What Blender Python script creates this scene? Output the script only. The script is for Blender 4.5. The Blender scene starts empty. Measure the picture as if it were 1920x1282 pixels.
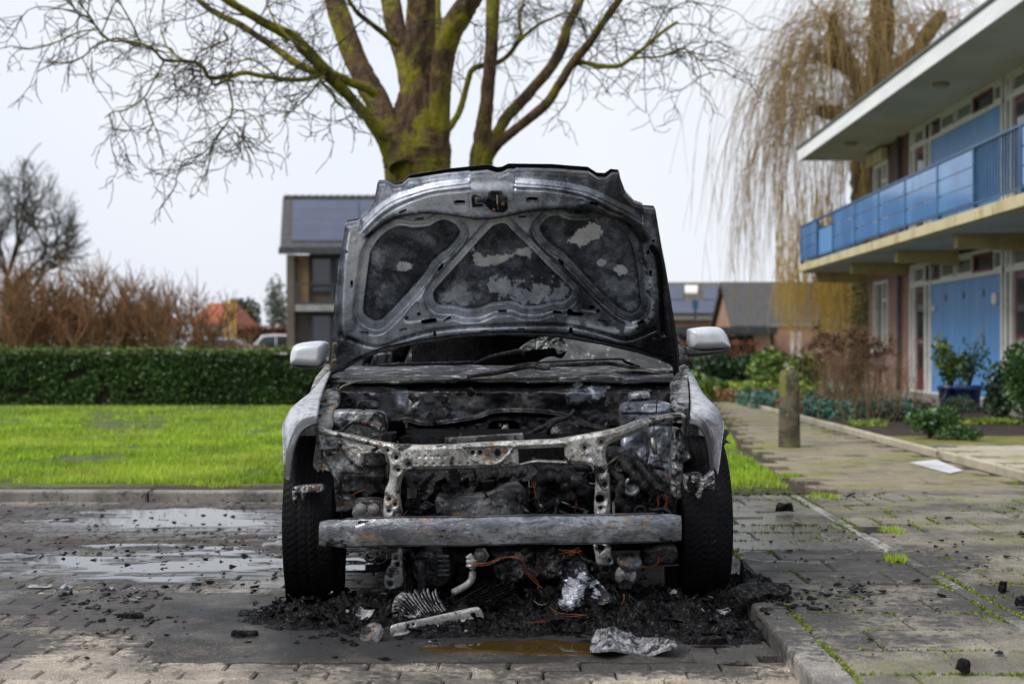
import bpy, bmesh, math, random
import numpy as np
from mathutils import Vector, Matrix

random.seed(7)
RNG = np.random.default_rng(11)
SC = bpy.context.scene
COL = SC.collection
R = math.radians

# ------------------------------------------------------------------ camera, sky, sun, exposure
CAM_Z = 0.95
FPX = 2667.0            # focal length in pixels of the 1920 px wide photograph (50 mm)
VPX, VPY = 1005.0, 655.0
cam_d = bpy.data.cameras.new('camera')
cam = bpy.data.objects.new('camera', cam_d)
COL.objects.link(cam)
cam.location = (0, 0, CAM_Z)
cam.rotation_euler = (R(90), 0, 0)
cam_d.sensor_width = 36.0
cam_d.lens = 36.0 * FPX / 1920.0
cam_d.shift_x = -(VPX - 960.0) / 1920.0
cam_d.shift_y = (VPY - 641.0) / 1920.0
cam_d.clip_start = 0.05
cam_d.clip_end = 3000
cam_d.dof.use_dof = True
cam_d.dof.focus_distance = 5.15
cam_d.dof.aperture_fstop = 3.2
SC.camera = cam

SUN_EL, SUN_AZ = R(48), R(238)      # high, veiled, behind the viewer's left shoulder
wd = bpy.data.worlds.new('World')
SC.world = wd
wd.use_nodes = True
nt = wd.node_tree
nt.nodes.clear()
w_out = nt.nodes.new('ShaderNodeOutputWorld')
w_bg = nt.nodes.new('ShaderNodeBackground')
w_sky = nt.nodes.new('ShaderNodeTexSky')
w_sky.sky_type = 'NISHITA'
w_sky.sun_disc = False
w_sky.sun_elevation = SUN_EL
w_sky.sun_rotation = SUN_AZ
w_sky.air_density = 1.0
w_sky.dust_density = 6.0
w_sky.ozone_density = 1.0
w_mix = nt.nodes.new('ShaderNodeMix')
w_mix.data_type = 'RGBA'
w_tc = nt.nodes.new('ShaderNodeTexCoord')
w_no = nt.nodes.new('ShaderNodeTexNoise')
w_no.inputs['Scale'].default_value = 1.6
w_no.inputs['Detail'].default_value = 3.0
w_rp = nt.nodes.new('ShaderNodeValToRGB')
w_rp.color_ramp.elements[0].position = 0.30
w_rp.color_ramp.elements[0].color = (4.8, 5.25, 6.2, 1)
w_rp.color_ramp.elements[1].position = 0.68
w_rp.color_ramp.elements[1].color = (6.4, 6.5, 6.7, 1)
nt.links.new(w_tc.outputs['Generated'], w_no.inputs['Vector'])
nt.links.new(w_no.outputs['Fac'], w_rp.inputs['Fac'])
w_mix.inputs[0].default_value = 0.88
nt.links.new(w_sky.outputs[0], w_mix.inputs[6])
nt.links.new(w_rp.outputs[0], w_mix.inputs[7])
nt.links.new(w_mix.outputs[2], w_bg.inputs['Color'])
w_bg.inputs['Strength'].default_value = 0.086
nt.links.new(w_bg.outputs[0], w_out.inputs[0])

sun_d = bpy.data.lights.new('sun', 'SUN')
sun_d.energy = 1.5
sun_d.angle = R(28)
sun_d.color = (1.0, 0.97, 0.92)
sun = bpy.data.objects.new('sun', sun_d)
COL.objects.link(sun)
# direction towards the sun: azimuth measured from +Y towards +X
sd = Vector((math.sin(SUN_AZ) * math.cos(SUN_EL), math.cos(SUN_AZ) * math.cos(SUN_EL), math.sin(SUN_EL)))
sun.rotation_euler = sd.to_track_quat('Z', 'Y').to_euler()
sun.location = (0, 0, 30)

vs = SC.view_settings
vs.view_transform = 'Standard'
vs.look = 'None'
vs.exposure = 0.95
vs.gamma = 1.0
vs.use_curve_mapping = False
SC.render.engine = 'CYCLES'
SC.cycles.max_bounces = 6
SC.cycles.diffuse_bounces = 3
SC.cycles.glossy_bounces = 3
SC.cycles.transparent_max_bounces = 8
SC.cycles.use_denoising = True

# ------------------------------------------------------------------ helpers
def W(px, py, Y):
    return (float((px - VPX) * Y / FPX), float(Y), float(CAM_Z + (VPY - py) * Y / FPX))

def gY(py, z=0.0):
    """depth of a point of height z seen at image row py"""
    return (CAM_Z - z) * FPX / (py - VPY)

def G(px, py, z=0.0):
    Y = gY(py, z)
    return ((px - VPX) * Y / FPX, Y, z)

WL = {}
def wl(o):
    return WL.get(o.name, Vector((0, 0, 0))) if o is not None else Vector((0, 0, 0))

def tag(o, label=None, cat=None, group=None, kind=None):
    if label: o['label'] = label
    if cat: o['category'] = cat
    if group: o['group'] = group
    if kind: o['kind'] = kind
    return o

def empty(name, loc, label=None, cat=None, group=None):
    o = bpy.data.objects.new(name, None)
    o.empty_display_size = 0.1
    o.location = loc
    COL.objects.link(o)
    WL[o.name] = Vector(loc)
    return tag(o, label, cat, group)

def np_mesh(name, V, Fc, mat, parent=None, smooth=False, attrs=None, recenter=True):
    """V (n,3); Fc array (m,3|4) or a list of faces of any size"""
    V = np.asarray(V, dtype=np.float64).reshape(-1, 3)
    if parent is not None:
        base = np.array(wl(parent))
        loc = Vector((0, 0, 0))
    elif recenter:
        base = np.array([(V[:, 0].min() + V[:, 0].max()) / 2, (V[:, 1].min() + V[:, 1].max()) / 2, V[:, 2].min()])
        loc = Vector(base)
    else:
        base = np.zeros(3); loc = Vector((0, 0, 0))
    me = bpy.data.meshes.new(name)
    V2 = V - base
    if isinstance(Fc, np.ndarray):
        k = Fc.shape[1]; m = Fc.shape[0]
        me.vertices.add(len(V2)); me.vertices.foreach_set('co', V2.astype(np.float32).ravel())
        me.loops.add(m * k); me.loops.foreach_set('vertex_index', Fc.astype(np.int32).ravel())
        me.polygons.add(m); me.polygons.foreach_set('loop_start', np.arange(0, m * k, k, dtype=np.int32))
        me.update(calc_edges=True)
        me.validate()
    else:
        me.from_pydata([tuple(v) for v in V2], [], Fc)
        me.update()
    if smooth:
        me.polygons.foreach_set('use_smooth', np.ones(len(me.polygons), dtype=bool))
    if attrs:
        for an, av in attrs.items():
            av = np.asarray(av)
            if av.ndim == 2:
                a = me.attributes.new(an, 'FLOAT_COLOR', 'POINT')
                a.data.foreach_set('color', np.concatenate([av, np.ones((len(av), 1))], 1).astype(np.float32).ravel())
            else:
                a = me.attributes.new(an, 'FLOAT', 'POINT')
                a.data.foreach_set('value', av.astype(np.float32))
    if mat: me.materials.append(mat)
    o = bpy.data.objects.new(name, me)
    COL.objects.link(o)
    o.location = loc
    if parent is not None:
        o.parent = parent
        WL[o.name] = Vector(base)
    else:
        WL[o.name] = Vector(base)
    return o

class MB:
    """collects simple solids and links them as ONE mesh object"""
    def __init__(s): s.v = []; s.f = []
    def add(s, V, Fc):
        b = len(s.v); s.v += [tuple(map(float, p)) for p in V]; s.f += [tuple(i + b for i in q) for q in Fc]; return s
    def box(s, x0, x1, y0, y1, z0, z1):
        return s.add([(x0,y0,z0),(x1,y0,z0),(x1,y1,z0),(x0,y1,z0),(x0,y0,z1),(x1,y0,z1),(x1,y1,z1),(x0,y1,z1)],
                     [(0,3,2,1),(4,5,6,7),(0,1,5,4),(1,2,6,5),(2,3,7,6),(3,0,4,7)])
    def hexa(s, b4, t4):
        return s.add(list(b4) + list(t4), [(0,3,2,1),(4,5,6,7),(0,1,5,4),(1,2,6,5),(2,3,7,6),(3,0,4,7)])
    def bar(s, p0, p1, w, h, up=(0, 0, 1)):
        p0, p1 = Vector(p0), Vector(p1); d = (p1 - p0).normalized(); u = Vector(up)
        sx = d.cross(u)
        if sx.length < 1e-4: sx = d.cross(Vector((1, 0, 0)))
        sx.normalize(); u = sx.cross(d).normalized()
        q = [(-w/2,-h/2),(w/2,-h/2),(w/2,h/2),(-w/2,h/2)]
        return s.hexa([p0 + sx*a + u*b for a, b in q], [p1 + sx*a + u*b for a, b in q])
    def tube(s, pts, rad, n=8, cap=True):
        V, Fc = tube_arrays(pts, rad, n)
        Fc = [tuple(q) for q in Fc]
        if cap:
            Fc.append(tuple(range(n - 1, -1, -1))); Fc.append(tuple(range(len(V) - n, len(V))))
        return s.add(V, Fc)
    def lathe(s, prof, c, axis=(0, 0, 1), n=20):
        """prof: list of (radius, offset along axis)"""
        a = Vector(axis).normalized(); c = Vector(c)
        u = a.cross(Vector((0, 0, 1)) if abs(a.z) < .9 else Vector((1, 0, 0))).normalized(); w = a.cross(u)
        V = []
        for r, t in prof:
            for k in range(n):
                th = 2*math.pi*k/n
                V.append(c + a*t + (u*math.cos(th) + w*math.sin(th))*r)
        Fc = []
        for i in range(len(prof) - 1):
            for k in range(n):
                k2 = (k + 1) % n
                Fc.append((i*n+k, i*n+k2, (i+1)*n+k2, (i+1)*n+k))
        Fc.append(tuple(range(n - 1, -1, -1))); m = (len(prof)-1)*n
        Fc.append(tuple(range(m, m + n)))
        return s.add(V, Fc)
    def prism(s, poly, d):
        """poly: list of 3-D points, d: extrusion vector"""
        n = len(poly); d = Vector(d)
        V = [Vector(p) for p in poly] + [Vector(p) + d for p in poly]
        return s.add(V, [tuple(range(n - 1, -1, -1)), tuple(range(n, 2*n))] + [(i, (i+1) % n, n + (i+1) % n, n + i) for i in range(n)])
    def build(s, name, mat, parent=None, smooth=False, bevel=0):
        o = np_mesh(name, np.array(s.v), s.f, mat, parent, smooth)
        if bevel:
            m = o.modifiers.new('bevel', 'BEVEL'); m.width = bevel; m.segments = 2; m.limit_method = 'ANGLE'; m.angle_limit = R(40)
        return o

def tube_arrays(pts, rad, n):
    P = np.asarray(pts, dtype=float)
    k = len(P)
    rad = np.full(k, rad, float) if np.isscalar(rad) else np.asarray(rad, float)
    T = np.gradient(P, axis=0)
    T /= np.linalg.norm(T, axis=1)[:, None] + 1e-9
    ref = np.array([0.0, 0, 1]) if abs(T[:, 2]).mean() < .8 else np.array([1.0, 0, 0])
    U = np.cross(T, ref); U /= np.linalg.norm(U, axis=1)[:, None] + 1e-9
    Wv = np.cross(T, U)
    th = np.linspace(0, 2*np.pi, n, endpoint=False)
    V = P[:, None, :] + rad[:, None, None] * (np.cos(th)[None, :, None]*U[:, None, :] + np.sin(th)[None, :, None]*Wv[:, None, :])
    i = np.arange(k - 1)[:, None]*n; j = np.arange(n)[None, :]; j2 = (j + 1) % n
    Fc = np.stack([i + j, i + j2, i + n + j2, i + n + j], -1).reshape(-1, 4)
    return V.reshape(-1, 3), Fc

class Tubes:
    def __init__(s): s.V = []; s.F = []; s.n = 0; s.A = []
    def add(s, pts, rad, n=4, a=None, rough=0.0, seed=0):
        V, Fc = tube_arrays(pts, rad, n)
        if rough:
            k = len(V)//n; C = np.repeat(np.asarray(pts, float), n, 0); th = np.tile(np.arange(n)/n*6.283, k); L_ = np.repeat(np.concatenate([[0], np.cumsum(np.linalg.norm(np.diff(np.asarray(pts, float), axis=0), axis=1))]), n)
            rr = np.repeat(np.full(k, rad) if np.isscalar(rad) else np.asarray(rad), n) + 1e-6
            nz = fbm(np.cos(th)*2.2 + 5, np.sin(th)*2.2 + L_/(rr*2.2), 1.0, 4, seed) - .5 + .6*(fbm(np.cos(th)*6 + 5, np.sin(th)*6 + L_/(rr*5), 1.0, 3, seed+7) - .5)
            V = C + (V - C)*(1 + rough*nz)[:, None]
        s.V.append(V); s.F.append(Fc + s.n); s.n += len(V)
        s.A.append(np.full(len(V), random.random() if a is None else a))
    def build(s, name, mat, parent=None, smooth=True):
        return np_mesh(name, np.concatenate(s.V), np.concatenate(s.F), mat, parent, smooth, {'var': np.concatenate(s.A)})

def catmull(pts, k=4):
    P = np.asarray(pts, float)
    if len(P) < 3: return P
    Q = np.vstack([2*P[0]-P[1], P, 2*P[-1]-P[-2]])
    out = []
    for i in range(1, len(Q) - 2):
        for t in np.linspace(0, 1, k, endpoint=False):
            a, b, c, d = Q[i-1], Q[i], Q[i+1], Q[i+2]
            out.append(.5*((2*b) + (-a+c)*t + (2*a-5*b+4*c-d)*t*t + (-a+3*b-3*c+d)*t**3))
    out.append(P[-1])
    return np.array(out)

# ---- value noise
def vnoise(x, y, seed=0):
    xi = np.floor(x).astype(np.int64); yi = np.floor(y).astype(np.int64)
    xf = x - xi; yf = y - yi
    u = xf*xf*(3 - 2*xf); v = yf*yf*(3 - 2*yf)
    def h(a, b):
        n = (a*374761393 + b*668265263 + seed*1274126177) & 0x7fffffff
        n = ((n ^ (n >> 13))*1274126177) & 0x7fffffff
        n = n ^ (n >> 16)
        return (n % 65536)/65535.0
    return (h(xi, yi)*(1-u) + h(xi+1, yi)*u)*(1-v) + (h(xi, yi+1)*(1-u) + h(xi+1, yi+1)*u)*v

def fbm(x, y, sc, octv=4, seed=0):
    t = 0; a = .5; s = 0
    for o in range(octv):
        t = t + a*vnoise(x/sc*2**o + 17.3*o, y/sc*2**o + 9.1*o, seed + o); s += a; a *= .5
    return t/s

# ---- 2-D polygon tools (vectorised)
def pip(P, poly):
    poly = np.asarray(poly, float)
    x, y = P[:, 0], P[:, 1]; ins = np.zeros(len(P), bool)
    n = len(poly)
    for i in range(n):
        x0, y0 = poly[i]; x1, y1 = poly[(i+1) % n]
        c = ((y0 > y) != (y1 > y))
        if y1 != y0:
            ins ^= c & (x < (x1-x0)*(y-y0)/(y1-y0) + x0)
    return ins

def pdist(P, poly, closed=True):
    """distance to a polyline and the nearest point on it"""
    poly = np.asarray(poly, float); n = len(poly)
    best = np.full(len(P), 1e9); near = np.zeros_like(P)
    for i in range(n if closed else n - 1):
        a = poly[i]; b = poly[(i+1) % n]; ab = b - a; L = (ab*ab).sum() + 1e-12
        t = np.clip(((P - a) @ ab)/L, 0, 1)
        q = a + t[:, None]*ab
        d = np.hypot(P[:, 0]-q[:, 0], P[:, 1]-q[:, 1])
        m = d < best
        best[m] = d[m]; near[m] = q[m]
    return best, near

def smooth01(x, a, b):
    t = np.clip((x - a)/(b - a), 0, 1)
    return t*t*(3 - 2*t)

def stamp(name, outline, posf, mat, parent=None, step=2.0, holes=(), hf=None, back=None, attr=None, rnd=True):
    """A pressed sheet: outline (and holes) in a flat drawing plane, posf maps drawing points + relief to space.
    back: vector by which the rim is turned back (gives the sheet its folded edge and depth)."""
    O = np.asarray(outline, float)
    if rnd: O = catmull(np.vstack([O, O[:1]]), 3)[:-1]
    H = [np.asarray(h, float) for h in holes]
    x0, y0 = O.min(0) - step; x1, y1 = O.max(0) + step
    nx = int((x1-x0)/step) + 2; ny = int((y1-y0)/step) + 2
    gx, gy = np.meshgrid(x0 + np.arange(nx)*step, y0 + np.arange(ny)*step)
    P = np.stack([gx.ravel(), gy.ravel()], 1)
    cx, cy = np.meshgrid(x0 + (np.arange(nx-1)+.5)*step, y0 + (np.arange(ny-1)+.5)*step)
    C = np.stack([cx.ravel(), cy.ravel()], 1)
    keep = pip(C, O)
    for h in H: keep &= ~pip(C, h)
    K = keep.reshape(ny-1, nx-1)
    cnt = np.zeros((ny, nx), int)
    for dy in (0, 1):
        for dx in (0, 1):
            cnt[dy:dy+ny-1, dx:dx+nx-1] += K
    used = (cnt > 0).ravel(); border = ((cnt > 0) & (cnt < 4)).ravel()
    bi = np.where(border)[0]
    if len(bi):
        B = P[bi]; bd, bn = pdist(B, O)
        for h in H:
            d2, n2 = pdist(B, h); m = d2 < bd; bd[m] = d2[m]; bn[m] = n2[m]
        ok = bd < 1.6*step
        B[ok] = bn[ok]; P[bi] = B
    idx = -np.ones(nx*ny, int); ui = np.where(used)[0]; idx[ui] = np.arange(len(ui))
    Q = P[ui]
    dist, _ = pdist(Q, O)
    for h in H:
        d2, _ = pdist(Q, h); dist = np.minimum(dist, d2)
    hh = hf(Q, dist) if hf else np.zeros(len(Q))
    V = posf(Q, hh)
    iy, ix = np.where(K)
    a = iy*nx + ix
    Fc = np.stack([idx[a], idx[a+nx], idx[a+nx+1], idx[a+1]], 1)
    at = attr(Q, dist) if attr else None
    if back is not None:
        E = np.concatenate([Fc[:, [0,1]], Fc[:, [1,2]], Fc[:, [2,3]], Fc[:, [3,0]]])
        key = np.sort(E, 1); ks = key[:, 0].astype(np.int64)*len(V) + key[:, 1]
        un, inv, c = np.unique(ks, return_inverse=True, return_counts=True)
        BE = E[c[inv] == 1]
        bv = np.unique(BE); mp = -np.ones(len(V), int); mp[bv] = np.arange(len(bv))
        n0 = len(V)
        top = V[bv]; bot = V[bv] + np.asarray(back, float)
        V = np.concatenate([V, top, bot])
        q = np.stack([n0 + mp[BE[:, 1]], n0 + mp[BE[:, 0]], n0 + len(bv) + mp[BE[:, 0]], n0 + len(bv) + mp[BE[:, 1]]], 1)
        Fc = np.concatenate([Fc, q])
        if at is not None:
            at = {k: np.concatenate([v, v[bv], v[bv]]) for k, v in at.items()}
    return np_mesh(name, V, Fc, mat, parent, True, at)

def flat_at(Yf, n=(0, -1, 0)):
    """posf for stamp(): drawing points are seen at depth Yf (number or function), relief goes along n"""
    n = np.asarray(n, float)
    def f(Q, h):
        Y = Yf(Q[:, 0], Q[:, 1]) if callable(Yf) else np.full(len(Q), Yf)
        V = np.stack([(Q[:, 0]-VPX)*Y/FPX, Y, CAM_Z + (VPY-Q[:, 1])*Y/FPX], 1)
        return V + h[:, None]*n[None, :]
    return f

def capsule(cx, cy, L, w, ang=0, n=5):
    a = R(ang); pts = []
    for k in range(n): 
        t = -math.pi/2 + math.pi*k/(n-1); pts.append((L/2 - w/2 + w/2*math.cos(t), w/2*math.sin(t)))
    for k in range(n):
        t = math.pi/2 + math.pi*k/(n-1); pts.append((-L/2 + w/2 + w/2*math.cos(t), w/2*math.sin(t)))
    return [(cx + x*math.cos(a) - y*math.sin(a), cy + x*math.sin(a) + y*math.cos(a)) for x, y in pts]

def leaf_quads(C, size, droop=0.0, up=None, aspect=.55, seed=0, spread=1.0):
    """diamond leaves at centres C (n,3); returns V,F,var"""
    rg = np.random.default_rng(seed)
    n = len(C)
    d = rg.normal(size=(n, 3))*spread
    if up is not None: d = d + np.asarray(up, float)
    d[:, 2] -= droop
    d /= np.linalg.norm(d, axis=1)[:, None] + 1e-9
    r = rg.normal(size=(n, 3)); s = np.cross(d, r); s /= np.linalg.norm(s, axis=1)[:, None] + 1e-9
    nn = np.cross(d, s)
    L = (size if np.isscalar(size) else np.asarray(size)[:, None])*rg.uniform(.65, 1.25, (n, 1))
    V = np.stack([C - d*L*.5, C + s*L*aspect*.5 + nn*L*.08, C + d*L*.5, C - s*L*aspect*.5 + nn*L*.08], 1).reshape(-1, 3)
    Fc = np.arange(4*n).reshape(-1, 4)
    return V, Fc, np.repeat(rg.random(n), 4)

# ------------------------------------------------------------------ materials
def new_mat(name):
    m = bpy.data.materials.new(name); m.use_nodes = True
    nt = m.node_tree; nt.nodes.clear()
    out = nt.nodes.new('ShaderNodeOutputMaterial'); b = nt.nodes.new('ShaderNodeBsdfPrincipled')
    nt.links.new(b.outputs[0], out.inputs[0])
    return m, nt, b, out

def c4(c): return (c[0], c[1], c[2], 1) if not np.isscalar(c) else (c, c, c, 1)

def n_noise(nt, vec, scale, detail=4, rough=.55, dist=0.0):
    n = nt.nodes.new('ShaderNodeTexNoise')
    n.inputs['Scale'].default_value = scale; n.inputs['Detail'].default_value = detail
    n.inputs['Roughness'].default_value = rough; n.inputs['Distortion'].default_value = dist
    if vec is not None: nt.links.new(vec, n.inputs['Vector'])
    return n.outputs['Fac']

def n_range(nt, v, lo, hi, a=0.0, b=1.0):
    n = nt.nodes.new('ShaderNodeMapRange'); n.interpolation_type = 'SMOOTHSTEP'
    n.inputs['From Min'].default_value = lo; n.inputs['From Max'].default_value = hi
    n.inputs['To Min'].default_value = a; n.inputs['To Max'].default_value = b
    nt.links.new(v, n.inputs['Value']); return n.outputs['Result']

def n_math(nt, op, a, b=None):
    n = nt.nodes.new('ShaderNodeMath'); n.operation = op
    for i, q in enumerate((a, b)):
        if q is None: continue
        if np.isscalar(q): n.inputs[i].default_value = q
        else: nt.links.new(q, n.inputs[i])
    return n.outputs[0]

def n_mix(nt, fac, a, b):
    n = nt.nodes.new('ShaderNodeMix'); n.data_type = 'RGBA'
    if np.isscalar(fac): n.inputs[0].default_value = fac
    else: nt.links.new(fac, n.inputs[0])
    for i, q in ((6, a), (7, b)):
        if isinstance(q, (tuple, list, float, int)): n.inputs[i].default_value = c4(q)
        else: nt.links.new(q, n.inputs[i])
    return n.outputs[2]

def n_fmix(nt, fac, a, b):
    n = nt.nodes.new('ShaderNodeMix'); n.data_type = 'FLOAT'
    nt.links.new(fac, n.inputs[0])
    for i, q in ((2, a), (3, b)):
        if np.isscalar(q): n.inputs[i].default_value = q
        else: nt.links.new(q, n.inputs[i])
    return n.outputs[0]

def n_pos(nt, scale=(1, 1, 1), rot=(0, 0, 0), obj=False):
    if obj:
        g = nt.nodes.new('ShaderNodeTexCoord').outputs['Object']
    else:
        g = nt.nodes.new('ShaderNodeNewGeometry').outputs['Position']
    m = nt.nodes.new('ShaderNodeMapping'); m.inputs['Scale'].default_value = scale; m.inputs['Rotation'].default_value = rot
    nt.links.new(g, m.inputs['Vector']); return m.outputs[0]

def n_attr(nt, name, color=False):
    a = nt.nodes.new('ShaderNodeAttribute'); a.attribute_name = name
    return a.outputs['Color'] if color else a.outputs['Fac']

def n_bump(nt, b, h, strength=.4, dist=.01):
    n = nt.nodes.new('ShaderNodeBump'); n.inputs['Strength'].default_value = strength; n.inputs['Distance'].default_value = dist
    nt.links.new(h, n.inputs['Height']); nt.links.new(n.outputs[0], b.inputs['Normal'])

def mat_layers(name, base, layers=(), rough=.6, metal=0.0, bump=None, rand=0.0, stretch=(1, 1, 1), spec=.5):
    """layers: (colour, scale, lo, hi[, roughness]) noise-driven coats over the base colour"""
    m, nt, b, out = new_mat(name)
    pos = n_pos(nt, stretch)
    col = None; rg = None
    col = n_mix(nt, 0.0, base, base)
    rgh = nt.nodes.new('ShaderNodeValue'); rgh.outputs[0].default_value = rough; rg = rgh.outputs[0]
    for i, L in enumerate(layers):
        mp = nt.nodes.new('ShaderNodeMapping'); mp.inputs['Location'].default_value = (3.7*i, 1.9*i, 5.1*i); nt.links.new(pos, mp.inputs[0])
        f = n_range(nt, n_noise(nt, mp.outputs[0], L[1], 6, .62, .2), L[2], L[3])
        col = n_mix(nt, f, col, L[0])
        if len(L) > 4: rg = n_fmix(nt, f, rg, L[4])
    if rand:
        oi = nt.nodes.new('ShaderNodeObjectInfo')
        v = n_range(nt, oi.outputs['Random'], 0, 1, 1-rand, 1+rand)
        hs = nt.nodes.new('ShaderNodeHueSaturation'); nt.links.new(v, hs.inputs['Value']); nt.links.new(col, hs.inputs['Color']); col = hs.outputs[0]
    nt.links.new(col, b.inputs['Base Color']); nt.links.new(rg, b.inputs['Roughness'])
    b.inputs['Metallic'].default_value = metal
    b.inputs['Specular IOR Level'].default_value = spec
    if bump:
        n_bump(nt, b, n_noise(nt, pos, bump[0], 5, .6), bump[1], bump[2])
    return m

def mat_leaf(name, cols, rough=.5, trans=.25):
    """leaf colour picked per leaf from the 'var' attribute"""
    m, nt, b, out = new_mat(name)
    v = n_attr(nt, 'var')
    rp = nt.nodes.new('ShaderNodeValToRGB'); e = rp.color_ramp.elements
    e[0].position = 0; e[0].color = c4(cols[0]); e[1].position = 1; e[1].color = c4(cols[-1])
    for i, c in enumerate(cols[1:-1]):
        q = e.new((i+1)/(len(cols)-1)); q.color = c4(c)
    nt.links.new(v, rp.inputs[0])
    big = n_range(nt, n_noise(nt, n_pos(nt), 1.3, 3), .3, .7, .75, 1.2)
    hs = nt.nodes.new('ShaderNodeHueSaturation'); nt.links.new(big, hs.inputs['Value']); nt.links.new(rp.outputs[0], hs.inputs['Color'])
    nt.links.new(hs.outputs[0], b.inputs['Base Color']); b.inputs['Roughness'].default_value = rough
    if trans:
        t = nt.nodes.new('ShaderNodeBsdfTranslucent'); nt.links.new(hs.outputs[0], t.inputs[0])
        mx = nt.nodes.new('ShaderNodeMixShader'); mx.inputs[0].default_value = trans
        nt.links.new(b.outputs[0], mx.inputs[1]); nt.links.new(t.outputs[0], mx.inputs[2]); nt.links.new(mx.outputs[0], out.inputs[0])
    return m

def mat_glass(name, tint, rough=.05):
    m, nt, b, out = new_mat(name)
    b.inputs['Base Color'].default_value = c4(tint); b.inputs['Roughness'].default_value = rough
    b.inputs['Specular IOR Level'].default_value = .8
    n_bump(nt, b, n_noise(nt, n_pos(nt), 1.2, 2), .05, .02)
    return m
# ================================================================== GROUND AND PAVING
CARX = -0.115                       # centre line of the car

def n_blotch(nt, spots, wob=1.0, nscale=2.2, lo=0.0, hi=.35, grit=0.0):
    """stain mask with a shape of its own: spots = (x, y, rx, ry)"""
    g = nt.nodes.new('ShaderNodeNewGeometry').outputs['Position']
    sx = nt.nodes.new('ShaderNodeSeparateXYZ'); nt.links.new(g, sx.inputs[0])
    best = None
    for (x, y, rx, ry) in spots:
        a = n_math(nt, 'DIVIDE', n_math(nt, 'SUBTRACT', sx.outputs[0], x), rx)
        b = n_math(nt, 'DIVIDE', n_math(nt, 'SUBTRACT', sx.outputs[1], y), ry)
        d = n_math(nt, 'SQRT', n_math(nt, 'ADD', n_math(nt, 'MULTIPLY', a, a), n_math(nt, 'MULTIPLY', b, b)))
        v = n_math(nt, 'SUBTRACT', 1.0, d)
        best = v if best is None else n_math(nt, 'MAXIMUM', best, v)
    no = n_noise(nt, n_pos(nt, (1, 1.0, 1)), nscale, 8, .68, .3)
    s = n_math(nt, 'ADD', best, n_math(nt, 'MULTIPLY', n_math(nt, 'SUBTRACT', no, .5), 2.6*wob))
    if grit:
        g2 = n_noise(nt, n_pos(nt), 26, 6, .75, .2)
        s = n_math(nt, 'ADD', s, n_math(nt, 'MULTIPLY', n_math(nt, 'SUBTRACT', g2, .5), grit))
    return n_range(nt, s, lo, hi)

SOOT = [(-0.1, 4.95, 1.35, .66), (-2.7, 5.6, .9, .9), (-1.3, 5.0, .55, .35), (-1.9, 6.9, 1.9, 1.25), (-2.3, 8.3, 1.2, .5), (-1.75, 5.35, .95, .33), (-1.55, 6.9, 1.2, .9), (.95, 6.0, .75, .7), (-2.0, 4.6, .5, .3), (.3, 4.45, .7, .3), (1.9, 5.0, .5, .35)]
WET = [(-1.7, 6.3, 1.3, .55), (-1.9, 7.8, 1.1, .7), (-.9, 5.9, .6, .4), (-2.6, 5.4, .6, .4), (1.15, 7.2, .5, 1.2)]
LITTER = [(-1.8, 7.0, .8, .35), (-2.6, 7.6, .8, .5), (-1.0, 8.6, 1.0, .3)]

def mat_paving(name, cols, speck, soot=True, moss=0.0, rand=.16, grime=(.035, .03, .026), grime_lo=.46):
    m, nt, b, out = new_mat(name)
    pos = n_pos(nt)
    oi = nt.nodes.new('ShaderNodeObjectInfo')
    col = n_mix(nt, n_range(nt, n_noise(nt, pos, 7, 5), .35, .65), cols[0], cols[1])
    col = n_mix(nt, n_range(nt, n_noise(nt, pos, 170, 3, .7), .52, .62), col, speck)
    col = n_mix(nt, n_range(nt, n_noise(nt, pos, 230, 3, .7), .56, .64), col, (.035, .032, .028))
    v = n_range(nt, oi.outputs['Random'], 0, 1, 1-rand, 1+rand)
    hs = nt.nodes.new('ShaderNodeHueSaturation'); nt.links.new(v, hs.inputs['Value']); nt.links.new(col, hs.inputs['Color']); col = hs.outputs[0]
    col = n_mix(nt, n_math(nt, 'MULTIPLY', n_range(nt, n_noise(nt, pos, 2.3, 8, .7), grime_lo, .66), .8), col, grime)
    rg = n_range(nt, n_noise(nt, pos, 5, 4), .3, .7, .55, .85)
    if moss:
        f = n_math(nt, 'MULTIPLY', n_range(nt, n_noise(nt, pos, 1.1, 7, .7), .5, .62), moss)
        col = n_mix(nt, f, col, (.16, .17, .03))
    if soot:
        f = n_blotch(nt, SOOT, .75, 3.0, -.42, .16, 2.8)
        col = n_mix(nt, n_math(nt, 'MULTIPLY', f, .90), col, n_mix(nt, n_range(nt, n_noise(nt, pos, 40, 5, .7), .4, .65), (.006, .006, .007), (.028, .025, .023)))
        col = n_mix(nt, n_math(nt, 'MULTIPLY', n_range(nt, n_noise(nt, pos, 140, 3, .7), .56, .64), .55), col, (.16, .15, .14))
        f3 = n_blotch(nt, LITTER, 1.0, 6.0)
        col = n_mix(nt, n_math(nt, 'MULTIPLY', f3, .8), col, (.03, .02, .012))
        f2 = n_blotch(nt, WET, 1.0, 3.2)
        rg = n_fmix(nt, f2, rg, .06)
        col = n_mix(nt, n_math(nt, 'MULTIPLY', f2, .45), col, (.015, .015, .017))
        # a white crust of dried foam here and there
        f4 = n_math(nt, 'MULTIPLY', n_range(nt, n_noise(nt, pos, 14, 7, .7), .66, .70), n_blotch(nt, [(-.7, 4.75, 1.6, .6), (1.3, 6, .7, 1.5)], .3, 2))
        col = n_mix(nt, f4, col, (.4, .4, .42))
    nt.links.new(col, b.inputs['Base Color']); nt.links.new(rg, b.inputs['Roughness'])
    n_bump(nt, b, n_noise(nt, pos, 120, 4, .7), .35, .004)
    return m

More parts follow.
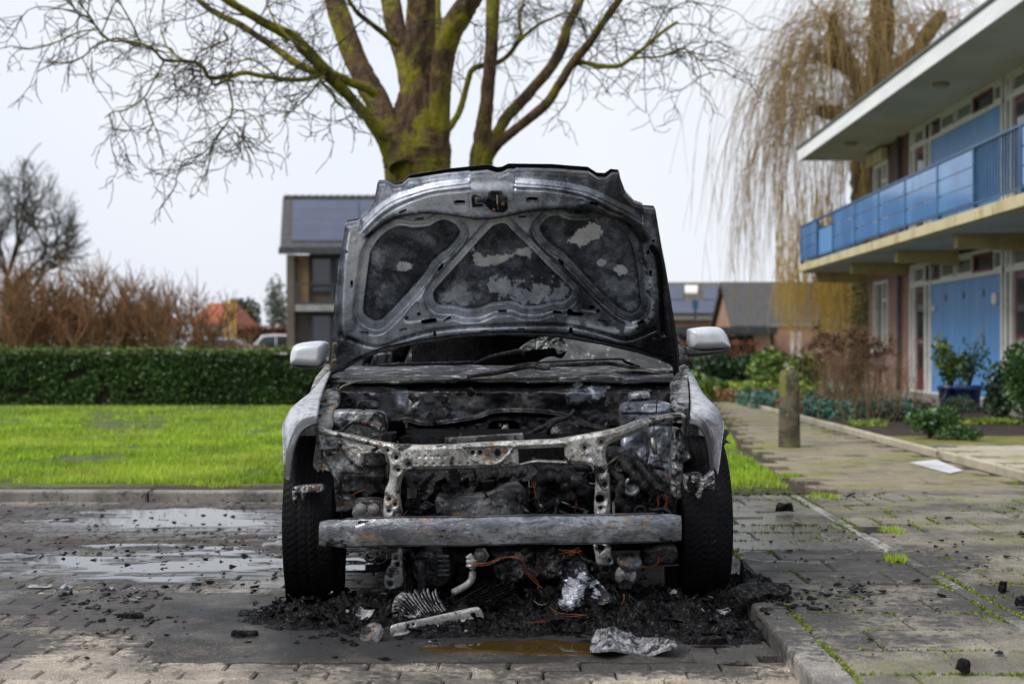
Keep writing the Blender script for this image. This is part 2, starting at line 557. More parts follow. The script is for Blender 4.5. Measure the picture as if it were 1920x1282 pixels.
M_brick = mat_paving('paver_clinker', ((.20, .165, .13), (.31, .26, .20)), (.58, .51, .42), rand=.25)
M_tile = mat_paving('paver_slab', ((.13, .11, .08), (.20, .175, .13)), (.38, .35, .30), moss=.45, rand=.15, grime_lo=.42)
M_pathtile = mat_paving('path_slab', ((.17, .14, .085), (.23, .195, .12)), (.34, .30, .22), soot=False, moss=.75, rand=.08, grime_lo=.52)
M_kerb = mat_paving('kerb_concrete', ((.17, .16, .145), (.24, .22, .19)), (.40, .38, .34), rand=.1)
M_cream = mat_paving('cream_slab', ((.36, .32, .22), (.44, .40, .29)), (.55, .50, .42), soot=False, moss=.5, rand=.08, grime_lo=.6)
M_bed = mat_layers('joint_sand', (.035, .03, .024), [((.015, .013, .012), 6, .4, .6)], .9, bump=(60, .5, .01))
M_soil = mat_layers('garden_soil', (.045, .028, .018), [((.02, .013, .01), 5, .4, .6), ((.09, .06, .035), 24, .6, .7)], .95, bump=(26, 1.0, .05))
M_ground = mat_layers('field_ground', (.10, .13, .035), [((.13, .10, .05), .6, .45, .6), ((.06, .09, .02), 2, .5, .6)], .95, bump=(20, .4, .03))
M_lawn = mat_layers('lawn_turf', (.09, .13, .02), [((.05, .065, .015), 7, .42, .62), ((.12, .17, .025), 1.2, .5, .7), ((.06, .04, .022), 16, .58, .66)], .9, bump=(60, .8, .03))
M_mossground = mat_layers('moss_ground', (.20, .20, .035), [((.12, .12, .03), 4, .4, .6), ((.10, .075, .04), 14, .56, .66)], .95, bump=(50, .8, .02))
M_road = mat_layers('road_asphalt', (.06, .06, .062), [((.09, .088, .085), 3, .4, .6)], .85, bump=(80, .4, .01))
M_edge = mat_layers('edge_soil', (.06, .04, .025), [((.025, .017, .012), 6, .4, .6), ((.13, .09, .05), 30, .58, .68), ((.07, .10, .02), 9, .60, .68)], .95, bump=(30, 1.0, .03))

def sheet(name, poly, z, mat, parent=None, kind='structure', th=None):
    mb = MB()
    if th: mb.prism([(x, y, z - th) for x, y in poly], (0, 0, th))
    else: mb.add([(x, y, z) for x, y in poly], [tuple(range(len(poly)))])
    o = mb.build(name, mat, parent)
    if parent is None: tag(o, kind=kind)
    return o

sheet('ground', [(-1500, -200), (1500, -200), (1500, 2500), (-1500, 2500)], -.09, M_ground)
sheet('road', [(-80, 36), (60, 36), (60, 47), (-80, 47)], -.03, M_road)
sheet('car_park', [(-80, 47.01), (-8.5, 47.01), (-8.5, 63.5), (-11.9, 63.5), (-11.9, 75), (-80, 75)], -.03, M_road)
park = sheet('parking_bay', [(-9, 1.5), (.752, 1.5), (.752, 8.97), (-9, 8.97)], -.03, M_bed)
pave = sheet('pavement', [(.752, 1.5), (3.42, 1.5), (3.42, 8.8), (1.52, 8.8), (.752, 8.8)], .03, M_bed)
path_poly = [(1.56, 8.8), (3.42, 8.8), (3.42, 18), (3.6, 25), (3.0, 25), (2.55, 20), (1.72, 12.4), (1.60, 9.2)]
pathb = sheet('path', path_poly, .031, M_edge)

def chamfer_block(name, lx, ly, h, ch, mat):
    """one paving block: chamfered top, drawn from z=-h to 0"""
    a, b = lx/2, ly/2
    V = [(-a,-b,-h),(a,-b,-h),(a,b,-h),(-a,b,-h),(-a,-b,-ch),(a,-b,-ch),(a,b,-ch),(-a,b,-ch),
         (-a+ch,-b+ch,0),(a-ch,-b+ch,0),(a-ch,b-ch,0),(-a+ch,b-ch,0)]
    Fc = [(0,1,5,4),(1,2,6,5),(2,3,7,6),(3,0,4,7),(4,5,9,8),(5,6,10,9),(6,7,11,10),(7,4,8,11),(8,9,10,11)]
    me = bpy.data.meshes.new(name); me.from_pydata(V, [], Fc); me.update(); me.materials.append(mat)
    return me, V, Fc

def lay_blocks(name, me, V, Fc, spots, parent, mat, limit=300, ok=None, uneven=.0022):
    """spots (x, y, z): the nearest ones as single objects, the rest as one mass"""
    rg = random.Random(5)
    def vis(s):
        px = VPX + s[0]*FPX/s[1]; py = VPY + (CAM_Z - s[2])*FPX/s[1]
        return -60 < px < 1980 and py < 1330
    spots = sorted(spots, key=lambda s: (not (vis(s) and (ok is None or ok(s))), math.hypot(s[0], s[1])))
    rest_v, rest_f = [], []
    for i, s in enumerate(spots):
        dz = rg.uniform(-uneven, uneven); rz = rg.gauss(0, .006); tx = rg.gauss(0, .008); ty = rg.gauss(0, .008)
        jx, jy = rg.gauss(0, .0015), rg.gauss(0, .0015)
        if i < limit:
            o = bpy.data.objects.new(name, me); COL.objects.link(o); o.parent = parent
            o.location = Vector((s[0]+jx, s[1]+jy, s[2]+dz)) - wl(parent); o.rotation_euler = (tx, ty, rz)
        else:
            b = len(rest_v); c, si = math.cos(rz), math.sin(rz)
            rest_v += [(s[0]+jx + x*c - y*si, s[1]+jy + x*si + y*c, s[2]+dz + z + x*-ty + y*tx) for x, y, z in V]
            rest_f += [tuple(k + b for k in q) for q in Fc]
    if rest_v:
        o = np_mesh(name + '_field', rest_v, rest_f, mat, parent); tag(o, kind='stuff')

# clinkers of the parking bay, laid in running bond
PATCH = [(-1.45, 5.55), (-.75, 5.45), (-.2, 5.1), (.45, 4.75), (.5, 4.31), (-.6, 4.30), (-1.17, 4.31)]
me_b, Vb, Fb = chamfer_block('clinker', .206, .1055, .06, .006, M_brick)
spots = []; halves = []
row = 0; y = 3.5
while y < 8.9:
    x = -4.6 + (row % 2)*.1055 + .02*math.sin(row*1.7)
    while x < .64:
        cx = x + .1
        inp = pip(np.array([[cx, y]]), PATCH)[0] and pdist(np.array([[cx, y]]), PATCH)[0][0] > .11
        if not inp: spots.append((cx, y, 0.0))
        x += .211
    g_ = .752 - (x + .1 - .211 + .1045)
    if g_ > .09: halves.append((.752 - g_/2, y, 0.0))
    row += 1; y += .1105
under_car = lambda s: not (-.95 < s[0] < .72 and s[1] > 5.2)
lay_blocks('clinker', me_b, Vb, Fb, spots, park, M_brick, 285, under_car)
me_hb, Vhb, Fhb = chamfer_block('half_clinker', .100, .1055, .06, .006, M_brick)
lay_blocks('half_clinker', me_hb, Vhb, Fhb, halves, park, M_brick, 15, under_car)

# slabs of the pavement (z = 6 cm above the bay) and of the path behind it
me_t, Vt, Ft = chamfer_block('paving_slab', .297, .297, .05, .007, M_tile)
me_w, Vw, Fw = chamfer_block('wide_slab', .333, .297, .05, .007, M_tile)
me_h, Vh, Fh = chamfer_block('half_slab', .164, .297, .05, .007, M_tile)
wide_, half_ = [], []
for r_ in range(19):
    yy = 3.45 + r_*.302
    if yy > 8.7: break
    if r_ % 2:
        half_ += [(.868 + .0845, yy, .06), (1.544 - .0845, yy, .06)]; wide_.append((1.206, yy, .06))
    else:
        wide_ += [(.868 + .169, yy, .06), (1.544 - .169, yy, .06)]
lay_blocks('paving_slab', me_w, Vw, Fw, wide_, pave, M_tile, 80)
lay_blocks('half_slab', me_h, Vh, Fh, half_, pave, M_tile, 60)

spots = []
r_ = 0; yy = 3.45
PP = [(1.62, 3), (3.40, 3), (3.40, 18), (3.55, 25), (3.05, 25), (2.6, 20), (1.81, 12.4), (1.69, 9.2), (1.62, 8.8)]
while yy < 24.5:
    off = .151*(r_ % 2)
    for k in range(8):
        xx = 1.61 + .151 + k*.302 + off
        if pip(np.array([[xx - .14, yy], [xx + .14, yy]]), PP).all(): spots.append((xx, yy, .06))
    r_ += 1; yy += .302
halfp = []
r_ = 0; yy = 3.45
while yy < 17.5:
    off = .151*(r_ % 2)
    for xx in ((1.61 + .0755,) if off else ()) + ((1.61 + .302*6 - .302 + .0755,) if not off else ()):
        if xx < 3.36 and (yy < 9 or xx > 2 or yy < 9.3): halfp.append((xx, yy, .06))
    r_ += 1; yy += .302
me_h2, Vh2, Fh2 = chamfer_block('half_slab', .146, .297, .05, .007, M_tile)
lay_blocks('half_slab', me_h2, Vh2, Fh2, [s for s in halfp if s[1] < 9.0], pave, M_tile, 40)
near_ = [s for s in spots if s[1] < 9.0]; far_ = [s for s in spots if s[1] >= 9.0]
near_ = [s for s in near_ if not (abs(s[0]-1.77) < .2 and abs(s[1]-7.02) < .0)]
lay_blocks('paving_slab', me_t, Vt, Ft, near_, pave, M_tile, 160)
me_p, Vp, Fp = chamfer_block('path_slab', .297, .297, .05, .006, M_pathtile)
lay_blocks('path_slab', me_p, Vp, Fp, far_, pathb, M_pathtile, 120, uneven=.003)

# edge stones
def kerb_run(name, p0, p1, w, z0, z1, n, mat, label=None):
    root = empty(name, ((p0[0]+p1[0])/2, (p0[1]+p1[1])/2, z0)); tag(root, kind='structure')
    a, b = Vector((*p0, 0)), Vector((*p1, 0)); d = (b - a)/n
    for i in range(n):
        q0 = a + d*i + d.normalized()*.004; q1 = a + d*(i+1) - d.normalized()*.004
        q0.z = q1.z = (z0 + z1)/2 + random.uniform(-.003, .003)
        mb = MB(); mb.bar(q0, q1, w, z1 - z0)
        mb.build('kerb_stone', mat, root, bevel=.012)
    return root
kerb_run('kerb', (.81, 2.9), (.81, 8.9), .115, -.12, .062, 6, M_kerb)
M_strip = mat_paving('strip_concrete', ((.26, .25, .23), (.34, .33, .30)), (.5, .48, .44), rand=.1)
kerb_run('edge_strip', (1.575, 2.9), (1.575, 8.7), .062, -.1, .064, 6, M_strip)
kerb_run('lawn_kerb', (-8.78, 9.03), (.72, 9.03), .12, -.12, .055, 9, M_kerb)
kerb_run('border_kerb', (3.43, 9.5), (3.43, 25), .062, -.1, .10, 15, M_cream)
kerb_run('entrance_kerb', (3.47, 12.73), (7.0, 12.73), .05, -.1, .10, 4, M_kerb)

# the oily film over the pavers in front of the car
M_film, nt_, b_, _o = new_mat('oily_film')
ps_ = n_pos(nt_)
cc = n_mix(nt_, n_range(nt_, n_noise(nt_, ps_, 9, 7, .65), .38, .62), (.020, .017, .014), (.060, .050, .042))
cc = n_mix(nt_, n_range(nt_, n_noise(nt_, ps_, 150, 3), .58, .66), cc, (.20, .18, .16))
cc = n_mix(nt_, n_math(nt_, 'MULTIPLY', n_range(nt_, n_noise(nt_, ps_, 5, 8, .72, .5), .56, .66), .6), cc, (.16, .135, .11))
cc = n_mix(nt_, n_math(nt_, 'MULTIPLY', n_blotch(nt_, SOOT[:1]), .9), cc, (.008, .008, .009))
nt_.links.new(cc, b_.inputs['Base Color'])
nt_.links.new(n_range(nt_, n_noise(nt_, ps_, 3, 5), .3, .7, .35, .75), b_.inputs['Roughness'])
n_bump(nt_, b_, n_noise(nt_, ps_, 70, 6, .75), 1.0, .012)
def edge_noise(poly, amp, n=14, seed=1):
    rg = random.Random(seed); out = []
    for i in range(len(poly)):
        a = Vector(poly[i]); b = Vector(poly[(i+1) % len(poly)])
        for k in range(n):
            p = a.lerp(b, k/n); out.append((p.x + rg.gauss(0, amp), p.y + rg.gauss(0, amp)))
    return out
sheet('asphalt_patch', edge_noise(PATCH, .006), .003, M_film, th=.03)

# puddles: flat water, its rim sinks into the paving
M_water, nt_, b_, _o = new_mat('puddle_water')
b_.inputs['Base Color'].default_value = (.012, .013, .016, 1); b_.inputs['Roughness'].default_value = .03; b_.inputs['IOR'].default_value = 1.6
n_bump(nt_, b_, n_noise(nt_, n_pos(nt_), 30, 2), .04, .002)
def puddle(name, cx, cy, rx, ry, seed, thr=.0, st=.018, wob=2.2, sc=(.5, .22)):
    xs = np.arange(cx - rx*1.4, cx + rx*1.4, st); ys = np.arange(cy - ry*1.4, cy + ry*1.4, st)
    gx, gy = np.meshgrid(xs, ys)
    m = 1 - np.hypot((gx-cx)/rx, (gy-cy)/ry) + (fbm(gx/sc[0], gy/sc[1], 1.0, 5, seed) - .5)*wob - thr
    z = np.clip(m*.03, -.02, .0045)
    V = np.stack([gx.ravel(), gy.ravel(), z.ravel()], 1)
    ny, nx = gx.shape; i = np.arange(ny-1)[:, None]*nx + np.arange(nx-1)[None, :]
    mk_ = (z > -.019); k = (mk_[:-1, :-1] | mk_[1:, :-1] | mk_[:-1, 1:] | mk_[1:, 1:]).ravel()
    Fc = np.stack([i, i+1, i+nx+1, i+nx], -1).reshape(-1, 4)[k]
    o = np_mesh(name, V, Fc, M_water, None, True); tag(o, kind='structure'); return o
puddle('puddle', -2.0, 7.95, .62, .5, 3)
puddle('puddle', -1.55, 6.35, .85, .42, 8, .05, wob=3.2, sc=(.30, .10))
puddle('puddle', -.85, 7.4, .5, .5, 5, .1, wob=3.0, sc=(.3, .12))
M_oil, nt_, b_, _o = new_mat('oily_water'); b_.inputs['Base Color'].default_value = (.045, .028, .008, 1); b_.inputs['Roughness'].default_value = .06
n_bump(nt_, b_, n_noise(nt_, n_pos(nt_), 25, 3), .06, .002)
o_ = puddle('oil_puddle', .0, 4.52, .26, .10, 12, 0, .012, 1.6, (.2, .1)); o_.data.materials.clear(); o_.data.materials.append(M_oil); o_.location.z += .005

# lawn
lawn_poly = [(-60, 9.09), (.72, 9.09), (.72, 8.83), (1.60, 8.83), (1.66, 9.4), (1.77, 12.4), (2.55, 20), (2.97, 25), (2.95, 36), (-60, 36)]
sheet('lawn', lawn_poly, .05, M_lawn, th=.08)

M_grass = mat_leaf('grass_blade', [(.09, .16, .012), (.22, .38, .014), (.33, .51, .020), (.40, .51, .040), (.40, .40, .09)], .55, .35)
def grass(name, n, sampler, h, w, mat, seed=2):
    rg = np.random.default_rng(seed)
    P = sampler(rg, n); n = len(P)
    dist = P[:, 1]
    sc_ = np.clip(dist/11.0, .8, 1.8)
    th = rg.uniform(0, 2*np.pi, n); ln = rg.uniform(.1, .75, n)
    H = rg.uniform(h[0], h[1], n); Wd = rg.uniform(w[0], w[1], n)*sc_
    s = np.stack([np.cos(th), np.sin(th), np.zeros(n)], 1); l = np.stack([-np.sin(th), np.cos(th), np.zeros(n)], 1)
    T = P + np.stack([np.zeros(n), np.zeros(n), H], 1) + l*(H*ln)[:, None]
    V = np.stack([P - s*Wd[:, None]/2, P + s*Wd[:, None]/2, T], 1).reshape(-1, 3)
    pat = np.clip(rg.random(n)*.70 + .9*(fbm(P[:, 0], P[:, 1], .9, 4, 4) - .5) + .12, 0, 1)
    o = np_mesh(name, V, np.arange(3*n).reshape(-1, 3), mat, None, False, {'var': np.repeat(pat, 3)})
    return o
LP = np.array(lawn_poly)
def lawn_pts(rg, n):
    py = VPY + rg.uniform(108, 272, n*2)**1.0
    px = rg.uniform(-80, 1520, n*2)
    Y = (CAM_Z - .05)*FPX/(py - VPY); X = (px - VPX)*Y/FPX
    Y = Y + rg.uniform(-.15, .15, len(Y)); X = X + rg.uniform(-.05, .05, len(X))
    k = pip(np.stack([X, Y], 1), LP) & ((Y > 9.12) | (X > .74))
    # ragged, thin turf along the kerb and the path
    edge = np.where(X > .72, np.minimum(Y - 8.75, 3), np.minimum(Y - 9.1, 3))
    bare = fbm(X, Y, .5, 4, 9)
    bald = fbm(X, Y, 1.6, 5, 19)
    k &= ~((edge < .45) & (bare > .42)) & ~((edge < .16) & (bare > .3)) & ~((bare > .64)) & ~((bald > .62) & (bare > .45))
    X, Y = X[k][:n], Y[k][:n]
    return np.stack([X, Y, np.full(len(X), .045)], 1)
tag(grass('lawn_grass', 120000, lawn_pts, (.03, .065), (.006, .012), M_grass), 'bright green short lawn grass behind the car', 'grass', kind='stuff')

_e = [(x_, 9.34 + .22*(vnoise(np.array([x_*2.1]), np.array([1.0]), 5)[0] - .5) + .10*(vnoise(np.array([x_*9.0]), np.array([2.0]), 6)[0] - .5)) for x_ in np.arange(.7, -9, -.06)]
sheet('lawn_edge', [(-9, 9.095), (.7, 9.095)] + _e, .056, M_edge)
# moss and weeds in the joints of the pavement
M_moss = mat_leaf('joint_moss', [(.07, .10, .012), (.15, .19, .02), (.22, .26, .03), (.12, .22, .02)], .8, .2)
def moss_pts(rg, n):
    out = []
    for _ in range(n*6):
        yy = rg.uniform(3.6, 9.0)
        if rg.random() < .55:   # cross joints
            r0 = round((yy - 3.45)/.302 - .5); y0 = 3.45 + (r0 + .5)*.302 + rg.normal()*.005
            x0 = rg.uniform(.87, 3.3)
        else:
            r0 = int((yy - 3.45)/.302 + .5); off = .151*(r0 % 2); y0 = yy
            x0 = (.875 if rg.random() < .35 else 1.61) + off + .302*rg.integers(0, 6) + rg.normal()*.005
        if rg.random() < .25: x0 = rg.choice([.868, 1.54, 1.608]) + rg.normal()*.006; y0 = yy
        if fbm(np.array([x0]), np.array([y0]), .45, 4, 21)[0] > .50: out.append((x0, y0, .052))
        if len(out) >= n: break
    return np.array(out)
def moss_obj(name, P, size, mat, seed):
    rg = np.random.default_rng(seed)
    P = np.repeat(P, 3, 0) + rg.normal(size=(len(P)*3, 3))*np.array([.006, .006, .002])
    V, Fc, a = leaf_quads(P + np.array([0, 0, .006]), size, up=(0, 0, .8), seed=seed, aspect=.7)
    return np_mesh(name, V, Fc, mat, None, False, {'var': a})
tag(moss_obj('joint_moss', moss_pts(np.random.default_rng(4), 5200), .014, M_moss, 6), 'yellow green moss growing in the pavement joints', 'moss', kind='stuff')

# small grass tufts on the pavement edge
def tuft(cx, cy, r, n, seed):
    def s(rg, m):
        a = rg.uniform(0, 6.28, m); q = r*np.sqrt(rg.random(m))
        return np.stack([cx + q*np.cos(a), cy + q*np.sin(a)*1.5, np.full(m, .055)], 1)
    return grass('grass_tuft', n, s, (.012, .042), (.004, .007), M_grass, seed)
for i, (px, py, r, lb) in enumerate([(1672, 997, .06, 'green grass tuft beside the drain grate'), (1482, 893, .06, 'lone grass tuft on the path near the lawn tip'), (1545, 932, .10, 'flat grass tuft on bare soil beside the pavement'), (1680, 1050, .05, 'small weed tuft in the pavement edge strip')]):
    x, yv, z = G(px, py, .06); tag(tuft(x, yv, r, 260, 30+i), lb, 'grass tuft')

# garden strip along the building
sheet('garden_bed', [(3.46, 14.4), (6.3, 14.4), (6.3, 34), (3.0, 34), (2.97, 25.1), (3.62, 25.1), (3.46, 18)], .07, M_soil, th=.12)
sheet('moss_strip', [(3.462, 12.76), (6.9, 12.76), (6.9, 14.39), (3.462, 14.39)], .075, M_mossground, th=.12)
ent = sheet('entrance_path', [(3.462, 9.6), (6.9, 9.6), (6.9, 12.7), (3.462, 12.7)], .05, M_bed, th=.1)
me_e, Ve, Fe = chamfer_block('entrance_slab', .495, .297, .05, .006, M_cream)
spots = []
for r_ in range(10):
    for k in range(6):
        spots.append((3.75 + k*.503 + .25*(r_ % 2), 9.85 + r_*.302, .095))
lay_blocks('entrance_slab', me_e, Ve, Fe, spots, ent, M_cream, 60)
sheet('walkway', [(6.32, 9), (7.9, 9), (7.9, 33), (6.32, 33)], .13, M_kerb, th=.2)

# pale plate lying at the path edge, drain grate
M_plate = mat_layers('pale_plate', (.62, .63, .66), [((.45, .45, .46), 3, .45, .6), ((.05, .05, .05), 40, .70, .74)], .45)
mb = MB()
a, b, c, d = G(1706, 868, .063), G(1782, 888, .063), G(1806, 883, .063), G(1756, 863, .063)
mb.prism([a, b, c, d], (0, 0, .008))
tag(mb.build('cover_plate', M_plate, bevel=.002), 'pale grey flat plate lying on the path beside the border', 'plate')
M_iron = mat_layers('drain_iron', (.03, .03, .032), [((.08, .05, .03), 9, .5, .65)], .6, .6)
gx, gy_, _ = G(1634, 994, .06)
gr = empty('drain_grate', (gx, gy_, .05), 'dark slotted iron drain grate beside the edge strip', 'drain grate')
mb = MB(); w_, l_ = .066, .11
for s_ in (-1, 1):
    mb.box(gx + s_*w_ - .008, gx + s_*w_ + .008, gy_ - l_, gy_ + l_, .045, .064)
    mb.box(gx - w_ + .008, gx + w_ - .008, gy_ + s_*l_ - .008, gy_ + s_*l_ + .008, .045, .0635)
mb.build('frame', M_iron, gr)
for k in range(7):
    yy = gy_ - l_ + (k+1)*2*l_/8
    MB().box(gx - w_ + .008, gx + w_ - .008, yy - .006, yy + .006, .045, .062).build('bar', M_iron, gr)

# bollard
M_boll = mat_layers('old_concrete', (.11, .09, .06), [((.045, .04, .025), 9, .4, .6), ((.19, .17, .12), 30, .58, .70), ((.15, .15, .03), 5, .50, .62)], .92, bump=(45, .8, .02))
bx, by, _ = G(1480, 838, .06)
mb = MB()
mb.lathe([(.098, 0), (.1, .02), (.096, .35), (.092, .66), (.088, .685), (.070, .704), (.03, .712), (.0, .712)], (bx, by, .055), n=20)
tag(mb.build('bollard', M_boll, smooth=True), 'weathered round concrete bollard standing on the mossy path', 'bollard')
# ================================================================== THE BURNT CAR
car = empty('burnt_car', (CARX, 6.9, 0), 'burnt out silver hatchback with its hood up on the paved bay', 'car')

def mat_char(name, tones, soot=.5, rust=0.0, ash=0.0, rough=.5, metal=.0, scale=9, bump=.3, spec=.5, rusthue=(.20, .085, .03), glint=0, stretch=(1, 1, 1)):
    """burnt sheet metal: bare grey, soot, rust and ash in irregular coats"""
    m, nt, b, out = new_mat(name)
    pos = n_pos(nt, stretch)
    col = n_mix(nt, n_range(nt, n_noise(nt, pos, scale*.9, 8, .7, .5), .40, .60), tones[0], tones[1])
    col = n_mix(nt, n_math(nt, 'MULTIPLY', n_range(nt, n_noise(nt, pos, scale*6, 5, .75), .50, .60), .75), col, tuple(q*.35 for q in tones[0]))
    col = n_mix(nt, n_math(nt, 'MULTIPLY', n_range(nt, n_noise(nt, pos, scale*4.3, 6, .75, .3), .58, .66), .6), col, tuple(min(q*1.6, .7) for q in tones[1]))
    rg = n_range(nt, n_noise(nt, pos, scale*3, 6, .7), .38, .62, rough-.18, rough+.22)
    mp = nt.nodes.new('ShaderNodeMapping'); mp.inputs['Location'].default_value = (4, 7, 2); nt.links.new(pos, mp.inputs[0])
    if rust:
        f = n_range(nt, n_noise(nt, mp.outputs[0], scale*1.1, 8, .7, .5), .62 - .22*rust, .78 - .2*rust)
        col = n_mix(nt, f, col, n_mix(nt, n_range(nt, n_noise(nt, pos, scale*6, 3), .35, .65), rusthue, (.30, .19, .07)))
        rg = n_fmix(nt, f, rg, .9)
    if soot:
        mp2 = nt.nodes.new('ShaderNodeMapping'); mp2.inputs['Location'].default_value = (9, 1, 6); nt.links.new(pos, mp2.inputs[0])
        f = n_range(nt, n_noise(nt, mp2.outputs[0], scale*.8, 8, .68, .6), .64 - .32*soot, .70 - .32*soot)
        col = n_mix(nt, f, col, (.012, .012, .013))
    if ash:
        mp3 = nt.nodes.new('ShaderNodeMapping'); mp3.inputs['Location'].default_value = (2, 5, 11); nt.links.new(pos, mp3.inputs[0])
        f = n_range(nt, n_noise(nt, mp3.outputs[0], scale*2.2, 8, .72, .3), .70 - .25*ash, .76 - .25*ash)
        col = n_mix(nt, f, col, (.52, .53, .56))
        rg = n_fmix(nt, f, rg, .9)
    nt.links.new(col, b.inputs['Base Color']); nt.links.new(rg, b.inputs['Roughness'])
    b.inputs['Metallic'].default_value = metal; b.inputs['Specular IOR Level'].default_value = spec
    if glint:
        nt.links.new(n_range(nt, n_noise(nt, pos, scale*3.1, 6, .7), .50, .66, .03, glint), b.inputs['Specular IOR Level'])
    if bump: n_bump(nt, b, n_noise(nt, pos, scale*9, 5, .7), bump, .004)
    return m

M_black = mat_char('soot_black', ((.010, .010, .011), (.028, .028, .030)), .3, 0, .08, .26, scale=14, bump=.9, glint=.40)
M_void = mat_char('soot_matt', ((.005, .005, .005), (.010, .010, .011)), .2, 0, 0, .8, scale=10, bump=.5, spec=.03)
M_steel = mat_char('burnt_steel', ((.13, .132, .14), (.34, .345, .36)), .48, .22, .12, .42, .55, scale=13, bump=.5)
M_steel_r = mat_char('rusty_steel', ((.18, .18, .175), (.42, .415, .40)), .30, .46, .10, .44, .45, scale=12, bump=.5, rusthue=(.15, .075, .035))
M_dark = mat_char('dark_steel', ((.016, .016, .018), (.085, .085, .09)), .50, .2, .12, .40, .2, scale=11, glint=.45)
M_grey = mat_char('grey_sheet', ((.05, .05, .053), (.17, .17, .175)), .52, .24, .14, .45, .35, scale=11, bump=.5)
M_beam = mat_char('beam_steel', ((.10, .105, .12), (.25, .26, .28)), .16, .34, .06, .34, .7, scale=11, bump=.3, stretch=(.6, 1, 1.1))
M_silver = mat_char('silver_paint', ((.36, .37, .40), (.47, .48, .51)), .10, .06, .10, .34, .25, scale=6, bump=.15)
_nt = M_silver.node_tree; _b = [n for n in _nt.nodes if n.type == 'BSDF_PRINCIPLED'][0]
_src = _b.inputs['Base Color'].links[0].from_socket
_g = _nt.nodes.new('ShaderNodeNewGeometry').outputs['Position']; _sx = _nt.nodes.new('ShaderNodeSeparateXYZ'); _nt.links.new(_g, _sx.inputs[0])
_e = n_math(_nt, 'ADD', n_range(_nt, _sx.outputs[1], 5.0, 5.30, .95, 0), n_range(_nt, _sx.outputs[1], 5.85, 6.3, 0, .75))
_e = n_math(_nt, 'ADD', _e, n_math(_nt, 'MULTIPLY', n_math(_nt, 'SUBTRACT', n_noise(_nt, n_pos(_nt, (1, 1, .5)), 10, 8, .7, .4), .5), 2.0))
_c = n_mix(_nt, n_range(_nt, _e, .35, .75), _src, (.03, .03, .033))
_nt.links.new(_c, _b.inputs['Base Color'])
M_mirror = mat_layers('mirror_paint', (.56, .58, .62), [((.48, .50, .54), 8, .45, .65), ((.35, .36, .38), 60, .66, .70)], .24, .2, bump=(160, .08, .002))
M_tyre, nt_, b_, _o = new_mat('tyre_rubber')
ps_ = n_pos(nt_)
nt_.links.new(n_mix(nt_, n_range(nt_, n_noise(nt_, ps_, 60, 4, .7), .66, .72), (.006, .006, .007), (.07, .07, .075)), b_.inputs['Base Color'])
b_.inputs['Specular IOR Level'].default_value = .10
nt_.links.new(n_range(nt_, n_noise(nt_, ps_, 12, 4), .3, .7, .45, .8), b_.inputs['Roughness'])
n_bump(nt_, b_, n_noise(nt_, ps_, 90, 4, .7), .3, .003)
M_plast = mat_layers('black_plastic', (.018, .018, .02), [((.04, .04, .042), 20, .45, .7)], .45, bump=(120, .15, .002))
M_wire = mat_layers('copper_wire', (.17, .04, .015), [((.05, .02, .012), 30, .5, .7)], .5, .5)
M_olive = mat_char('olive_bracket', ((.10, .095, .07), (.16, .15, .115)), .35, .3, 0, .55, .1, scale=16)
M_bolt = mat_layers('bolt_metal', (.22, .21, .2), [((.12, .06, .03), 30, .5, .7)], .45, .6)
M_rustbolt = mat_layers('rusty_bolt', (.12, .06, .035), [((.08, .05, .04), 60, .5, .7)], .7, .3)
M_alu = mat_char('melted_aluminium', ((.30, .30, .295), (.46, .45, .43)), .18, .10, .2, .42, .35, scale=14, bump=.4)
M_milk, nt_, b_, _o = new_mat('smoked_glass')
ps_ = n_pos(nt_)
cc = n_mix(nt_, n_range(nt_, n_noise(nt_, ps_, 6, 7, .65, .4), .35, .65), (.020, .022, .021), (.085, .09, .084))
cc = n_mix(nt_, n_range(nt_, n_noise(nt_, ps_, 22, 7, .7), .58, .66), cc, (.34, .35, .35))
nt_.links.new(cc, b_.inputs['Base Color']); b_.inputs['Roughness'].default_value = .28
n_bump(nt_, b_, n_noise(nt_, ps_, 14, 5), .3, .01)

# ---------------------------------------------------------------- hood, seen from below
M_hood, nt_, b_, _o = new_mat('hood_panel')
ps_ = n_pos(nt_)
tone = n_attr(nt_, 'tone')
fine = n_noise(nt_, ps_, 95, 5, .7)
med = n_noise(nt_, ps_, 16, 7, .68, .5)
t_ = n_math(nt_, 'ADD', tone, n_math(nt_, 'MULTIPLY', n_math(nt_, 'SUBTRACT', med, .5), .80))
t_ = n_math(nt_, 'ADD', t_, n_math(nt_, 'MULTIPLY', n_math(nt_, 'SUBTRACT', fine, .5), .36))
rp = nt_.nodes.new('ShaderNodeValToRGB'); e = rp.color_ramp.elements
e[0].position = .05; e[0].color = (.012, .012, .014, 1); e[1].position = 1.0; e[1].color = (.78, .77, .77, 1)
for p_, c_ in ((.28, (.050, .055, .070)), (.44, (.155, .17, .205)), (.58, (.34, .365, .42)), (.76, (.56, .59, .66))):
    q_ = e.new(p_); q_.color = c4(c_)
nt_.links.new(t_, rp.inputs[0])
warm = n_math(nt_, 'MULTIPLY', n_range(nt_, n_noise(nt_, ps_, 7, 6), .56, .70), .22)
nt_.links.new(n_mix(nt_, warm, rp.outputs[0], (.20, .17, .13)), b_.inputs['Base Color'])
nt_.links.new(n_range(nt_, n_noise(nt_, ps_, 20, 5), .35, .65, .2, .52), b_.inputs['Roughness'])
b_.inputs['Metallic'].default_value = .45
n_bump(nt_, b_, n_noise(nt_, ps_, 120, 5, .7), .25, .003)

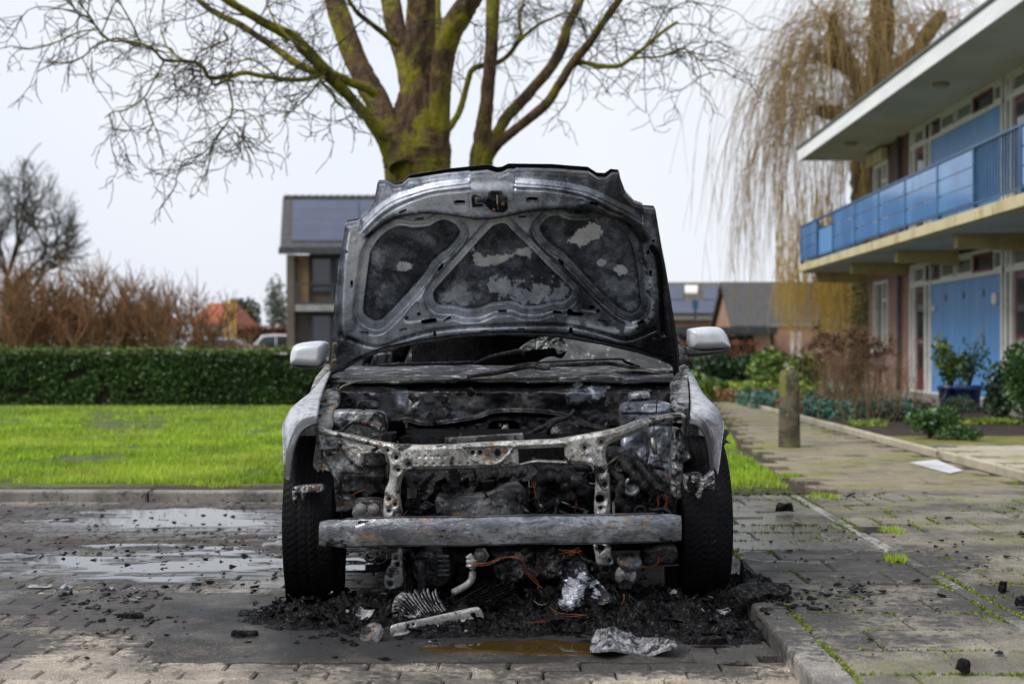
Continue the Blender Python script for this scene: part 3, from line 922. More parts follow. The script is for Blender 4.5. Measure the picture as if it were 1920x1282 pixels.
HN = np.array([0, -1, -.538]); HN /= np.linalg.norm(HN)
def hood_pos(Q, h):
    Y = (6.15 - .0436)/(1 + .538*(VPY - Q[:, 1])/FPX)
    u = (Q[:, 0] - 945)/330.0
    Y = Y + .05*(1 - u*u) - .02
    V = np.stack([(Q[:, 0]-VPX)*Y/FPX, Y, CAM_Z + (VPY-Q[:, 1])*Y/FPX], 1)
    return V + h[:, None]*HN[None, :]

HOOD = [(619,700),(620,652),(624,603),(634.7,500),(640,470),(647.8,420),(649,417.5),(671,414),(688,401),(701,379),(707,346),(710,343.5),(723,342),(739,348),(754,344),(766,332),
        (840,320),(915,313),(932,318),(941,317),(953,311),(1034,312),(1103,317),(1120,328),(1135,329),(1146,321),(1161,322.5),(1163,334),(1172.5,360),(1189,381),(1208,389),
        (1227,390.5),(1229,393),(1240,459),(1248,500),(1262.5,590),(1268,622),(1273,659),(1272,695),(1259,682),(1230.6,669),(1193,657.5),(1127.5,642.5),(1045,629),(940,624.7),
        (881,628),(817.5,634),(731,650),(675,672.5),(645,691)]
OPA = [(693.75,472.5),(708.75,448),(727.5,431),(746,423),(759,423),(774,425.6),(802.5,423),(821,413.5),(836,411.5),(853,419),(862.5,431),(862.5,439),(853,454),(838,470.6),(823,480),
       (808,495),(795,516),(774,540),(754,562),(720,597.5),(705,605),(690,599),(681,588),(681,571),(686,528),(690,500)]
OPB = [(941,417),(930,420),(917,429),(862.5,489),(819,538),(812,550),(814,566),(825,575),(853,576),(872,581.6),(898,580.6),(922.5,571),(945,569),(964,569),(983,576),(1011,576),
       (1034,569),(1056,567.5),(1069,558),(1073,547),(1069,537.5),(1030,500),(996,465),(962.5,433),(951,421)]
OPC = [(1011,429),(1015,420),(1028,407),(1045,403),(1056,408),(1071,412.5),(1099,413),(1120,407),(1135,406),(1148,414),(1169,433),(1182,450),(1189,472.5),(1197,515.6),(1199,541),
       (1202.5,569),(1197,582.5),(1184,590),(1169,586),(1146,567.5),(1124,547),(1090,511),(1071,491),(1056,476),(1037.5,463),(1019,444)]
OPEN = [catmull(np.vstack([o, o[:1]]), 4)[:-1] for o in (OPA, OPB, OPC)]
SLOTS = [(758,382,17,4.5,-29),(788,404,17,4.5,-8),(893,404,16,4.5,0),(979.5,400.5,16,4.5,-3),(1084,391,16,5,2),(1112,366,17,5,20),(1177,413,15,4.5,37),(696,432,15,4.5,-38),(661,526,5,15,2),
         (1219,507,5,15,-2),(827,499,15,4.5,-52),(1052,491,16,4.5,48),(864,363.5,23,10,0),(998,358,24,10,0),(805,597,32,12,-9),(1079,584,33,13,3),(838.5,594,16,4.5,-12),(942,583,17,4.5,-2),
         (1045,584,17,4.5,2),(1128,595,17,4.5,14),(1202,601,17,4.5,-24),(685,618,17,4.5,20),(757,611,16,4.5,-12),(908,614,15,4.5,-4),(977,611,15,4.5,0),(816,621,6,11,0),(1070,615,8,14,0),
         (763,591,9,9,0),(786,584,8.5,8.5,0),(1109,572,14,10,0),(1121,578,9,8.5,0),(651,468,9,8,0),(1224,446,7,7,0),(1214,467,6,9,0)]
SLOTP = [capsule(*s[:4], s[4]) if s[2] >= s[3] else capsule(s[0], s[1], s[3], s[2], s[4]+90) for s in SLOTS]
STEP1 = [(690,432),(715,412),(745,392),(775,383),(810,381),(850,385),(890,391),(925,391),(960,385),(1000,377),(1050,373),(1090,374),(1120,380),(1150,391),(1175,404),(1195,420),(1206,436)]
ARC_L = [(676,428),(705,398),(735,372),(770,353),(815,339),(882,330)]
ARC_R = [(966,330),(1035,335),(1085,343),(1120,356),(1150,373),(1185,398),(1205,412)]
ARC_L2 = [(684,432),(712,403),(742,379),(776,360),(820,346),(882,340)]
ARC_R2 = [(966,338),(1030,341),(1080,350),(1112,362),(1142,380),(1165,392)]
LOW1 = [(655,628),(690,640),(720,643),(760,628),(817,613),(880,607),(956,604),(1043,603),(1090,609),(1127,618),(1165,629),(1190,627),(1225,612)]
LOW2 = [(660,675),(700,656),(760,640),(825,629),(890,621),(956,617.5),(1010,618),(1071,622),(1130,634),(1190,648),(1240,668)]
EDGE_L = [(652,430),(646,470),(641,540),(639,600),(641,625)]
EDGE_R = [(1222,460),(1232,480),(1238,530),(1240,580),(1243,620)]
TRI_L = [(782,558),(790,563),(797,590),(793,597),(762,600),(755,593),(757,586),(776,563)]
TRI_R = [(1095,547),(1104,548),(1127,570),(1128,577),(1122,582),(1090,577),(1087,572),(1091,552)]
SEAM1 = [(881,331),(882,350),(882,384)]; SEAM2 = [(965,331),(964,352),(966,380)]

def groove(Q, line, depth, w, closed=False):
    d, _ = pdist(Q, catmull(line, 4), closed); return -depth*np.exp(-(d/w)**2)

def hood_relief(Q, dist):
    dist = pdist(Q, HOOD)[0]
    h = np.full(len(Q), .034)
    # moat round each window: rolled rim, low flange, shoulder
    for o in OPEN:
        d, _ = pdist(Q, o)
        h = np.minimum(h, .004 + .030*smooth01(d, 14.0, 18.0))
        h += .004*np.exp(-((d-1.2)/1.6)**2) - .004*np.exp(-((d-11.5)/2.0)**2)
    # front cross member: everything above STEP1 stands proud
    st = catmull(STEP1, 4)
    d, nr = pdist(Q, st, False)
    up = Q[:, 1] < np.interp(Q[:, 0], st[:, 0], st[:, 1])
    inx = (Q[:, 0] > 700) & (Q[:, 0] < 1200)
    amp = .062*smooth01(Q[:, 0], 690, 790)*(1 - smooth01(Q[:, 0], 1130, 1205))
    sgn = np.where(up, d, -d)
    h += np.where(inx, amp*smooth01(sgn, -11.0, -2.0), 0)*(up | (d < 12))
    # the outer lip beyond the arcs falls away towards the skin
    for arc, s in ((ARC_L, -1), (ARC_R, 1)):
        a = catmull(arc, 4); d, _ = pdist(Q, a, False)
        yy = np.interp(Q[:, 0], a[:, 0], a[:, 1]); m = (Q[:, 1] < yy) & (Q[:, 0] > a[0, 0]) & (Q[:, 0] < a[-1, 0])
        h -= np.where(m, .030*smooth01(d, 0, 8), 0)
    m = (Q[:, 0] > 882) & (Q[:, 0] < 966) & (Q[:, 1] < 345)
    h -= np.where(m, .018*smooth01(345 - Q[:, 1], 0, 20), 0)
    for ln, dp, w in ((ARC_L2, .011, 2.0), (ARC_R2, .011, 2.0), (ARC_L, .008, 2), (ARC_R, .008, 2), (LOW1, .020, 3.0), (LOW2, .018, 2.6), (EDGE_L, .024, 3.6), (EDGE_R, .024, 4.0), (SEAM1, .003, 2), (SEAM2, .003, 2)):
        h += groove(Q, ln, dp, w)
    for t in (TRI_L, TRI_R):
        ins = pip(Q, t); d, _ = pdist(Q, t); h += np.where(ins, -.006*smooth01(d, 0, 3.5), 0)
    # band below LOW1 bulges a little, rim is folded
    h += .005*np.exp(-((dist-4)/3.5)**2) - .018*np.exp(-(dist/7.0)**2)
    h += (fbm(Q[:, 0], Q[:, 1], 40, 3, 3) - .5)*.006
    h -= .006*np.exp(-(((Q[:, 0]-667)/9)**2 + ((Q[:, 1]-444)/12)**2)) - .006*np.exp(-(((Q[:, 0]-667)/4)**2 + ((Q[:, 1]-444)/6)**2))
    h += .006*np.exp(-(((Q[:, 0]-1090)/9)**4 + ((Q[:, 1]-360)/9)**4)) - .012*np.exp(-(((Q[:, 0]-1090)/5)**2 + ((Q[:, 1]-360)/4)**2))
    return h

def hood_tone(Q, dist):
    dist = pdist(Q, HOOD)[0]
    x, y = Q[:, 0], Q[:, 1]
    t = .68 - .30*smooth01(x, 900, 1120) + (fbm(x, y, 55, 5, 12) - .5)*.55
    t += .10*np.exp(-((x-700)/60)**2)
    # bare light bands on the right limb and lower corner
    pd, _ = pdist(Q, catmull([(1212,470),(1216,540),(1222,575),(1205,600),(1160,612),(1110,606),(1070,600)], 4), False)
    t += .42*np.exp(-(pd/7.0)**2)*(fbm(x, y, 14, 4, 5) > .42)
    # soot clings to the rim, the hinge corners and the bottom edge
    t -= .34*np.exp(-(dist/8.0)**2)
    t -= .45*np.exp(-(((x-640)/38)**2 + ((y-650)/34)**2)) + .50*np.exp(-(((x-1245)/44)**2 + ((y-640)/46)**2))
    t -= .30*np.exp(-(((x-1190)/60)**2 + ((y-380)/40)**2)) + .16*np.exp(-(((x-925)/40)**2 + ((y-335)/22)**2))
    for ln, a, w in (([(a, b+5) for a, b in STEP1], .62, 7.5), (LOW1, .20, 4), (LOW2, .22, 4), (EDGE_R, .4, 6)):  # shade under the step painted in as a dark band; creases darkened too
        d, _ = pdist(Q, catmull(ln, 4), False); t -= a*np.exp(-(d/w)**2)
    for o in OPEN:
        d, _ = pdist(Q, o); t -= .16*np.exp(-((d-16)/3.0)**2)
    return {'tone': np.clip(t, 0, 1)}

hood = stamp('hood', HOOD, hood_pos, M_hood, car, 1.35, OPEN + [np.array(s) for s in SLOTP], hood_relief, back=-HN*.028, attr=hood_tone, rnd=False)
tag(hood, 'raised hood with burnt stamped underside')

def blob(x, y, cx, cy, rx, ry, seed, wob=.9, soft=.25, sc=9):
    v = 1 - np.hypot((x-cx)/rx, (y-cy)/ry) + (fbm(x, y, sc, 5, seed) - .5)*wob + (fbm(x, y, 3.2, 3, seed+50) - .5)*.7
    return smooth01(v, 0, soft)
def polyblob(Q, poly, seed, amp=9, soft=2.5, sc=9):
    ins = pip(Q, poly); d, _ = pdist(Q, poly); s = np.where(ins, d, -d) + (fbm(Q[:, 0], Q[:, 1], sc, 5, seed) - .5)*amp + (fbm(Q[:, 0], Q[:, 1], 3.4, 3, seed+50) - .5)*11
    return smooth01(s, 0, soft)
def skin_tone(Q, dist):
    x, y = Q[:, 0], Q[:, 1]
    t = .34 + (fbm(x, y, 60, 5, 31) - .5)*.26
    P1 = polyblob(Q, [(885,464),(893,474),(908,481),(930,483),(956,479),(975,470),(990,466),(999,478),(996,487),(984,487),(966,483),(950,492),(935,500),(918,506),(898,503),(886,494)], 2)
    P2 = polyblob(Q, [(1058,458),(1072,446),(1090,430),(1108,421),(1121,415),(1130,440),(1122,452),(1103,461),(1088,468),(1074,462)], 4, 11)
    P3 = blob(x, y, 756, 504, 17, 9.5, 6, .5, .15, 8)
    P4 = blob(x, y, 1165, 510, 13, 11, 7, .7, .15, 8); P5 = blob(x, y, 1128, 497, 12, 7.5, 8, .4, .2, 8)
    P6 = blob(x, y, 935, 538, 26, 14, 9, 1.5, .12, 10); P7 = blob(x, y, 858, 555, 46, 30, 10, .9, .7, 14)
    P8 = blob(x, y, 705, 492, 18, 34, 11, .8, .8, 18); P9 = blob(x, y, 790, 450, 40, 16, 12, 1.0, .9, 22)
    P10 = blob(x, y, 1010, 555, 60, 22, 13, 2.6, .1, 9); P11 = blob(x, y, 725, 560, 30, 40, 14, 1.6, .7, 12); P12 = blob(x, y, 1170, 545, 50, 45, 15, 2.2, .5, 12)
    for p, a in ((P9, .13), (P11, .16), (P12, .12), (P8, .24), (P7, .42), (P10, .34), (P6, .42), (P1, .68), (P2, .66), (P3, .66), (P4, .64), (P5, .45)):
        t = np.maximum(t, t*(1-p) + p*np.clip(.30 + a, 0, 1)) if a > .3 else t + p*a
    # smooth dark fan at the top of the triangle, skin behind the inner panel painted black to shade the slots
    inw = np.zeros(len(Q), bool)
    for o in OPEN: inw |= pip(Q, o)
    d = np.full(len(Q), 1e9)
    for o in OPEN: d = np.minimum(d, pdist(Q, o)[0])
    t = np.where(inw, t - .16*np.exp(-(d/4.0)**2), .03)
    return {'tone': np.clip(t, 0, 1)}
SKIN = [(x + (945-x)*.004, y) for x, y in HOOD]
stamp('outer_skin', SKIN, hood_pos, M_hood, hood, 1.5, (), lambda Q, d: np.full(len(Q), -.022) + (fbm(Q[:, 0], Q[:, 1], 70, 3, 8) - .5)*.008, back=-HN*.004, attr=skin_tone, rnd=False)

def hp(px, py, h=.045):
    return hood_pos(np.array([[px, py]], float), np.array([h]))[0]
# latch plate, striker arm and bolts
LAT = [(916,343),(920,343),(921,341),(941,341),(942,343),(943,349),(948,350),(952,352),(953,374),(946,380),(925,379),(913,368),(908,362),(908,353),(918,352)]
stamp('latch', LAT, lambda Q, h: hood_pos(Q, h + .104), M_dark, hood, 1.2, (), lambda Q, d: .003*smooth01(d, 0, 2), back=-HN*.012, rnd=False)
mb = MB()
mb.bar(hp(889, 347, .12), hp(895, 346, .125), .006, .012).bar(hp(889, 347, .12), hp(891, 366, .12), .012, .014).bar(hp(889, 366, .11), hp(908, 366, .11), .016, .01)
mb.bar(hp(896, 357, .115), hp(914, 355, .115), .018, .012).bar(hp(892, 345, .12), hp(904, 348, .13), .006, .006)
mb.build('latch_hook', M_black, hood)
for p in ((899, 357), (927, 374), (944, 363.5)):
    mb = MB(); mb.lathe([(.008, 0), (.008, .008), (.0055, .011)], hp(*p, .108), HN, 6); mb.build('latch_bolt', M_rustbolt, hood)
mb = MB(); mb.tube([hp(933, 346, .112), hp(934, 360, .125), hp(935, 372, .115)], .0028, 6); mb.build('striker_pin', M_bolt, hood)
# hinges
HIN = [(624,636),(630,633),(640,634),(640.5,668),(634,686),(628,689),(620.5,686)]
hg = stamp('hinge', HIN, lambda Q, h: hood_pos(Q, h + .030), M_olive, hood, 1.5, (), lambda Q, d: .003*smooth01(d, 0, 3), back=-HN*.01, rnd=False)
for p in ((631, 639.5), (629.5, 669.5)):
    mb = MB(); mb.lathe([(.013, 0), (.011, .006), (.006, .008), (.006, .004)], hp(*p, .034), HN, 12); mb.build('hinge_bolt', M_olive, hg)
HIR = [(1255,620),(1262,618),(1267,650),(1270,690),(1262,700),(1258,670)]
stamp('hinge', HIR, lambda Q, h: hood_pos(Q, h + .030), M_black, hood, 1.5, (), lambda Q, d: .003*smooth01(d, 0, 3), back=-HN*.01, rnd=False)
# limp remains of a hose on the right corner
mb = MB(); mb.tube(catmull([hp(1222, 627, .03), hp(1232, 628, .045), hp(1245, 622, .05), hp(1253, 622, .05), hp(1257, 629, .045)], 4), .0035, 6)
mb.build('washer_hose', M_black, hood)

# ---------------------------------------------------------------- fenders and body sides
def body_half(side):
    """front fender: sections (Y, [(half width, z)...]) from the hood gap to the wheel arch or sill"""
    def arch(Y):
        d = abs(Y - 5.42)
        return .315 + math.sqrt(max(.365**2 - d*d, 0)) if d < .365 else .20
    secs = []
    for Y in [5.03, 5.06, 5.10, 5.16, 5.24, 5.34, 5.44, 5.54, 5.64, 5.72, 5.78, 5.80, 5.95, 6.1, 6.28]:
        f = (Y - 5.03)/1.25
        xi = .655 + .125*f**.8; zi = .690 + .185*f**.75          # hood gap line
        xo = (.755 if side < 0 else .735) + (.080 if side < 0 else .086)*min(1, f*4.0)**.7                              # side
        zs = zi - .055 + .025*f                                   # shoulder
        zb = max(arch(Y), .20) if Y < 5.8 else .20
        if Y < 5.08: zb = .490 if side < 0 else .525
        pts = []
        for k in range(11):
            t = k/10
            # superellipse from (xi, zi) round the shoulder to (xo, zs-.15), then straight down
            if t <= .6:
                q = t/.6*math.pi/2
                x = xi + (xo - xi)*math.sin(q)**.9; z = max(zb + .002, zi - (zi - max(zs - .17, zb))*(1 - math.cos(q))**1.15)
            else:
                s = (t - .6)/.4; z0 = max(max(zs - .17, zb), zb); x = xo + .004*math.sin(s*math.pi); z = z0 + (zb - z0)*s
            pts.append((CARX + side*x, Y, z))
        secs.append(pts)
    V = [p for s in secs for p in s]; n = 11
    Fc = []
    for i in range(len(secs)-1):
        for k in range(n-1):
            q = (i*n+k, i*n+k+1, (i+1)*n+k+1, (i+1)*n+k)
            Fc.append(q if side > 0 else q[::-1])
    return V, Fc
for side in (-1, 1):
    V, Fc = body_half(side)
    o = np_mesh('fender', V, Fc, M_silver, car, True)
    md = o.modifiers.new('sub', 'SUBSURF'); md.levels = 1; md.render_levels = 2
    md = o.modifiers.new('thick', 'SOLIDIFY'); md.thickness = .006; md.offset = -1
    tag(o, 'silver fender with scorched edge')

def side_panel(side):
    """door skins and quarter panel behind the fender, window line open"""
    st = [6.285, 6.5, 6.9, 7.3, 7.7, 8.0, 8.25, 8.45, 8.6, 8.8, 8.95, 9.05]
    V = []; n = 7
    for Y in st:
        g = max(0, (Y - 8.4)/.65)
        zt = .878 + .05*min(1, (Y-6.28)/2); w = .838 - .10*g*g
        zb = .20
        d = abs(Y - 8.02)
        if d < .36: zb = .31 + math.sqrt(.36**2 - d*d)
        if Y > 8.4: zb = max(zb, .26)
        for k in range(n):
            t = k/(n-1); z = zt + (zb - zt)*t
            V.append((CARX + side*(w - .055*(1-t)**3 - .02*t*t), Y, z))
    Fc = []
    for i in range(len(st)-1):
        for k in range(n-1):
            q = (i*n+k, i*n+k+1, (i+1)*n+k+1, (i+1)*n+k); Fc.append(q if side > 0 else q[::-1])
    return V, Fc
M_body = mat_char('scorched_paint', ((.30, .31, .33), (.42, .43, .45)), .42, .25, .1, .5, .15, scale=5)
for side in (-1, 1):
    V, Fc = side_panel(side)
    o = np_mesh('side_panel', V, Fc, M_body, car, True)
    md = o.modifiers.new('thick', 'SOLIDIFY'); md.thickness = .012; md.offset = -1
# roof, pillars, tail, floor
V = []; n = 9
rs = [(7.02, 1.375, .50), (7.15, 1.415, .53), (7.5, 1.45, .545), (8.0, 1.45, .54), (8.45, 1.425, .52), (8.68, 1.39, .49)]
for Y, z, w in rs:
    for k in range(n):
        u = -1 + 2*k/(n-1); V.append((CARX + w*u, Y, z - .045*u*u - .03*abs(u)**6))
Fc = [(i*n+k, i*n+k+1, (i+1)*n+k+1, (i+1)*n+k) for i in range(len(rs)-1) for k in range(n-1)]
o = np_mesh('roof', V, Fc, M_dark, car, True); md = o.modifiers.new('thick', 'SOLIDIFY'); md.thickness = .03
for side in (-1, 1):
    s_ = lambda x, y, z: (CARX + side*x, y, z)
    for nm, pts, r in (('windscreen_pillar', [s_(.775, 6.28, .87), s_(.67, 6.62, 1.13), s_(.52, 7.04, 1.36)], .034),
                       ('roof_rail', [s_(.52, 7.04, 1.36), s_(.555, 7.5, 1.39), s_(.545, 8.1, 1.39), s_(.50, 8.68, 1.34)], .036),
                       ('centre_pillar', [s_(.79, 7.42, .89), s_(.69, 7.46, 1.14), s_(.56, 7.5, 1.38)], .045),
                       ('rear_pillar', [s_(.77, 8.72, .90), s_(.66, 8.75, 1.12), s_(.50, 8.66, 1.34)], .085)):
        mb = MB(); mb.tube(catmull(pts, 4), r, 10); mb.build(nm, M_dark, car, True)
mb = MB()
mb.prism([(CARX-.70, 9.06, .26), (CARX+.70, 9.06, .26), (CARX+.72, 9.02, .60), (CARX+.68, 8.97, .92), (CARX-.68, 8.97, .92), (CARX-.72, 9.02, .60)], (0, .05, 0))
mb.build('tailgate', M_body, car, bevel=.01)
MB().box(CARX-.70, CARX+.70, 6.2, 9.0, .20, .235).build('floor_pan', M_void, car)
for sx in (-.37, .37):
    sf = MB().box(CARX+sx-.23, CARX+sx+.23, 7.3, 7.75, .33, .43).build('front_seat', M_void, car, bevel=.03)
    mb = MB(); mb.hexa([(CARX+sx-.23, 7.70, .43), (CARX+sx+.23, 7.70, .43), (CARX+sx+.23, 7.80, .43), (CARX+sx-.23, 7.80, .43)], [(CARX+sx-.19, 7.86, 1.02), (CARX+sx+.19, 7.86, 1.02), (CARX+sx+.19, 7.95, 1.02), (CARX+sx-.19, 7.95, 1.02)])
    mb.build('backrest', M_void, sf, bevel=.03)
    MB().box(CARX+sx-.12, CARX+sx+.12, 7.88, 7.95, 1.05, 1.22).build('headrest', M_void, sf, bevel=.03)
MB().box(CARX-.62, CARX+.62, 8.35, 8.50, .3, 1.10).build('rear_bench', M_void, car, bevel=.03)
for sx in (-.38, 0, .38): MB().box(CARX+sx-.13, CARX+sx+.13, 8.40, 8.48, 1.10, 1.26).build('headrest', M_void, car, bevel=.03)
MB().box(CARX-.52, CARX+.52, 8.74, 8.76, .93, 1.33).build('rear_window', mat_glass('sooted_glass', (.006, .006, .006), .5), car)
mb = MB(); mb.tube([(CARX-.7, 6.62, .80), (CARX+.7, 6.62, .80)], .035, 8); mb.box(CARX-.66, CARX+.66, 6.55, 6.8, .62, .78)
mb.build('dashboard', M_void, car)

# ---------------------------------------------------------------- wheels
def tyre_mesh(cx, cy, steer, wdt=.205, Rr=.318, nt_h=300, nw=30):
    th = np.linspace(0, 2*np.pi, nt_h, endpoint=False)
    prof = []
    for k in range(nw + 1):
        u = -1 + 2*k/nw
        a = abs(u)
        r = Rr - .010*a**4 if a < .86 else Rr - .010*.86**4 - .13*((a - .86)/.14)**1.5
        prof.append((u, r))
    for u in (1.0, .8): prof.append((u, Rr - .165 if u == 1 else Rr - .165))
    P = np.array(prof); m = len(P)
    U, T = np.meshgrid(P[:, 0], th); Rm = np.tile(P[:, 1], (nt_h, 1))
    tread = (np.abs(U) < .86)
    ch = (np.abs(U)*9 + T*Rr/.0265) % 1.0
    g = (ch < .26) & (np.abs(U) > .08)
    circ = (np.abs(np.abs(U) - .34) < .05) | (np.abs(U) < .04)
    Rm = Rm - np.where(tread & (g | circ), .0065, 0)
    Wd = U*wdt/2*(1 + .03*(np.arange(m)[None, :] == 0))
    # the tyre sags where it stands
    zz = Rm*np.cos(T); yy = Rm*np.sin(T)
    zz = np.where(zz < -.300, -.300 - (zz + .300)*0, zz)
    bulge = 1 + .10*np.exp(-((zz + .30)/.06)**2)
    X = Wd*bulge; Z = zz + .300; Yv = yy
    c, s = math.cos(steer), math.sin(steer)
    V = np.stack([cx + X*c - Yv*s, cy + X*s + Yv*c, Z + .004], -1).reshape(-1, 3)
    i = np.arange(nt_h)[:, None]; j = np.arange(m-1)[None, :]; i2 = (i+1) % nt_h
    Fc = np.stack([i*m+j, i2*m+j, i2*m+j+1, i*m+j+1], -1).reshape(-1, 4)
    return V, Fc
for side, steer in ((-1, R(2.5)), (1, R(2.5))):
    for cy in (5.42, 8.02):
        st = steer if cy < 6 else 0
        cx = CARX + side*.722
        w = empty('wheel', (cx, cy, 0)); w.parent = car; w.location = Vector((cx, cy, 0)) - wl(car)
        V, Fc = tyre_mesh(cx, cy, st)
        np_mesh('tyre', V, Fc, M_tyre, w, True)
        mb = MB(); ax = (math.cos(st), math.sin(st), 0)
        mb.lathe([(.155, -.085), (.160, -.08), (.150, -.06), (.145, .05), (.160, .085), (.150, .088), (.142, .06), (.06, .045), (.055, .07), (.0, .07)], (cx, cy, .304), (ax[0]*side, ax[1]*side, 0), 28)
        mb.build('rim', M_dark, w, True)
        mb = MB(); mb.lathe([(.12, -.012), (.125, -.01), (.125, .01), (.12, .012)], (cx - side*.10, cy, .304), ax, 28)
        mb.build('brake_disc', M_dark, w, True)
# wheel-arch liners (what is left of them): dark shells that close the view behind the tyres
for side in (-1, 1):
    V = []; n = 14; xs = [.40, .55, .68]
    for k in range(n):
        a = math.pi*(-.05 + 1.1*k/(n-1))
        for x in xs: V.append((CARX + side*x, 5.44 - .40*math.cos(a), .30 + .37*math.sin(a)))
    Fc = [(k*3+j, k*3+j+1, (k+1)*3+j+1, (k+1)*3+j) for k in range(n//2, n-1) for j in range(2)]
    o = np_mesh('arch_liner', V, Fc, M_void, car, True); md = o.modifiers.new('thick', 'SOLIDIFY'); md.thickness = .01

# ---------------------------------------------------------------- mirrors
for side in (-1, 1):
    if side < 0: OUT = [(544,676),(545,664),(549,652),(557,645),(575,641),(598,639),(608,641),(612,648),(612,664),(608,680),(600,688),(575,687),(548,684)]
    else: OUT = [(1292,620),(1296,616),(1315,613),(1340,612.5),(1353,616),(1362,626),(1367,640),(1368,652),(1340,655),(1312,656),(1297,653),(1292,640)]
    def dome(Q, d): return .055*np.sqrt(np.clip(1 - (1 - np.clip(d/16.0, 0, 1))**2, 0, 1))
    mr = stamp('mirror', OUT, flat_at(6.40), M_mirror, car, 1.5, (), dome, back=(0, .10, 0))
    tag(mr, 'silver wing mirror')
    if side < 0: B = [(546,684),(575,687),(600,686),(611,677),(617,676),(617,688),(606,692),(575,692),(550,690)]
    else: B = [(1284,650),(1292,650),(1312,655),(1345,654),(1368,651),(1366,658),(1340,664),(1312,668),(1290,669),(1283,664)]
    stamp('mirror_base', B, flat_at(6.40), M_plast, mr, 1.5, (), lambda Q, d: .045*np.sqrt(np.clip(1 - (1 - np.clip(d/5.0, 0, 1))**2, 0, 1)), back=(0, .10, 0))

# ---------------------------------------------------------------- bumper beam
def beam():
    st = np.linspace(-1, 1, 41)
    prof = [(.026, .049), (.002, .030), (-.002, .012), (.002, -.040), (.010, -.047), (.05, -.047), (.05, .052), (.022, .052)]
    V = []
    for u in st:
        pxx = 938 + 340*u
        Yc = 4.80 + .085*u*u + .03*max(0, abs(u) - .9)*10*.3
        zc = CAM_Z + (VPY - (997 - 5*u))*Yc/FPX
        X = (pxx - VPX)*Yc/FPX
        sag = .004*math.sin(u*9)
        for k, (dy, dz) in enumerate(prof):
            if k >= 6 and abs(u) > .88: dz = .044
            V.append((X, Yc + dy + .002*math.sin(u*23 + k), zc + dz*(1.0 if abs(u) < .99 else .9) + sag*.3))
    n = len(prof)
    Fc = [(i*n+k, (i+1)*n+k, (i+1)*n+(k+1) % n, i*n+(k+1) % n) for i in range(len(st)-1) for k in range(n)]
    Fc.append(tuple(range(n))); Fc.append(tuple(range((len(st)-1)*n + n-1, (len(st)-1)*n - 1, -1)))
    return V, Fc
V, Fc = beam()
bb = np_mesh('bumper_beam', V, Fc, M_beam, car, True); tag(bb, 'bare steel bumper beam with rust streaks')
md = bb.modifiers.new('b', 'BEVEL'); md.width = .006; md.segments = 2; md.angle_limit = R(35)
for sx in (-.46, .40):
    MB().box(CARX+sx-.035, CARX+sx+.035, 4.86, 5.15, .30, .365).build('crash_box', M_dark, car, bevel=.006)

# ---------------------------------------------------------------- radiator support
SUP = [(590,805),(594,799),(604,800),(622,808),(667,816.5),(720,829),(777,834),(833,833),(905,829),(982,825),(1041,823),(1088,815),(1153,803),(1201,786),(1257,775),(1283,776),(1283,787),(1243,791),(1187,814),(1145,831),
       (1136,842),(1136,859),(1142,881),(1143,901),(1143,965),(1115,965),(1117,901),(1111,881),(1100,871),(1060,870),(1004,867),(971,873),(930,876),(875,878),(815,880),(774,880),(763,884),(752,901),(749,929),(752,975),
       (721,975),(721,923),(729,901),(731,873),(726,850),(718,842),(678.5,831),(622,817),(598,815)]
SUPH = [[(972,842),(1058,838),(1059,864),(1004,862),(973,869)], capsule(743,857,7,7), capsule(766,869,7,7), capsule(727,844,6,6), capsule(747,880,6,6), capsule(1096,839,6,6), capsule(1127,828,6,6),
        capsule(1129,882,7,6), capsule(1134,907,7,7), capsule(1125,935,17,15), capsule(730,935,5,5), capsule(741,945,6,6), capsule(730,957,6,6), capsule(1126,952,5,5), capsule(886,848,7,7), capsule(900,848,8,8), capsule(933,849,12,16), capsule(1208,782,11,5,-12)]
def sup_Y(px, py):
    u = np.abs(px - 938)/345.0
    return 4.98 + .17*np.clip(u - .55, 0, 1)**1.2*2 + 0*py
def sup_relief(Q, d):
    h = .010*smooth01(d, 0, 2.2) + .008*smooth01(d, 4.5, 6.5)
    x, y = Q[:, 0], Q[:, 1]
    # pressed trough with the V-shaped sill in the middle
    vline = catmull([(868,840),(885,858),(905,868),(930,868),(952,852),(964,836)], 4); dv, _ = pdist(Q, vline, False)
    h += .006*np.exp(-(dv/4.0)**2)
    ins = pip(Q, [(868,838),(885,856),(905,865),(930,865),(950,850),(962,836)]); h -= .010*ins
    for cx, cy, r in ((743,857,11),(766,872,9),(1104,856,9),(1096,839,9),(1128,830,9),(1125,935,13),(1133,906,10),(741,945,9),(730,935,8)):
        dd = np.hypot(x-cx, y-cy); h -= .007*np.exp(-((dd/r)**2)*2)
    row = catmull([(780,866),(830,864),(880,872),(920,870)], 3)
    for k in range(12):
        cx = 782 + k*16; h -= .006*np.exp(-(((x-cx)/2.6)**2 + ((y-(870 - .012*(cx-782)))/2.6)**2))
    for k in range(5):
        cx = 786 + k*12; h -= .006*np.exp(-(((x-cx)/2.4)**2 + ((y-855)/2.4)**2))
    return h + (fbm(x, y, 30, 3, 5) - .5)*.008
rsup = stamp('radiator_support', SUP, flat_at(sup_Y), M_steel_r, car, 1.5, [np.array(h) for h in SUPH], sup_relief, back=(0, .035, 0))
tag(rsup, 'rusty pressed steel radiator support')
stamp('support_flange', [(834,834),(834,820),(900,816),(981,811),(982,826),(905,830)], flat_at(5.03), M_grey, rsup, 1.6, (), lambda Q, d: .003*smooth01(d, 0, 3), back=(0, .004, 0), rnd=False)
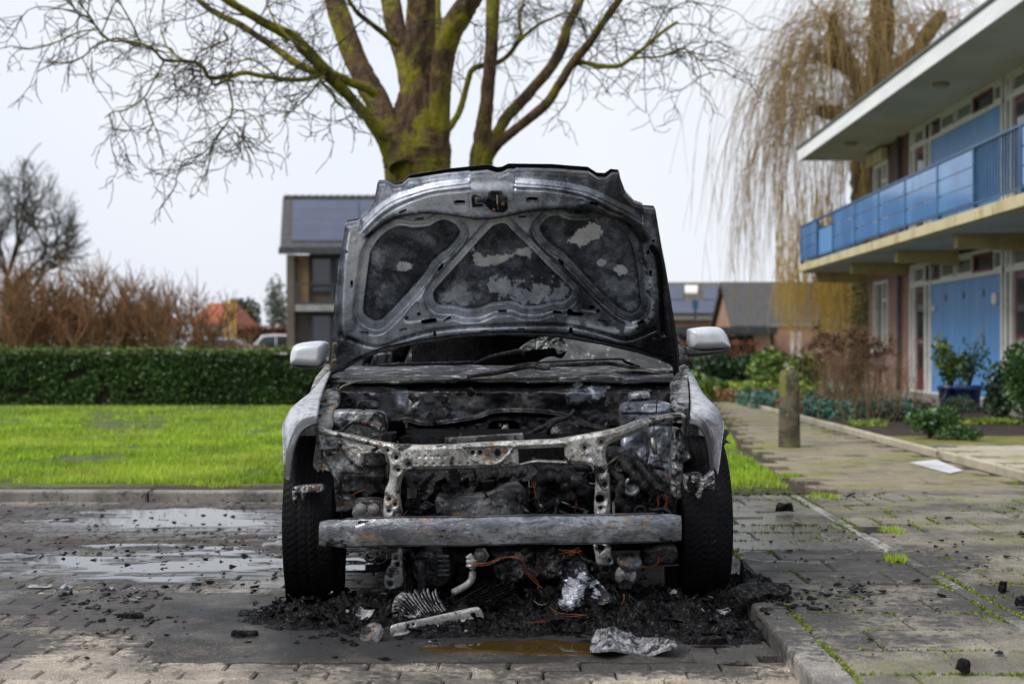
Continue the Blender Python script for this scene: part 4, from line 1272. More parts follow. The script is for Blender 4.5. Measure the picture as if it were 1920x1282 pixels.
for p in ((913, 848), (947, 844), (1117, 847)):
    mb = MB(); mb.lathe([(.011, 0), (.011, .004), (.008, .005), (.008, .011), (.0, .011)], W(*p, 4.975), (0, -1, 0), 8); mb.build('support_bolt', M_rustbolt, rsup)
# lower continuation of the uprights below the beam
for OUT, H in (([(734,1028),(753,1028),(753,1048),(755,1060),(755,1103),(723,1103),(722,1072),(733,1055)], [capsule(742,1046,6,6), capsule(745,1057,8,8), capsule(733,1078,7,7), capsule(732,1094,9,8)]),
               ([(1112,1020),(1143,1020),(1146,1040),(1152,1058),(1122,1060),(1116,1040)], [capsule(1127,1027,13,12), capsule(1143,1050,6,6)])):
    stamp('lower_bracket', OUT, flat_at(5.0), M_steel, car, 1.5, [np.array(h) for h in H], lambda Q, d: .010*np.sqrt(np.clip(1-(1-np.clip(d/6, 0, 1))**2, 0, 1)), back=(0, .03, 0))
mb = MB(); mb.lathe([(.012, 0), (.012, .004), (.008, .006), (.008, .012), (0, .012)], W(1130, 1041, 4.985), (0, -1, 0), 8); mb.build('bracket_bolt', M_bolt, car)

# ---------------------------------------------------------------- firewall, cowl, windscreen
FW = [(630,735),(640,722),(668,714),(705,711),(850,709),(1000,705),(1110,701),(1180,695),(1255,708),(1258,780),(1200,830),(1100,845),(820,850),(700,840),(640,800)]
def fw_relief(Q, d):
    x, y = Q[:, 0], Q[:, 1]
    rib = catmull([(738,800),(765,788),(800,795),(850,790),(900,782),(930,772),(1000,771),(1060,779),(1090,792),(1130,805)], 4)
    dr, _ = pdist(Q, rib, False); below = y > np.interp(x, rib[:, 0], rib[:, 1])
    h = .10*smooth01(y, 712, 735) - .05*below*smooth01(dr, 0, 8) + .022*np.exp(-(dr/3.2)**2)
    h -= .05*np.exp(-(((x-760)/30)**2 + ((y-735)/26)**2)) ; h += .05*np.exp(-(((x-1075)/50)**2 + ((y-735)/28)**2))
    h += (fbm(x, y, 45, 4, 8) - .5)*.05
    return h
def fw_tone(Q, d):
    x, y = Q[:, 0], Q[:, 1]
    t = .04 + (fbm(x, y, 30, 5, 6) - .5)*.16
    t += .38*blob(x, y, 757, 742, 24, 24, 3, .8, .6, 10) + .45*blob(x, y, 1085, 740, 40, 22, 4, 1.0, .5, 14) + .40*blob(x, y, 1120, 728, 16, 18, 5, 1.4, .2, 8)
    t += .16*blob(x, y, 860, 775, 80, 9, 6, 1.5, .5, 10)
    return {'tone': np.clip(t, 0, 1)}
stamp('firewall', FW, flat_at(6.16), M_hood, car, 2.2, [np.array(capsule(945,803,62,32))], fw_relief, back=(0, .05, 0), attr=fw_tone)
MB().box(CARX-.55, CARX+.60, 6.30, 6.33, .35, .80).build('bulkhead', M_void, car)
mb = MB()
for k, (a, b) in enumerate((((938, 796), 5.0), ((951, 796), 5.0), ((945, 805), 9.0))):
    mb.lathe([(.001*b*1.6, 0), (.001*b*1.6, .03), (.0009*b, .034), (.0009*b, .02)], W(*a, 6.18), (0, -1, 0), 12)
mb.build('valve_block', M_alu, car)
# cowl shelf
def cowl():
    V = []; nx_, ny_ = 90, 14
    for j in range(ny_):
        v = j/(ny_-1)
        for i in range(nx_):
            u = -1 + 2*i/(nx_-1)
            x = CARX + .785*u
            y = 6.06 + .32*v + .05*(1 - u*u)*0 + .06*u*u*(1-v)
            z = .828 + .050*v + .012*math.sin(v*3.1)*(1) - .012*abs(u)**3 + .010*(vnoise(np.array([u*9.0]), np.array([v*4.0]), 3)[0]-.5)
            if j == 0: z -= .012
            V.append((x, y, z))
    Fc = [(j*nx_+i, j*nx_+i+1, (j+1)*nx_+i+1, (j+1)*nx_+i) for j in range(ny_-1) for i in range(nx_-1)]
    return V, Fc
M_cowl, nt_, b_, _o = new_mat('cowl_ash')
ps_ = n_pos(nt_, (1, 3.5, 1))
cc = n_mix(nt_, n_range(nt_, n_noise(nt_, ps_, 9, 6, .6), .4, .65), (.008, .008, .009), (.035, .036, .04))
cc = n_mix(nt_, n_range(nt_, n_noise(nt_, ps_, 13, 8, .72, .4), .55, .60), cc, (.42, .43, .46))
nt_.links.new(cc, b_.inputs['Base Color']); b_.inputs['Roughness'].default_value = .38
n_bump(nt_, b_, n_noise(nt_, n_pos(nt_), 60, 5, .7), .6, .006)
V, Fc = cowl()
o = np_mesh('cowl', V, Fc, M_cowl, car, True); md = o.modifiers.new('t', 'SOLIDIFY'); md.thickness = .012
mb = MB(); mb.tube(catmull([W(636,735,6.0), W(640,726,6.0), W(660,718,6.02), W(690,713,6.04), W(760,712,6.06), W(900,709,6.06), W(1000,706.5,6.06), W(1110,701,6.06), W(1190,694,6.04), W(1240,700,6.0)], 5), .0055, 6)
mb.build('cowl_lip', M_olive, car, True)
# wiper arms
for nm, pts, rr in (('wiper_arm', [(875,706,6.02,7),(930,699,6.03,8),(985,687,6.05,11),(1003,686,6.05,13),(1022,690,6.05,9),(1032,690,6.05,4)], 1),
                    ('wiper_arm', [(1030,684,6.08,8),(1090,683,6.08,9),(1140,681,6.08,8),(1180,688,6.06,7),(1225,697,6.04,6),(1262,697,6.02,5)], 1),
                    ('wiper_blade', [(966,684,6.12,4),(1010,679.5,6.13,4),(1075,676,6.14,3.5),(1160,673,6.15,4),(1172,678,6.15,6),(1200,688,6.14,5)], 1),
                    ('scuttle_strip', [(708,685,6.2,5),(740,683,6.2,6),(800,681,6.2,5),(850,680,6.2,6),(890,678,6.2,5)], 1),
                    ('wiper_blade', [(888,681,6.18,3),(920,669,6.2,6),(955,661,6.2,8),(978,658,6.2,9),(981,668,6.2,4)], 1)):
    P = [W(a, b, c) for a, b, c, d in pts]; rad = [d*6.1/FPX*.5 for a, b, c, d in pts]
    P2 = catmull(P, 4); r2 = np.interp(np.linspace(0, 1, len(P2)), np.linspace(0, 1, len(rad)), rad)
    mb = MB(); mb.tube(P2, r2, 8); mb.build(nm, M_dark if nm == 'wiper_arm' else M_black, car, True)
# what is left of the windscreen
WS = [(1000,690),(1012,676),(1034,668),(1052,672),(1062,660),(1058,650),(1042,652),(1028,645),(1030,634),(1060,632),(1130,644),(1200,659),(1250,682),(1256,694),(1200,694),(1100,690)]
stamp('windscreen', WS, flat_at(lambda px, py: 6.36 + (690-py)*.0026), M_milk, car, 2.0, (), lambda Q, d: (fbm(Q[:, 0], Q[:, 1], 40, 4, 2) - .5)*.05, back=(0, .006, 0))
SH = [(970,656),(982,646),(1000,636),(1025,631),(1052,632),(1062,648),(1060,658),(1046,664),(1040,652),(1020,654),(1000,655),(985,658)]
stamp('glass_flap', SH, flat_at(lambda px, py: 6.28 + (690-py)*.001), M_milk, car, 1.6, (), lambda Q, d: (fbm(Q[:, 0], Q[:, 1], 16, 4, 7) - .5)*.09, back=(0, .006, 0))
# ================================================================== ENGINE BAY
def dome_r(r, a):
    return lambda Q, d: a*np.sqrt(np.clip(1 - (1 - np.clip(d/r, 0, 1))**2, 0, 1))
def dome_n(r, a, sc, na, seed):
    return lambda Q, d: a*np.sqrt(np.clip(1 - (1 - np.clip(d/r, 0, 1))**2, 0, 1)) + (fbm(Q[:, 0], Q[:, 1], sc, 4, seed) - .5)*na

# upper rails behind the headlamps
RL = [(582,778),(586,752),(592,733),(612,729),(632,730),(634,758),(624,772),(618,808),(600,800),(581,790)]
stamp('upper_rail', RL, flat_at(lambda px, py: 5.25 + (800-py)*.007), M_steel_r, car, 1.6, [np.array(capsule(605,752,12,4,5)), np.array(capsule(597,780,10,4,5))], dome_n(7, .02, 14, .02, 2), back=(0, .05, 0))
RR = [(1258,714),(1284,706),(1290,722),(1292,764),(1276,769),(1261,766)]
stamp('upper_rail', RR, flat_at(lambda px, py: 5.30 + (768-py)*.008), M_steel, car, 1.6, [np.array(capsule(1276,757,13,4,0))], dome_n(5, .02, 12, .02, 3), back=(0, .05, 0))
for pts in ([(592,735),(598,716),(610,700),(617,690)], [(1290,712),(1284,695),(1276,688)]):
    P = [W(a, b, 5.75 + (735-b)*.012) for a, b in pts]
    mb = MB(); mb.tube(catmull(P, 3), .022, 8); mb.build('gutter', M_steel_r, car, True)

# left strut tower: domed cup on a bracketed leg
mb = MB(); c = W(667, 800, 5.60)
mb.lathe([(.135, -.20), (.125, -.03), (.118, .045), (.105, .062), (.07, .068), (.0, .07)], c, (0, .0, 1), 28)
st_ = mb.build('strut_tower', M_steel_r, car, True); tag(st_, 'light grey strut tower with rust')
stamp('strut_cover', [(622,795),(625,772),(640,767),(690,768),(718,772),(724,782),(725,806),(712,812),(690,800),(650,795),(640,805)], flat_at(5.42), M_steel, st_, 1.6, (), dome_n(9, .035, 18, .02, 4), back=(0, .04, 0))
stamp('fluid_cap', [(668,765),(670,752),(690,751),(706,755),(708,766)], flat_at(5.62), M_dark, car, 1.6, (), dome_r(6, .03), back=(0, .06, 0))
mb = MB(); mb.lathe([(.022, 0), (.02, .012), (.012, .014), (.012, .004), (0, .004)], W(655, 754, 6.0), (0, -1, .1), 16); mb.build('grommet', M_dark, car, True)
stamp('strut_tab', [(697,812),(738,810),(740,816),(735,832),(715,834),(700,822)], flat_at(5.35), M_dark, car, 1.6, (), dome_r(4, .012), back=(0, .05, 0))

# left apron sheet, torn and creased
AP = [(596,812),(625,818),(668,832),(710,838),(724,850),(726,880),(722,900),(700,905),(650,886),(642,902),(640,924),(660,930),(668,945),(665,958),(612,958),(606,930),(604,905),(590,892),(587,862),(592,838)]
def ap_relief(Q, d):
    x, y = Q[:, 0], Q[:, 1]
    h = .02*np.sqrt(np.clip(1 - (1 - np.clip(d/8, 0, 1))**2, 0, 1)) + (fbm(x, y, 34, 4, 14) - .5)*.07
    for ln in ([(600,820),(612,850),(625,880),(640,905)], [(640,832),(660,860),(700,880)]):
        dd, _ = pdist(Q, catmull(ln, 4), False); h += .02*np.exp(-(dd/5.0)**2)
    return h
stamp('inner_apron', AP, flat_at(5.20), M_steel_r, car, 1.7, [np.array(capsule(661,867,5,5))], ap_relief, back=(0, .06, 0))
stamp('inner_apron', [(1262,800),(1278,806),(1288,840),(1296,858),(1284,868),(1279,890),(1280,935),(1268,940),(1256,930),(1258,860)], flat_at(5.16), M_steel, car, 1.7, (), dome_n(7, .02, 22, .05, 15), back=(0, .06, 0))
# horizontal tray and longitudinal rail end at the left
stamp('rail_plate', [(640,896),(650,888),(720,890),(730,900),(728,924),(700,926),(690,940),(672,922),(642,924)], flat_at(5.12), M_dark, car, 1.7, (), dome_n(5, .012, 30, .02, 16), back=(0, .05, 0))
lr = stamp('mount_bracket', [(665,938),(672,936),(712,936),(722,944),(724,972),(664,972)], flat_at(5.02), M_grey, car, 1.6, (), dome_r(5, .012), back=(0, .08, 0))
for p in ((676, 953), (700, 953)):
    mb = MB(); mb.lathe([(.020, 0), (.020, .006), (.013, .007), (.013, .018), (.004, .020), (0, .02)], W(*p, 5.008), (0, -1, 0), 12); mb.build('mount_bolt', M_bolt, lr)
# stacked rubber mount
mb = MB(); c = W(702, 905, 5.06)
mb.lathe([(.040, 0), (.042, .02), (.045, .022), (.045, .03), (.040, .034), (.040, .06), (.046, .064), (.048, .07), (.040, .075), (.038, .10), (.034, .105), (0, .105)], c, (0, 0, 1), 26)
mb.build('rubber_mount', M_black, car, True)
# headlamp brackets under the fender tips
hb = stamp('headlamp_bracket', [(548,912),(566,909),(588,908),(604,909),(604,922),(574,924),(570,946),(565,930),(560,928),(553,948),(548,930)], flat_at(5.04), M_steel, car, 1.4, (), dome_n(3.5, .012, 9, .03, 5), back=(0, .03, 0))
for p in ((581.5, 915.5), (595.5, 915.5)):
    mb = MB(); mb.lathe([(.009, 0), (.007, .006), (0, .007)], W(*p, 5.02), (0, -1, 0), 10); mb.build('bracket_rivet', M_rustbolt, hb)
hb = stamp('headlamp_bracket', [(1280,888),(1312,886),(1318,896),(1326,890),(1338,880),(1340,905),(1338,920),(1330,918),(1318,920),(1314,935),(1304,932),(1290,922),(1284,915)], flat_at(5.04), M_steel, car, 1.4, [np.array([(1288,906),(1302,906),(1304,924),(1290,918)])], dome_n(3.5, .012, 9, .03, 6), back=(0, .03, 0))
for p in ((1287, 896), (1300, 895)):
    mb = MB(); mb.lathe([(.009, 0), (.007, .006), (0, .007)], W(*p, 5.02), (0, -1, 0), 10); mb.build('bracket_rivet', M_bolt, hb)
# right: washer/battery tower, cap and its bracket
BT = [(1164,770),(1168,760),(1182,754),(1212,752),(1244,753),(1260,762),(1262,800),(1272,850),(1276,900),(1268,940),(1240,935),(1205,900),(1168,850),(1165,810)]
def bt_relief(Q, d):
    x, y = Q[:, 0], Q[:, 1]
    return .03*np.sqrt(np.clip(1 - (1 - np.clip(d/8, 0, 1))**2, 0, 1)) + .012*smooth01(775-y, 0, 3) + (fbm(x, y, 40, 4, 17) - .5)*.045 - .01*np.exp(-((y-797)/2.0)**2)
def bt_tone(Q, d):
    x, y = Q[:, 0], Q[:, 1]
    return {'tone': np.clip(.42 + (fbm(x, y, 30, 5, 18) - .5)*.5 - .25*smooth01(y, 860, 930), 0, 1)}
stamp('battery_tower', BT, flat_at(5.42), M_hood, car, 1.7, (), bt_relief, back=(0, .14, 0), attr=bt_tone)
stamp('fluid_cap', [(1180,751),(1180,738),(1188,735),(1208,733),(1218,736),(1218,748),(1200,751)], flat_at(5.5), M_steel, car, 1.5, (), dome_r(6, .03), back=(0, .06, 0))
mb = MB(); mb.tube(catmull([W(1236,732,5.4), W(1232,750,5.33), W(1230,775,5.3), W(1226,800,5.26), W(1220,830,5.2), W(1212,850,5.15), W(1203,862,5.1)], 4), .0028, 6)
mb.build('ground_cable', M_dark, car, True)
mb = MB(); mb.tube([W(1223,820,5.2), W(1226,835,5.2), W(1229,852,5.2)], [.006, .012, .008], 8); mb.build('cable_end', M_bolt, car, True)

# grey tank low in the middle
TK = [(815,938),(822,928),(850,932),(885,928),(920,922),(948,912),(968,908),(983,920),(990,940),(990,965),(975,978),(835,980),(820,968)]
stamp('oil_tank', TK, flat_at(5.12), M_grey, car, 1.7, (), dome_n(20, .06, 40, .02, 21), back=(0, .2, 0))
mb = MB(); mb.lathe([(.020, 0), (.02, .03), (.024, .032), (.024, .04), (.018, .04), (.018, .02)], W(915, 920, 5.2), (0, 0, 1), 16); mb.build('tank_neck', M_black, car, True)

# engine: block, melted lumps in front of it, drum, hoses
MB().box(CARX-.42, CARX+.46, 5.45, 5.95, .30, .62).build('engine_block', M_void, car, bevel=.03)
def lump_relief(seed, a):
    def f(Q, d):
        x, y = Q[:, 0], Q[:, 1]
        r = 1 - np.abs(fbm(x, y, 38, 5, seed)*2 - 1)*1.6
        r2 = np.abs(fbm(x, y, 15, 4, seed+3)*2 - 1)
        return a*(r + .5*r2) - .05*np.exp(-(d/8.0)**2)
    return f
stamp('melted_mass', [(755,890),(800,884),(900,880),(1000,872),(1100,872),(1110,890),(1116,970),(1000,985),(880,985),(760,985),(750,940)], flat_at(5.28), M_black, car, 1.6, (), lump_relief(3, .05), back=(0, .3, 0))
stamp('melted_mass', [(1140,850),(1160,845),(1200,860),(1235,890),(1262,930),(1270,955),(1262,985),(1145,985),(1146,900)], flat_at(5.08), M_black, car, 1.6, (), lump_relief(7, .06), back=(0, .3, 0))
stamp('melted_mass', [(1000,905),(1020,880),(1060,882),(1100,900),(1112,930),(1112,975),(1060,980),(1010,975)], flat_at(5.10), M_black, car, 1.6, (), lump_relief(12, .06), back=(0, .2, 0))
mb = MB(); mb.lathe([(.10, 0), (.105, .02), (.105, .1), (.09, .14), (.05, .17), (0, .175)], W(1055, 838, 5.75), (0, -1, .3), 26); mb.build('air_drum', M_dark, car, True)
hoses = [([(1000,860,5.1),(1018,895,5.05),(1010,925,5.03),(1020,955,5.05),(1030,975,5.05)], .012), ([(1008,900,5.02),(1040,890,5.0),(1060,905,5.0),(1075,935,5.02)], .022), ([(1065,890,5.0),(1085,905,4.98),(1100,925,5.02)], .026),
         ([(1160,855,5.02),(1180,880,4.98),(1205,905,4.98),(1230,925,5.0)], .018), ([(1185,850,4.99),(1205,880,4.97),(1232,912,4.97),(1240,918,4.97)], .0125), ([(1140,880,5.02),(1165,900,4.98),(1160,935,4.98),(1180,960,5.0)], .016),
         ([(1028,812,5.5),(1030,800,5.45),(1042,790,5.5),(1065,783,5.6),(1075,770,5.7)], .008), ([(985,818,5.6),(1020,800,5.6),(1060,792,5.65),(1110,800,5.6),(1150,812,5.5)], .011), ([(760,890,5.1),(770,915,5.08),(765,945,5.08),(775,970,5.1)], .010),
         ([(860,830,5.3),(865,812,5.4),(868,820,5.35),(900,826,5.4)], .005), ([(1200,800,5.35),(1215,850,5.2),(1190,900,5.02)], .006)]
for pts, r in hoses:
    P = catmull([W(*q) for q in pts], 5); mb = MB(); mb.tube(P, r*(1 + .25*np.sin(np.arange(len(P))*1.9)), 9); mb.build('hose', M_black, car, True)
for p, r, Y in (((1183, 912), .030, 5.0), ((1135, 1065), .02, 5.05), ((1200, 958), .022, 5.0)):
    mb = MB(); mb.lathe([(r*1.1, 0), (r*1.15, .012), (r, .02), (r*.65, .02), (r*.6, .006), (0, .006)], W(*p, Y), (0, -1, 0), 20); mb.build('pulley', M_dark if p[0] != 1183 else M_steel, car, True)
for k, (x0, y0) in enumerate(((1055, 905), (1075, 895), (1088, 880), (1062, 930), (1085, 945), (1165, 870), (1178, 935), (1212, 940), (1240, 955), (800, 900), (850, 890), (780, 940), (1030, 945))):
    mb = MB(); a = random.uniform(0, 3.1); L_ = random.uniform(.02, .05); q = W(x0, y0, 5.04 + random.uniform(-.03, .06))
    mb.bar((q[0]-L_*math.cos(a), q[1], q[2]-L_*math.sin(a)), (q[0]+L_*math.cos(a), q[1]+.02, q[2]+L_*math.sin(a)), random.uniform(.015, .035), random.uniform(.012, .03))
    mb.build('charred_fitting', M_black, car, bevel=.004)
mb = MB(); mb.bar(W(1150, 940, 5.0), W(1150, 972, 5.0), .034, .01); mb.build('olive_tab', M_olive, car, bevel=.003)
# alternator, gearbox and other low parts under the beam
mb = MB(); c = W(815, 1060, 5.25)
mb.lathe([(.07, -.05), (.078, -.045), (.078, .05), (.06, .07), (.02, .075), (0, .09)], c, (0, -1, .05), 26); mb.build('alternator', M_dark, car, True)
for k in range(5):
    for s in (-1, 1):
        MB().box(c[0] + s*.038 - .020, c[0] + s*.038 + .020, 5.160, 5.175, c[2] + .045 - k*.017, c[2] + .052 - k*.017).build('alternator_fin', M_grey, car)
stamp('lower_mass', [(760,1030),(900,1028),(1100,1024),(1112,1060),(1100,1110),(960,1120),(880,1122),(770,1118),(762,1080)], flat_at(5.30), M_void, car, 2.0, (), lump_relief(15, .07), back=(0, .3, 0))
stamp('gearbox', [(920,1032),(1000,1030),(1060,1034),(1100,1040),(1096,1075),(1040,1085),(960,1092),(930,1080)], flat_at(5.18), M_dark, car, 1.8, (), dome_n(12, .05, 16, .06, 23), back=(0, .2, 0))
stamp('dark_reservoir', [(1205,1030),(1240,1022),(1268,1024),(1268,1052),(1240,1060),(1207,1058)], flat_at(5.05), M_black, car, 1.6, (), dome_n(6, .025, 12, .02, 24), back=(0, .12, 0))
mb = MB(); mb.bar(W(1200, 1062, 5.04), W(1272, 1058, 5.04), .03, .006); mb.build('reservoir_strap', M_grey, car, bevel=.002)
MB().box(CARX-.52, CARX-.30, 5.15, 5.9, .25, .33).build('control_arm', M_void, car, bevel=.02)
MB().box(CARX+.34, CARX+.55, 5.15, 5.9, .22, .33).build('control_arm', M_void, car, bevel=.02)
MB().box(CARX-.45, CARX+.45, 5.35, 6.3, .20, .30).build('subframe', M_void, car, bevel=.02)
mb = MB(); mb.tube(catmull([W(878,1040,5.02), W(885,1052,5.02), W(886,1078,5.02), W(880,1092,5.02), W(862,1104,5.0), W(850,1110,4.98)], 4), .0125, 10); mb.build('coolant_pipe', M_alu, car, True)
mb = MB(); mb.lathe([(.019, 0), (.02, .006), (.014, .008), (.019, .016), (.02, .022), (.014, .026), (0, .026)], W(884, 1062, 5.02), (0, 0, 1), 14); mb.build('pipe_collar', M_alu, car, True)
mb = MB(); mb.lathe([(.028, 0), (.030, .01), (.018, .012), (.016, .03), (0, .032)], W(902, 1040, 5.1), (0, -1, 0), 6); mb.build('pulley_nut', M_grey, car)
mb = MB(); mb.tube(catmull([W(786,1055,5.1), W(790,1060,5.05), W(792,1090,5.03), W(790,1112,5.02)], 4), [.016]*13, 10); mb.build('drain_hose', M_black, car, True)
stamp('tow_eye', [(680,1040),(690,1032),(706,1034),(710,1046),(700,1052),(684,1050)], flat_at(5.03), M_grey, car, 1.4, [np.array(capsule(694,1042,13,10))], dome_r(3, .012), back=(0, .04, 0), rnd=False)
# the two horn discs
for p, ax, r in (((1180, 1051), (.15, -.45, 1), .042), ((1173, 1078), (-.2, -1, .25), .037)):
    mb = MB(); mb.lathe([(r*.5, -.022), (r*.86, -.02), (r, -.008), (r*1.04, 0), (r, .006), (r*.75, .012), (r*.5, .008), (r*.3, .016), (0, .018)], W(*p, 4.97), ax, 28)
    mb.build('horn', M_grey, car, True)
# loose wires
wires = [[(884,1058,5.0),(910,1056,4.98),(935,1047,4.97),(958,1046,4.97),(975,1048,4.97),(990,1075,4.97),(1003,1092,4.97),(1013,1103,4.96)], [(1050,1030,5.1),(1070,1035,5.05),(1085,1028,5.05),(1092,1040,5.05)], [(1055,1036,5.08),(1075,1042,5.04),(1088,1036,5.04)],
         [(1238,885,5.02),(1250,890,5.0),(1254,900,5.0)], [(1240,925,4.99),(1250,935,4.99),(1246,948,4.99),(1238,960,5.0)], [(1230,925,4.99),(1236,945,4.99),(1232,965,5.0)], [(660,930,5.08),(668,922,5.06),(680,918,5.06)], [(680,800,5.35),(684,793,5.35),(705,793,5.35),(718,806,5.35)],
         [(760,965,5.0),(752,972,5.0),(765,958,5.0)], [(1003,905,5.0),(1000,920,5.0),(1004,930,5.0)], [(1228,1040,5.0),(1236,1046,5.0),(1232,1058,4.98),(1214,1062,4.98),(1200,1062,4.98)], [(1078,960,5.02),(1082,945,5.0),(1080,935,5.02)]]
for k, w_ in enumerate(wires):
    for j in range(3 if k in (0, 1, 2, 4) else 2):
        P = [Vector(W(*q)) + Vector((random.gauss(0, .005), random.gauss(0, .004), random.gauss(0, .005))) for q in w_]
        mb = MB(); mb.tube(catmull(P, 4), .0013 if k else .0015, 5, False); mb.build('wire', M_wire, car, True)
# tangle of burnt loom and brittle hoses
rgt = random.Random(21)
for k in range(90):
    zone = rgt.choice([(765, 1110, 885, 975, 5.02, 5.14), (1145, 1262, 850, 975, 4.96, 5.06), (1000, 1112, 880, 975, 4.99, 5.05), (690, 1265, 1030, 1108, 5.0, 5.16), (640, 740, 760, 900, 5.12, 5.4)])
    x0_, y0_ = rgt.uniform(zone[0], zone[1]), rgt.uniform(zone[2], zone[3]); Yk = rgt.uniform(zone[4], zone[5]); a_ = rgt.uniform(0, 6.28); pts_ = []
    for j in range(6):
        pts_.append(W(x0_, y0_, Yk)); a_ += rgt.gauss(0, .7); st_k = rgt.uniform(5, 15); x0_ += st_k*math.cos(a_); y0_ += st_k*math.sin(a_)*.8 + 1.5; Yk += rgt.gauss(0, .012)
        y0_ = min(max(y0_, zone[2]-6), zone[3]+4); x0_ = min(max(x0_, zone[0]-8), zone[1]+6)
    mb = MB(); mb.tube(catmull(pts_, 4), rgt.choice([.0016, .002, .003, .0045, .007]), 5, False); mb.build('burnt_cable', rgt.choice([M_black, M_black, M_black, M_dark, M_grey]), car, True)
for k in range(46):
    zone = rgt.choice([(770, 1105, 885, 970, 5.05, 5.16), (1150, 1255, 860, 970, 4.97, 5.05), (760, 1200, 1032, 1100, 5.05, 5.18), (745, 1240, 720, 810, 5.9, 6.05)])
    c_ = Vector(W(rgt.uniform(zone[0], zone[1]), rgt.uniform(zone[2], zone[3]), rgt.uniform(zone[4], zone[5]))); n_ = rgt.randint(4, 6); r_k = rgt.uniform(.008, .028); tw = rgt.uniform(0, 6.28)
    mb = MB(); mb.prism([c_ + Vector((r_k*rgt.uniform(.5, 1.2)*math.cos(tw + 6.28*q/n_), rgt.gauss(0, .006), r_k*rgt.uniform(.5, 1.2)*math.sin(tw + 6.28*q/n_))) for q in range(n_)], (rgt.gauss(0, .004), .004, rgt.gauss(0, .004)))
    mb.build('burnt_flake', rgt.choice([M_black, M_black, M_dark, M_grey]), car)
# torn lining hanging out behind the right wheel arch
TL = [(1352,806),(1362,803),(1368,812),(1364,816),(1361,822),(1366,828),(1372,832),(1362,830),(1356,838),(1353,826)]
stamp('torn_lining', TL, flat_at(5.80), M_plast, car, 1.2, (), dome_n(3, .01, 6, .02, 2), back=(0, .01, 0), rnd=False)
# ================================================================== BURNT DEBRIS ON THE GROUND
M_ash = mat_char('char_heap', ((.004, .004, .0045), (.013, .013, .014)), .2, 0, .08, .38, scale=26, bump=1.0, glint=.6)
M_flake = mat_char('ash_flake', ((.12, .12, .13), (.36, .36, .38)), .46, 0, .3, .55, .1, scale=30, bump=.6)

# the heap: one continuous crust of charred plastic, highest under the beam and by the right wheel
def heap():
    xs = np.arange(-1.35, 1.02, .0068); ys = np.arange(4.30, 5.55, .0085)
    gx, gy = np.meshgrid(xs, ys)
    def bump(cx, cy, rx, ry, a): return a*np.exp(-(((gx-cx)/rx)**2 + ((gy-cy)/ry)**2))
    base = bump(-.62, 5.08, .28, .22, .075) + bump(-.45, 4.88, .22, .16, .05) + bump(.02, 5.0, .25, .2, .085) + bump(.30, 5.02, .25, .2, .075) + bump(.42, 4.86, .22, .16, .095) + bump(.60, 5.06, .2, .14, .06) \
         + bump(.72, 5.25, .16, .10, .10) + bump(-.15, 4.8, .25, .12, .03) + bump(.65, 4.72, .18, .12, .03) + bump(-1.0, 5.05, .3, .12, .018) + bump(-.2, 5.3, .5, .16, .06)
    n1 = fbm(gx, gy, .12, 5, 41); n2 = fbm(gx, gy, .05, 6, 43); n3 = np.abs(fbm(gx, gy, .03, 4, 47)*2 - 1)
    z = base*(.05 + 1.25*n1) + ((n2 - .45)*.085 + (.2 - n3)*.05)*smooth01(base, .004, .05) - .012 + .022*(n1-.5)
    z = np.where(gx > .75, np.maximum(z, -.02) + 0.0, z)
    kerbz = np.where(gx > .752, .062, 0)
    z = z + kerbz*smooth01(base, .01, .05)
    ny, nx = gx.shape
    V = np.stack([gx.ravel(), gy.ravel(), z.ravel()], 1)
    i = np.arange(ny-1)[:, None]*nx + np.arange(nx-1)[None, :]
    lim = (z > kerbz - .006); k = (lim[:-1, :-1] | lim[1:, :-1] | lim[:-1, 1:] | lim[1:, 1:]).ravel()
    return V, np.stack([i, i+1, i+nx+1, i+nx], -1).reshape(-1, 4)[k]
V, Fc = heap()
HEAPV = V
tag(np_mesh('char_debris', V, Fc, M_ash, None, False), 'black crumbly heap of charred debris under the car front', 'debris', kind='stuff')

def chunk_mesh(rg, r):
    """irregular burnt crumb: squashed random hull of 8-14 faces"""
    bm = bmesh.new()
    for _ in range(9):
        v = Vector((rg.gauss(0, 1), rg.gauss(0, 1), rg.gauss(0, .55))); v.normalize(); v *= r*rg.uniform(.55, 1.1); v.z *= .6
        bm.verts.new(v)
    bmesh.ops.convex_hull(bm, input=bm.verts)
    V = [tuple(v.co) for v in bm.verts]; bm.verts.index_update()
    Fc = [tuple(v.index for v in f.verts) for f in bm.faces]; bm.free(); return V, Fc
rg = random.Random(3)
protos = [chunk_mesh(rg, 1.0) for _ in range(14)]
def scatter(name, n, regions, rmin, rmax, mat, label, cat, seed):
    rg = random.Random(seed); V = []; Fc = []
    while n > 0:
        cx, cy, rx, ry, w = rg.choices(regions, [q[4] for q in regions])[0]
        x, y = rg.gauss(cx, rx), rg.gauss(cy, ry)
        if y < 4.05 or y > 9.3: continue
        z = .062 if x > .752 and y < 8.8 else (.05 if y > 8.97 else 0)
        if abs(x - .752) < .02: continue
        if fbm(np.array([x]), np.array([y]), .5, 3, 77)[0] < rg.uniform(.3, .62): continue
        r = rmin*(rmax/rmin)**(rg.random()**2.2); a = rg.uniform(0, 6.28); pv, pf = rg.choice(protos); c, s = math.cos(a), math.sin(a); sx = rg.uniform(.6, 1.5)
        b = len(V)
        V += [(x + r*(px*sx*c - py*s), y + r*(px*sx*s + py*c), z + r*.25 + r*pz*.8) for px, py, pz in pv]; Fc += [tuple(k + b for k in f) for f in pf]; n -= 1
    return tag(np_mesh(name, V, Fc, mat, None, False), label, cat, kind='stuff')
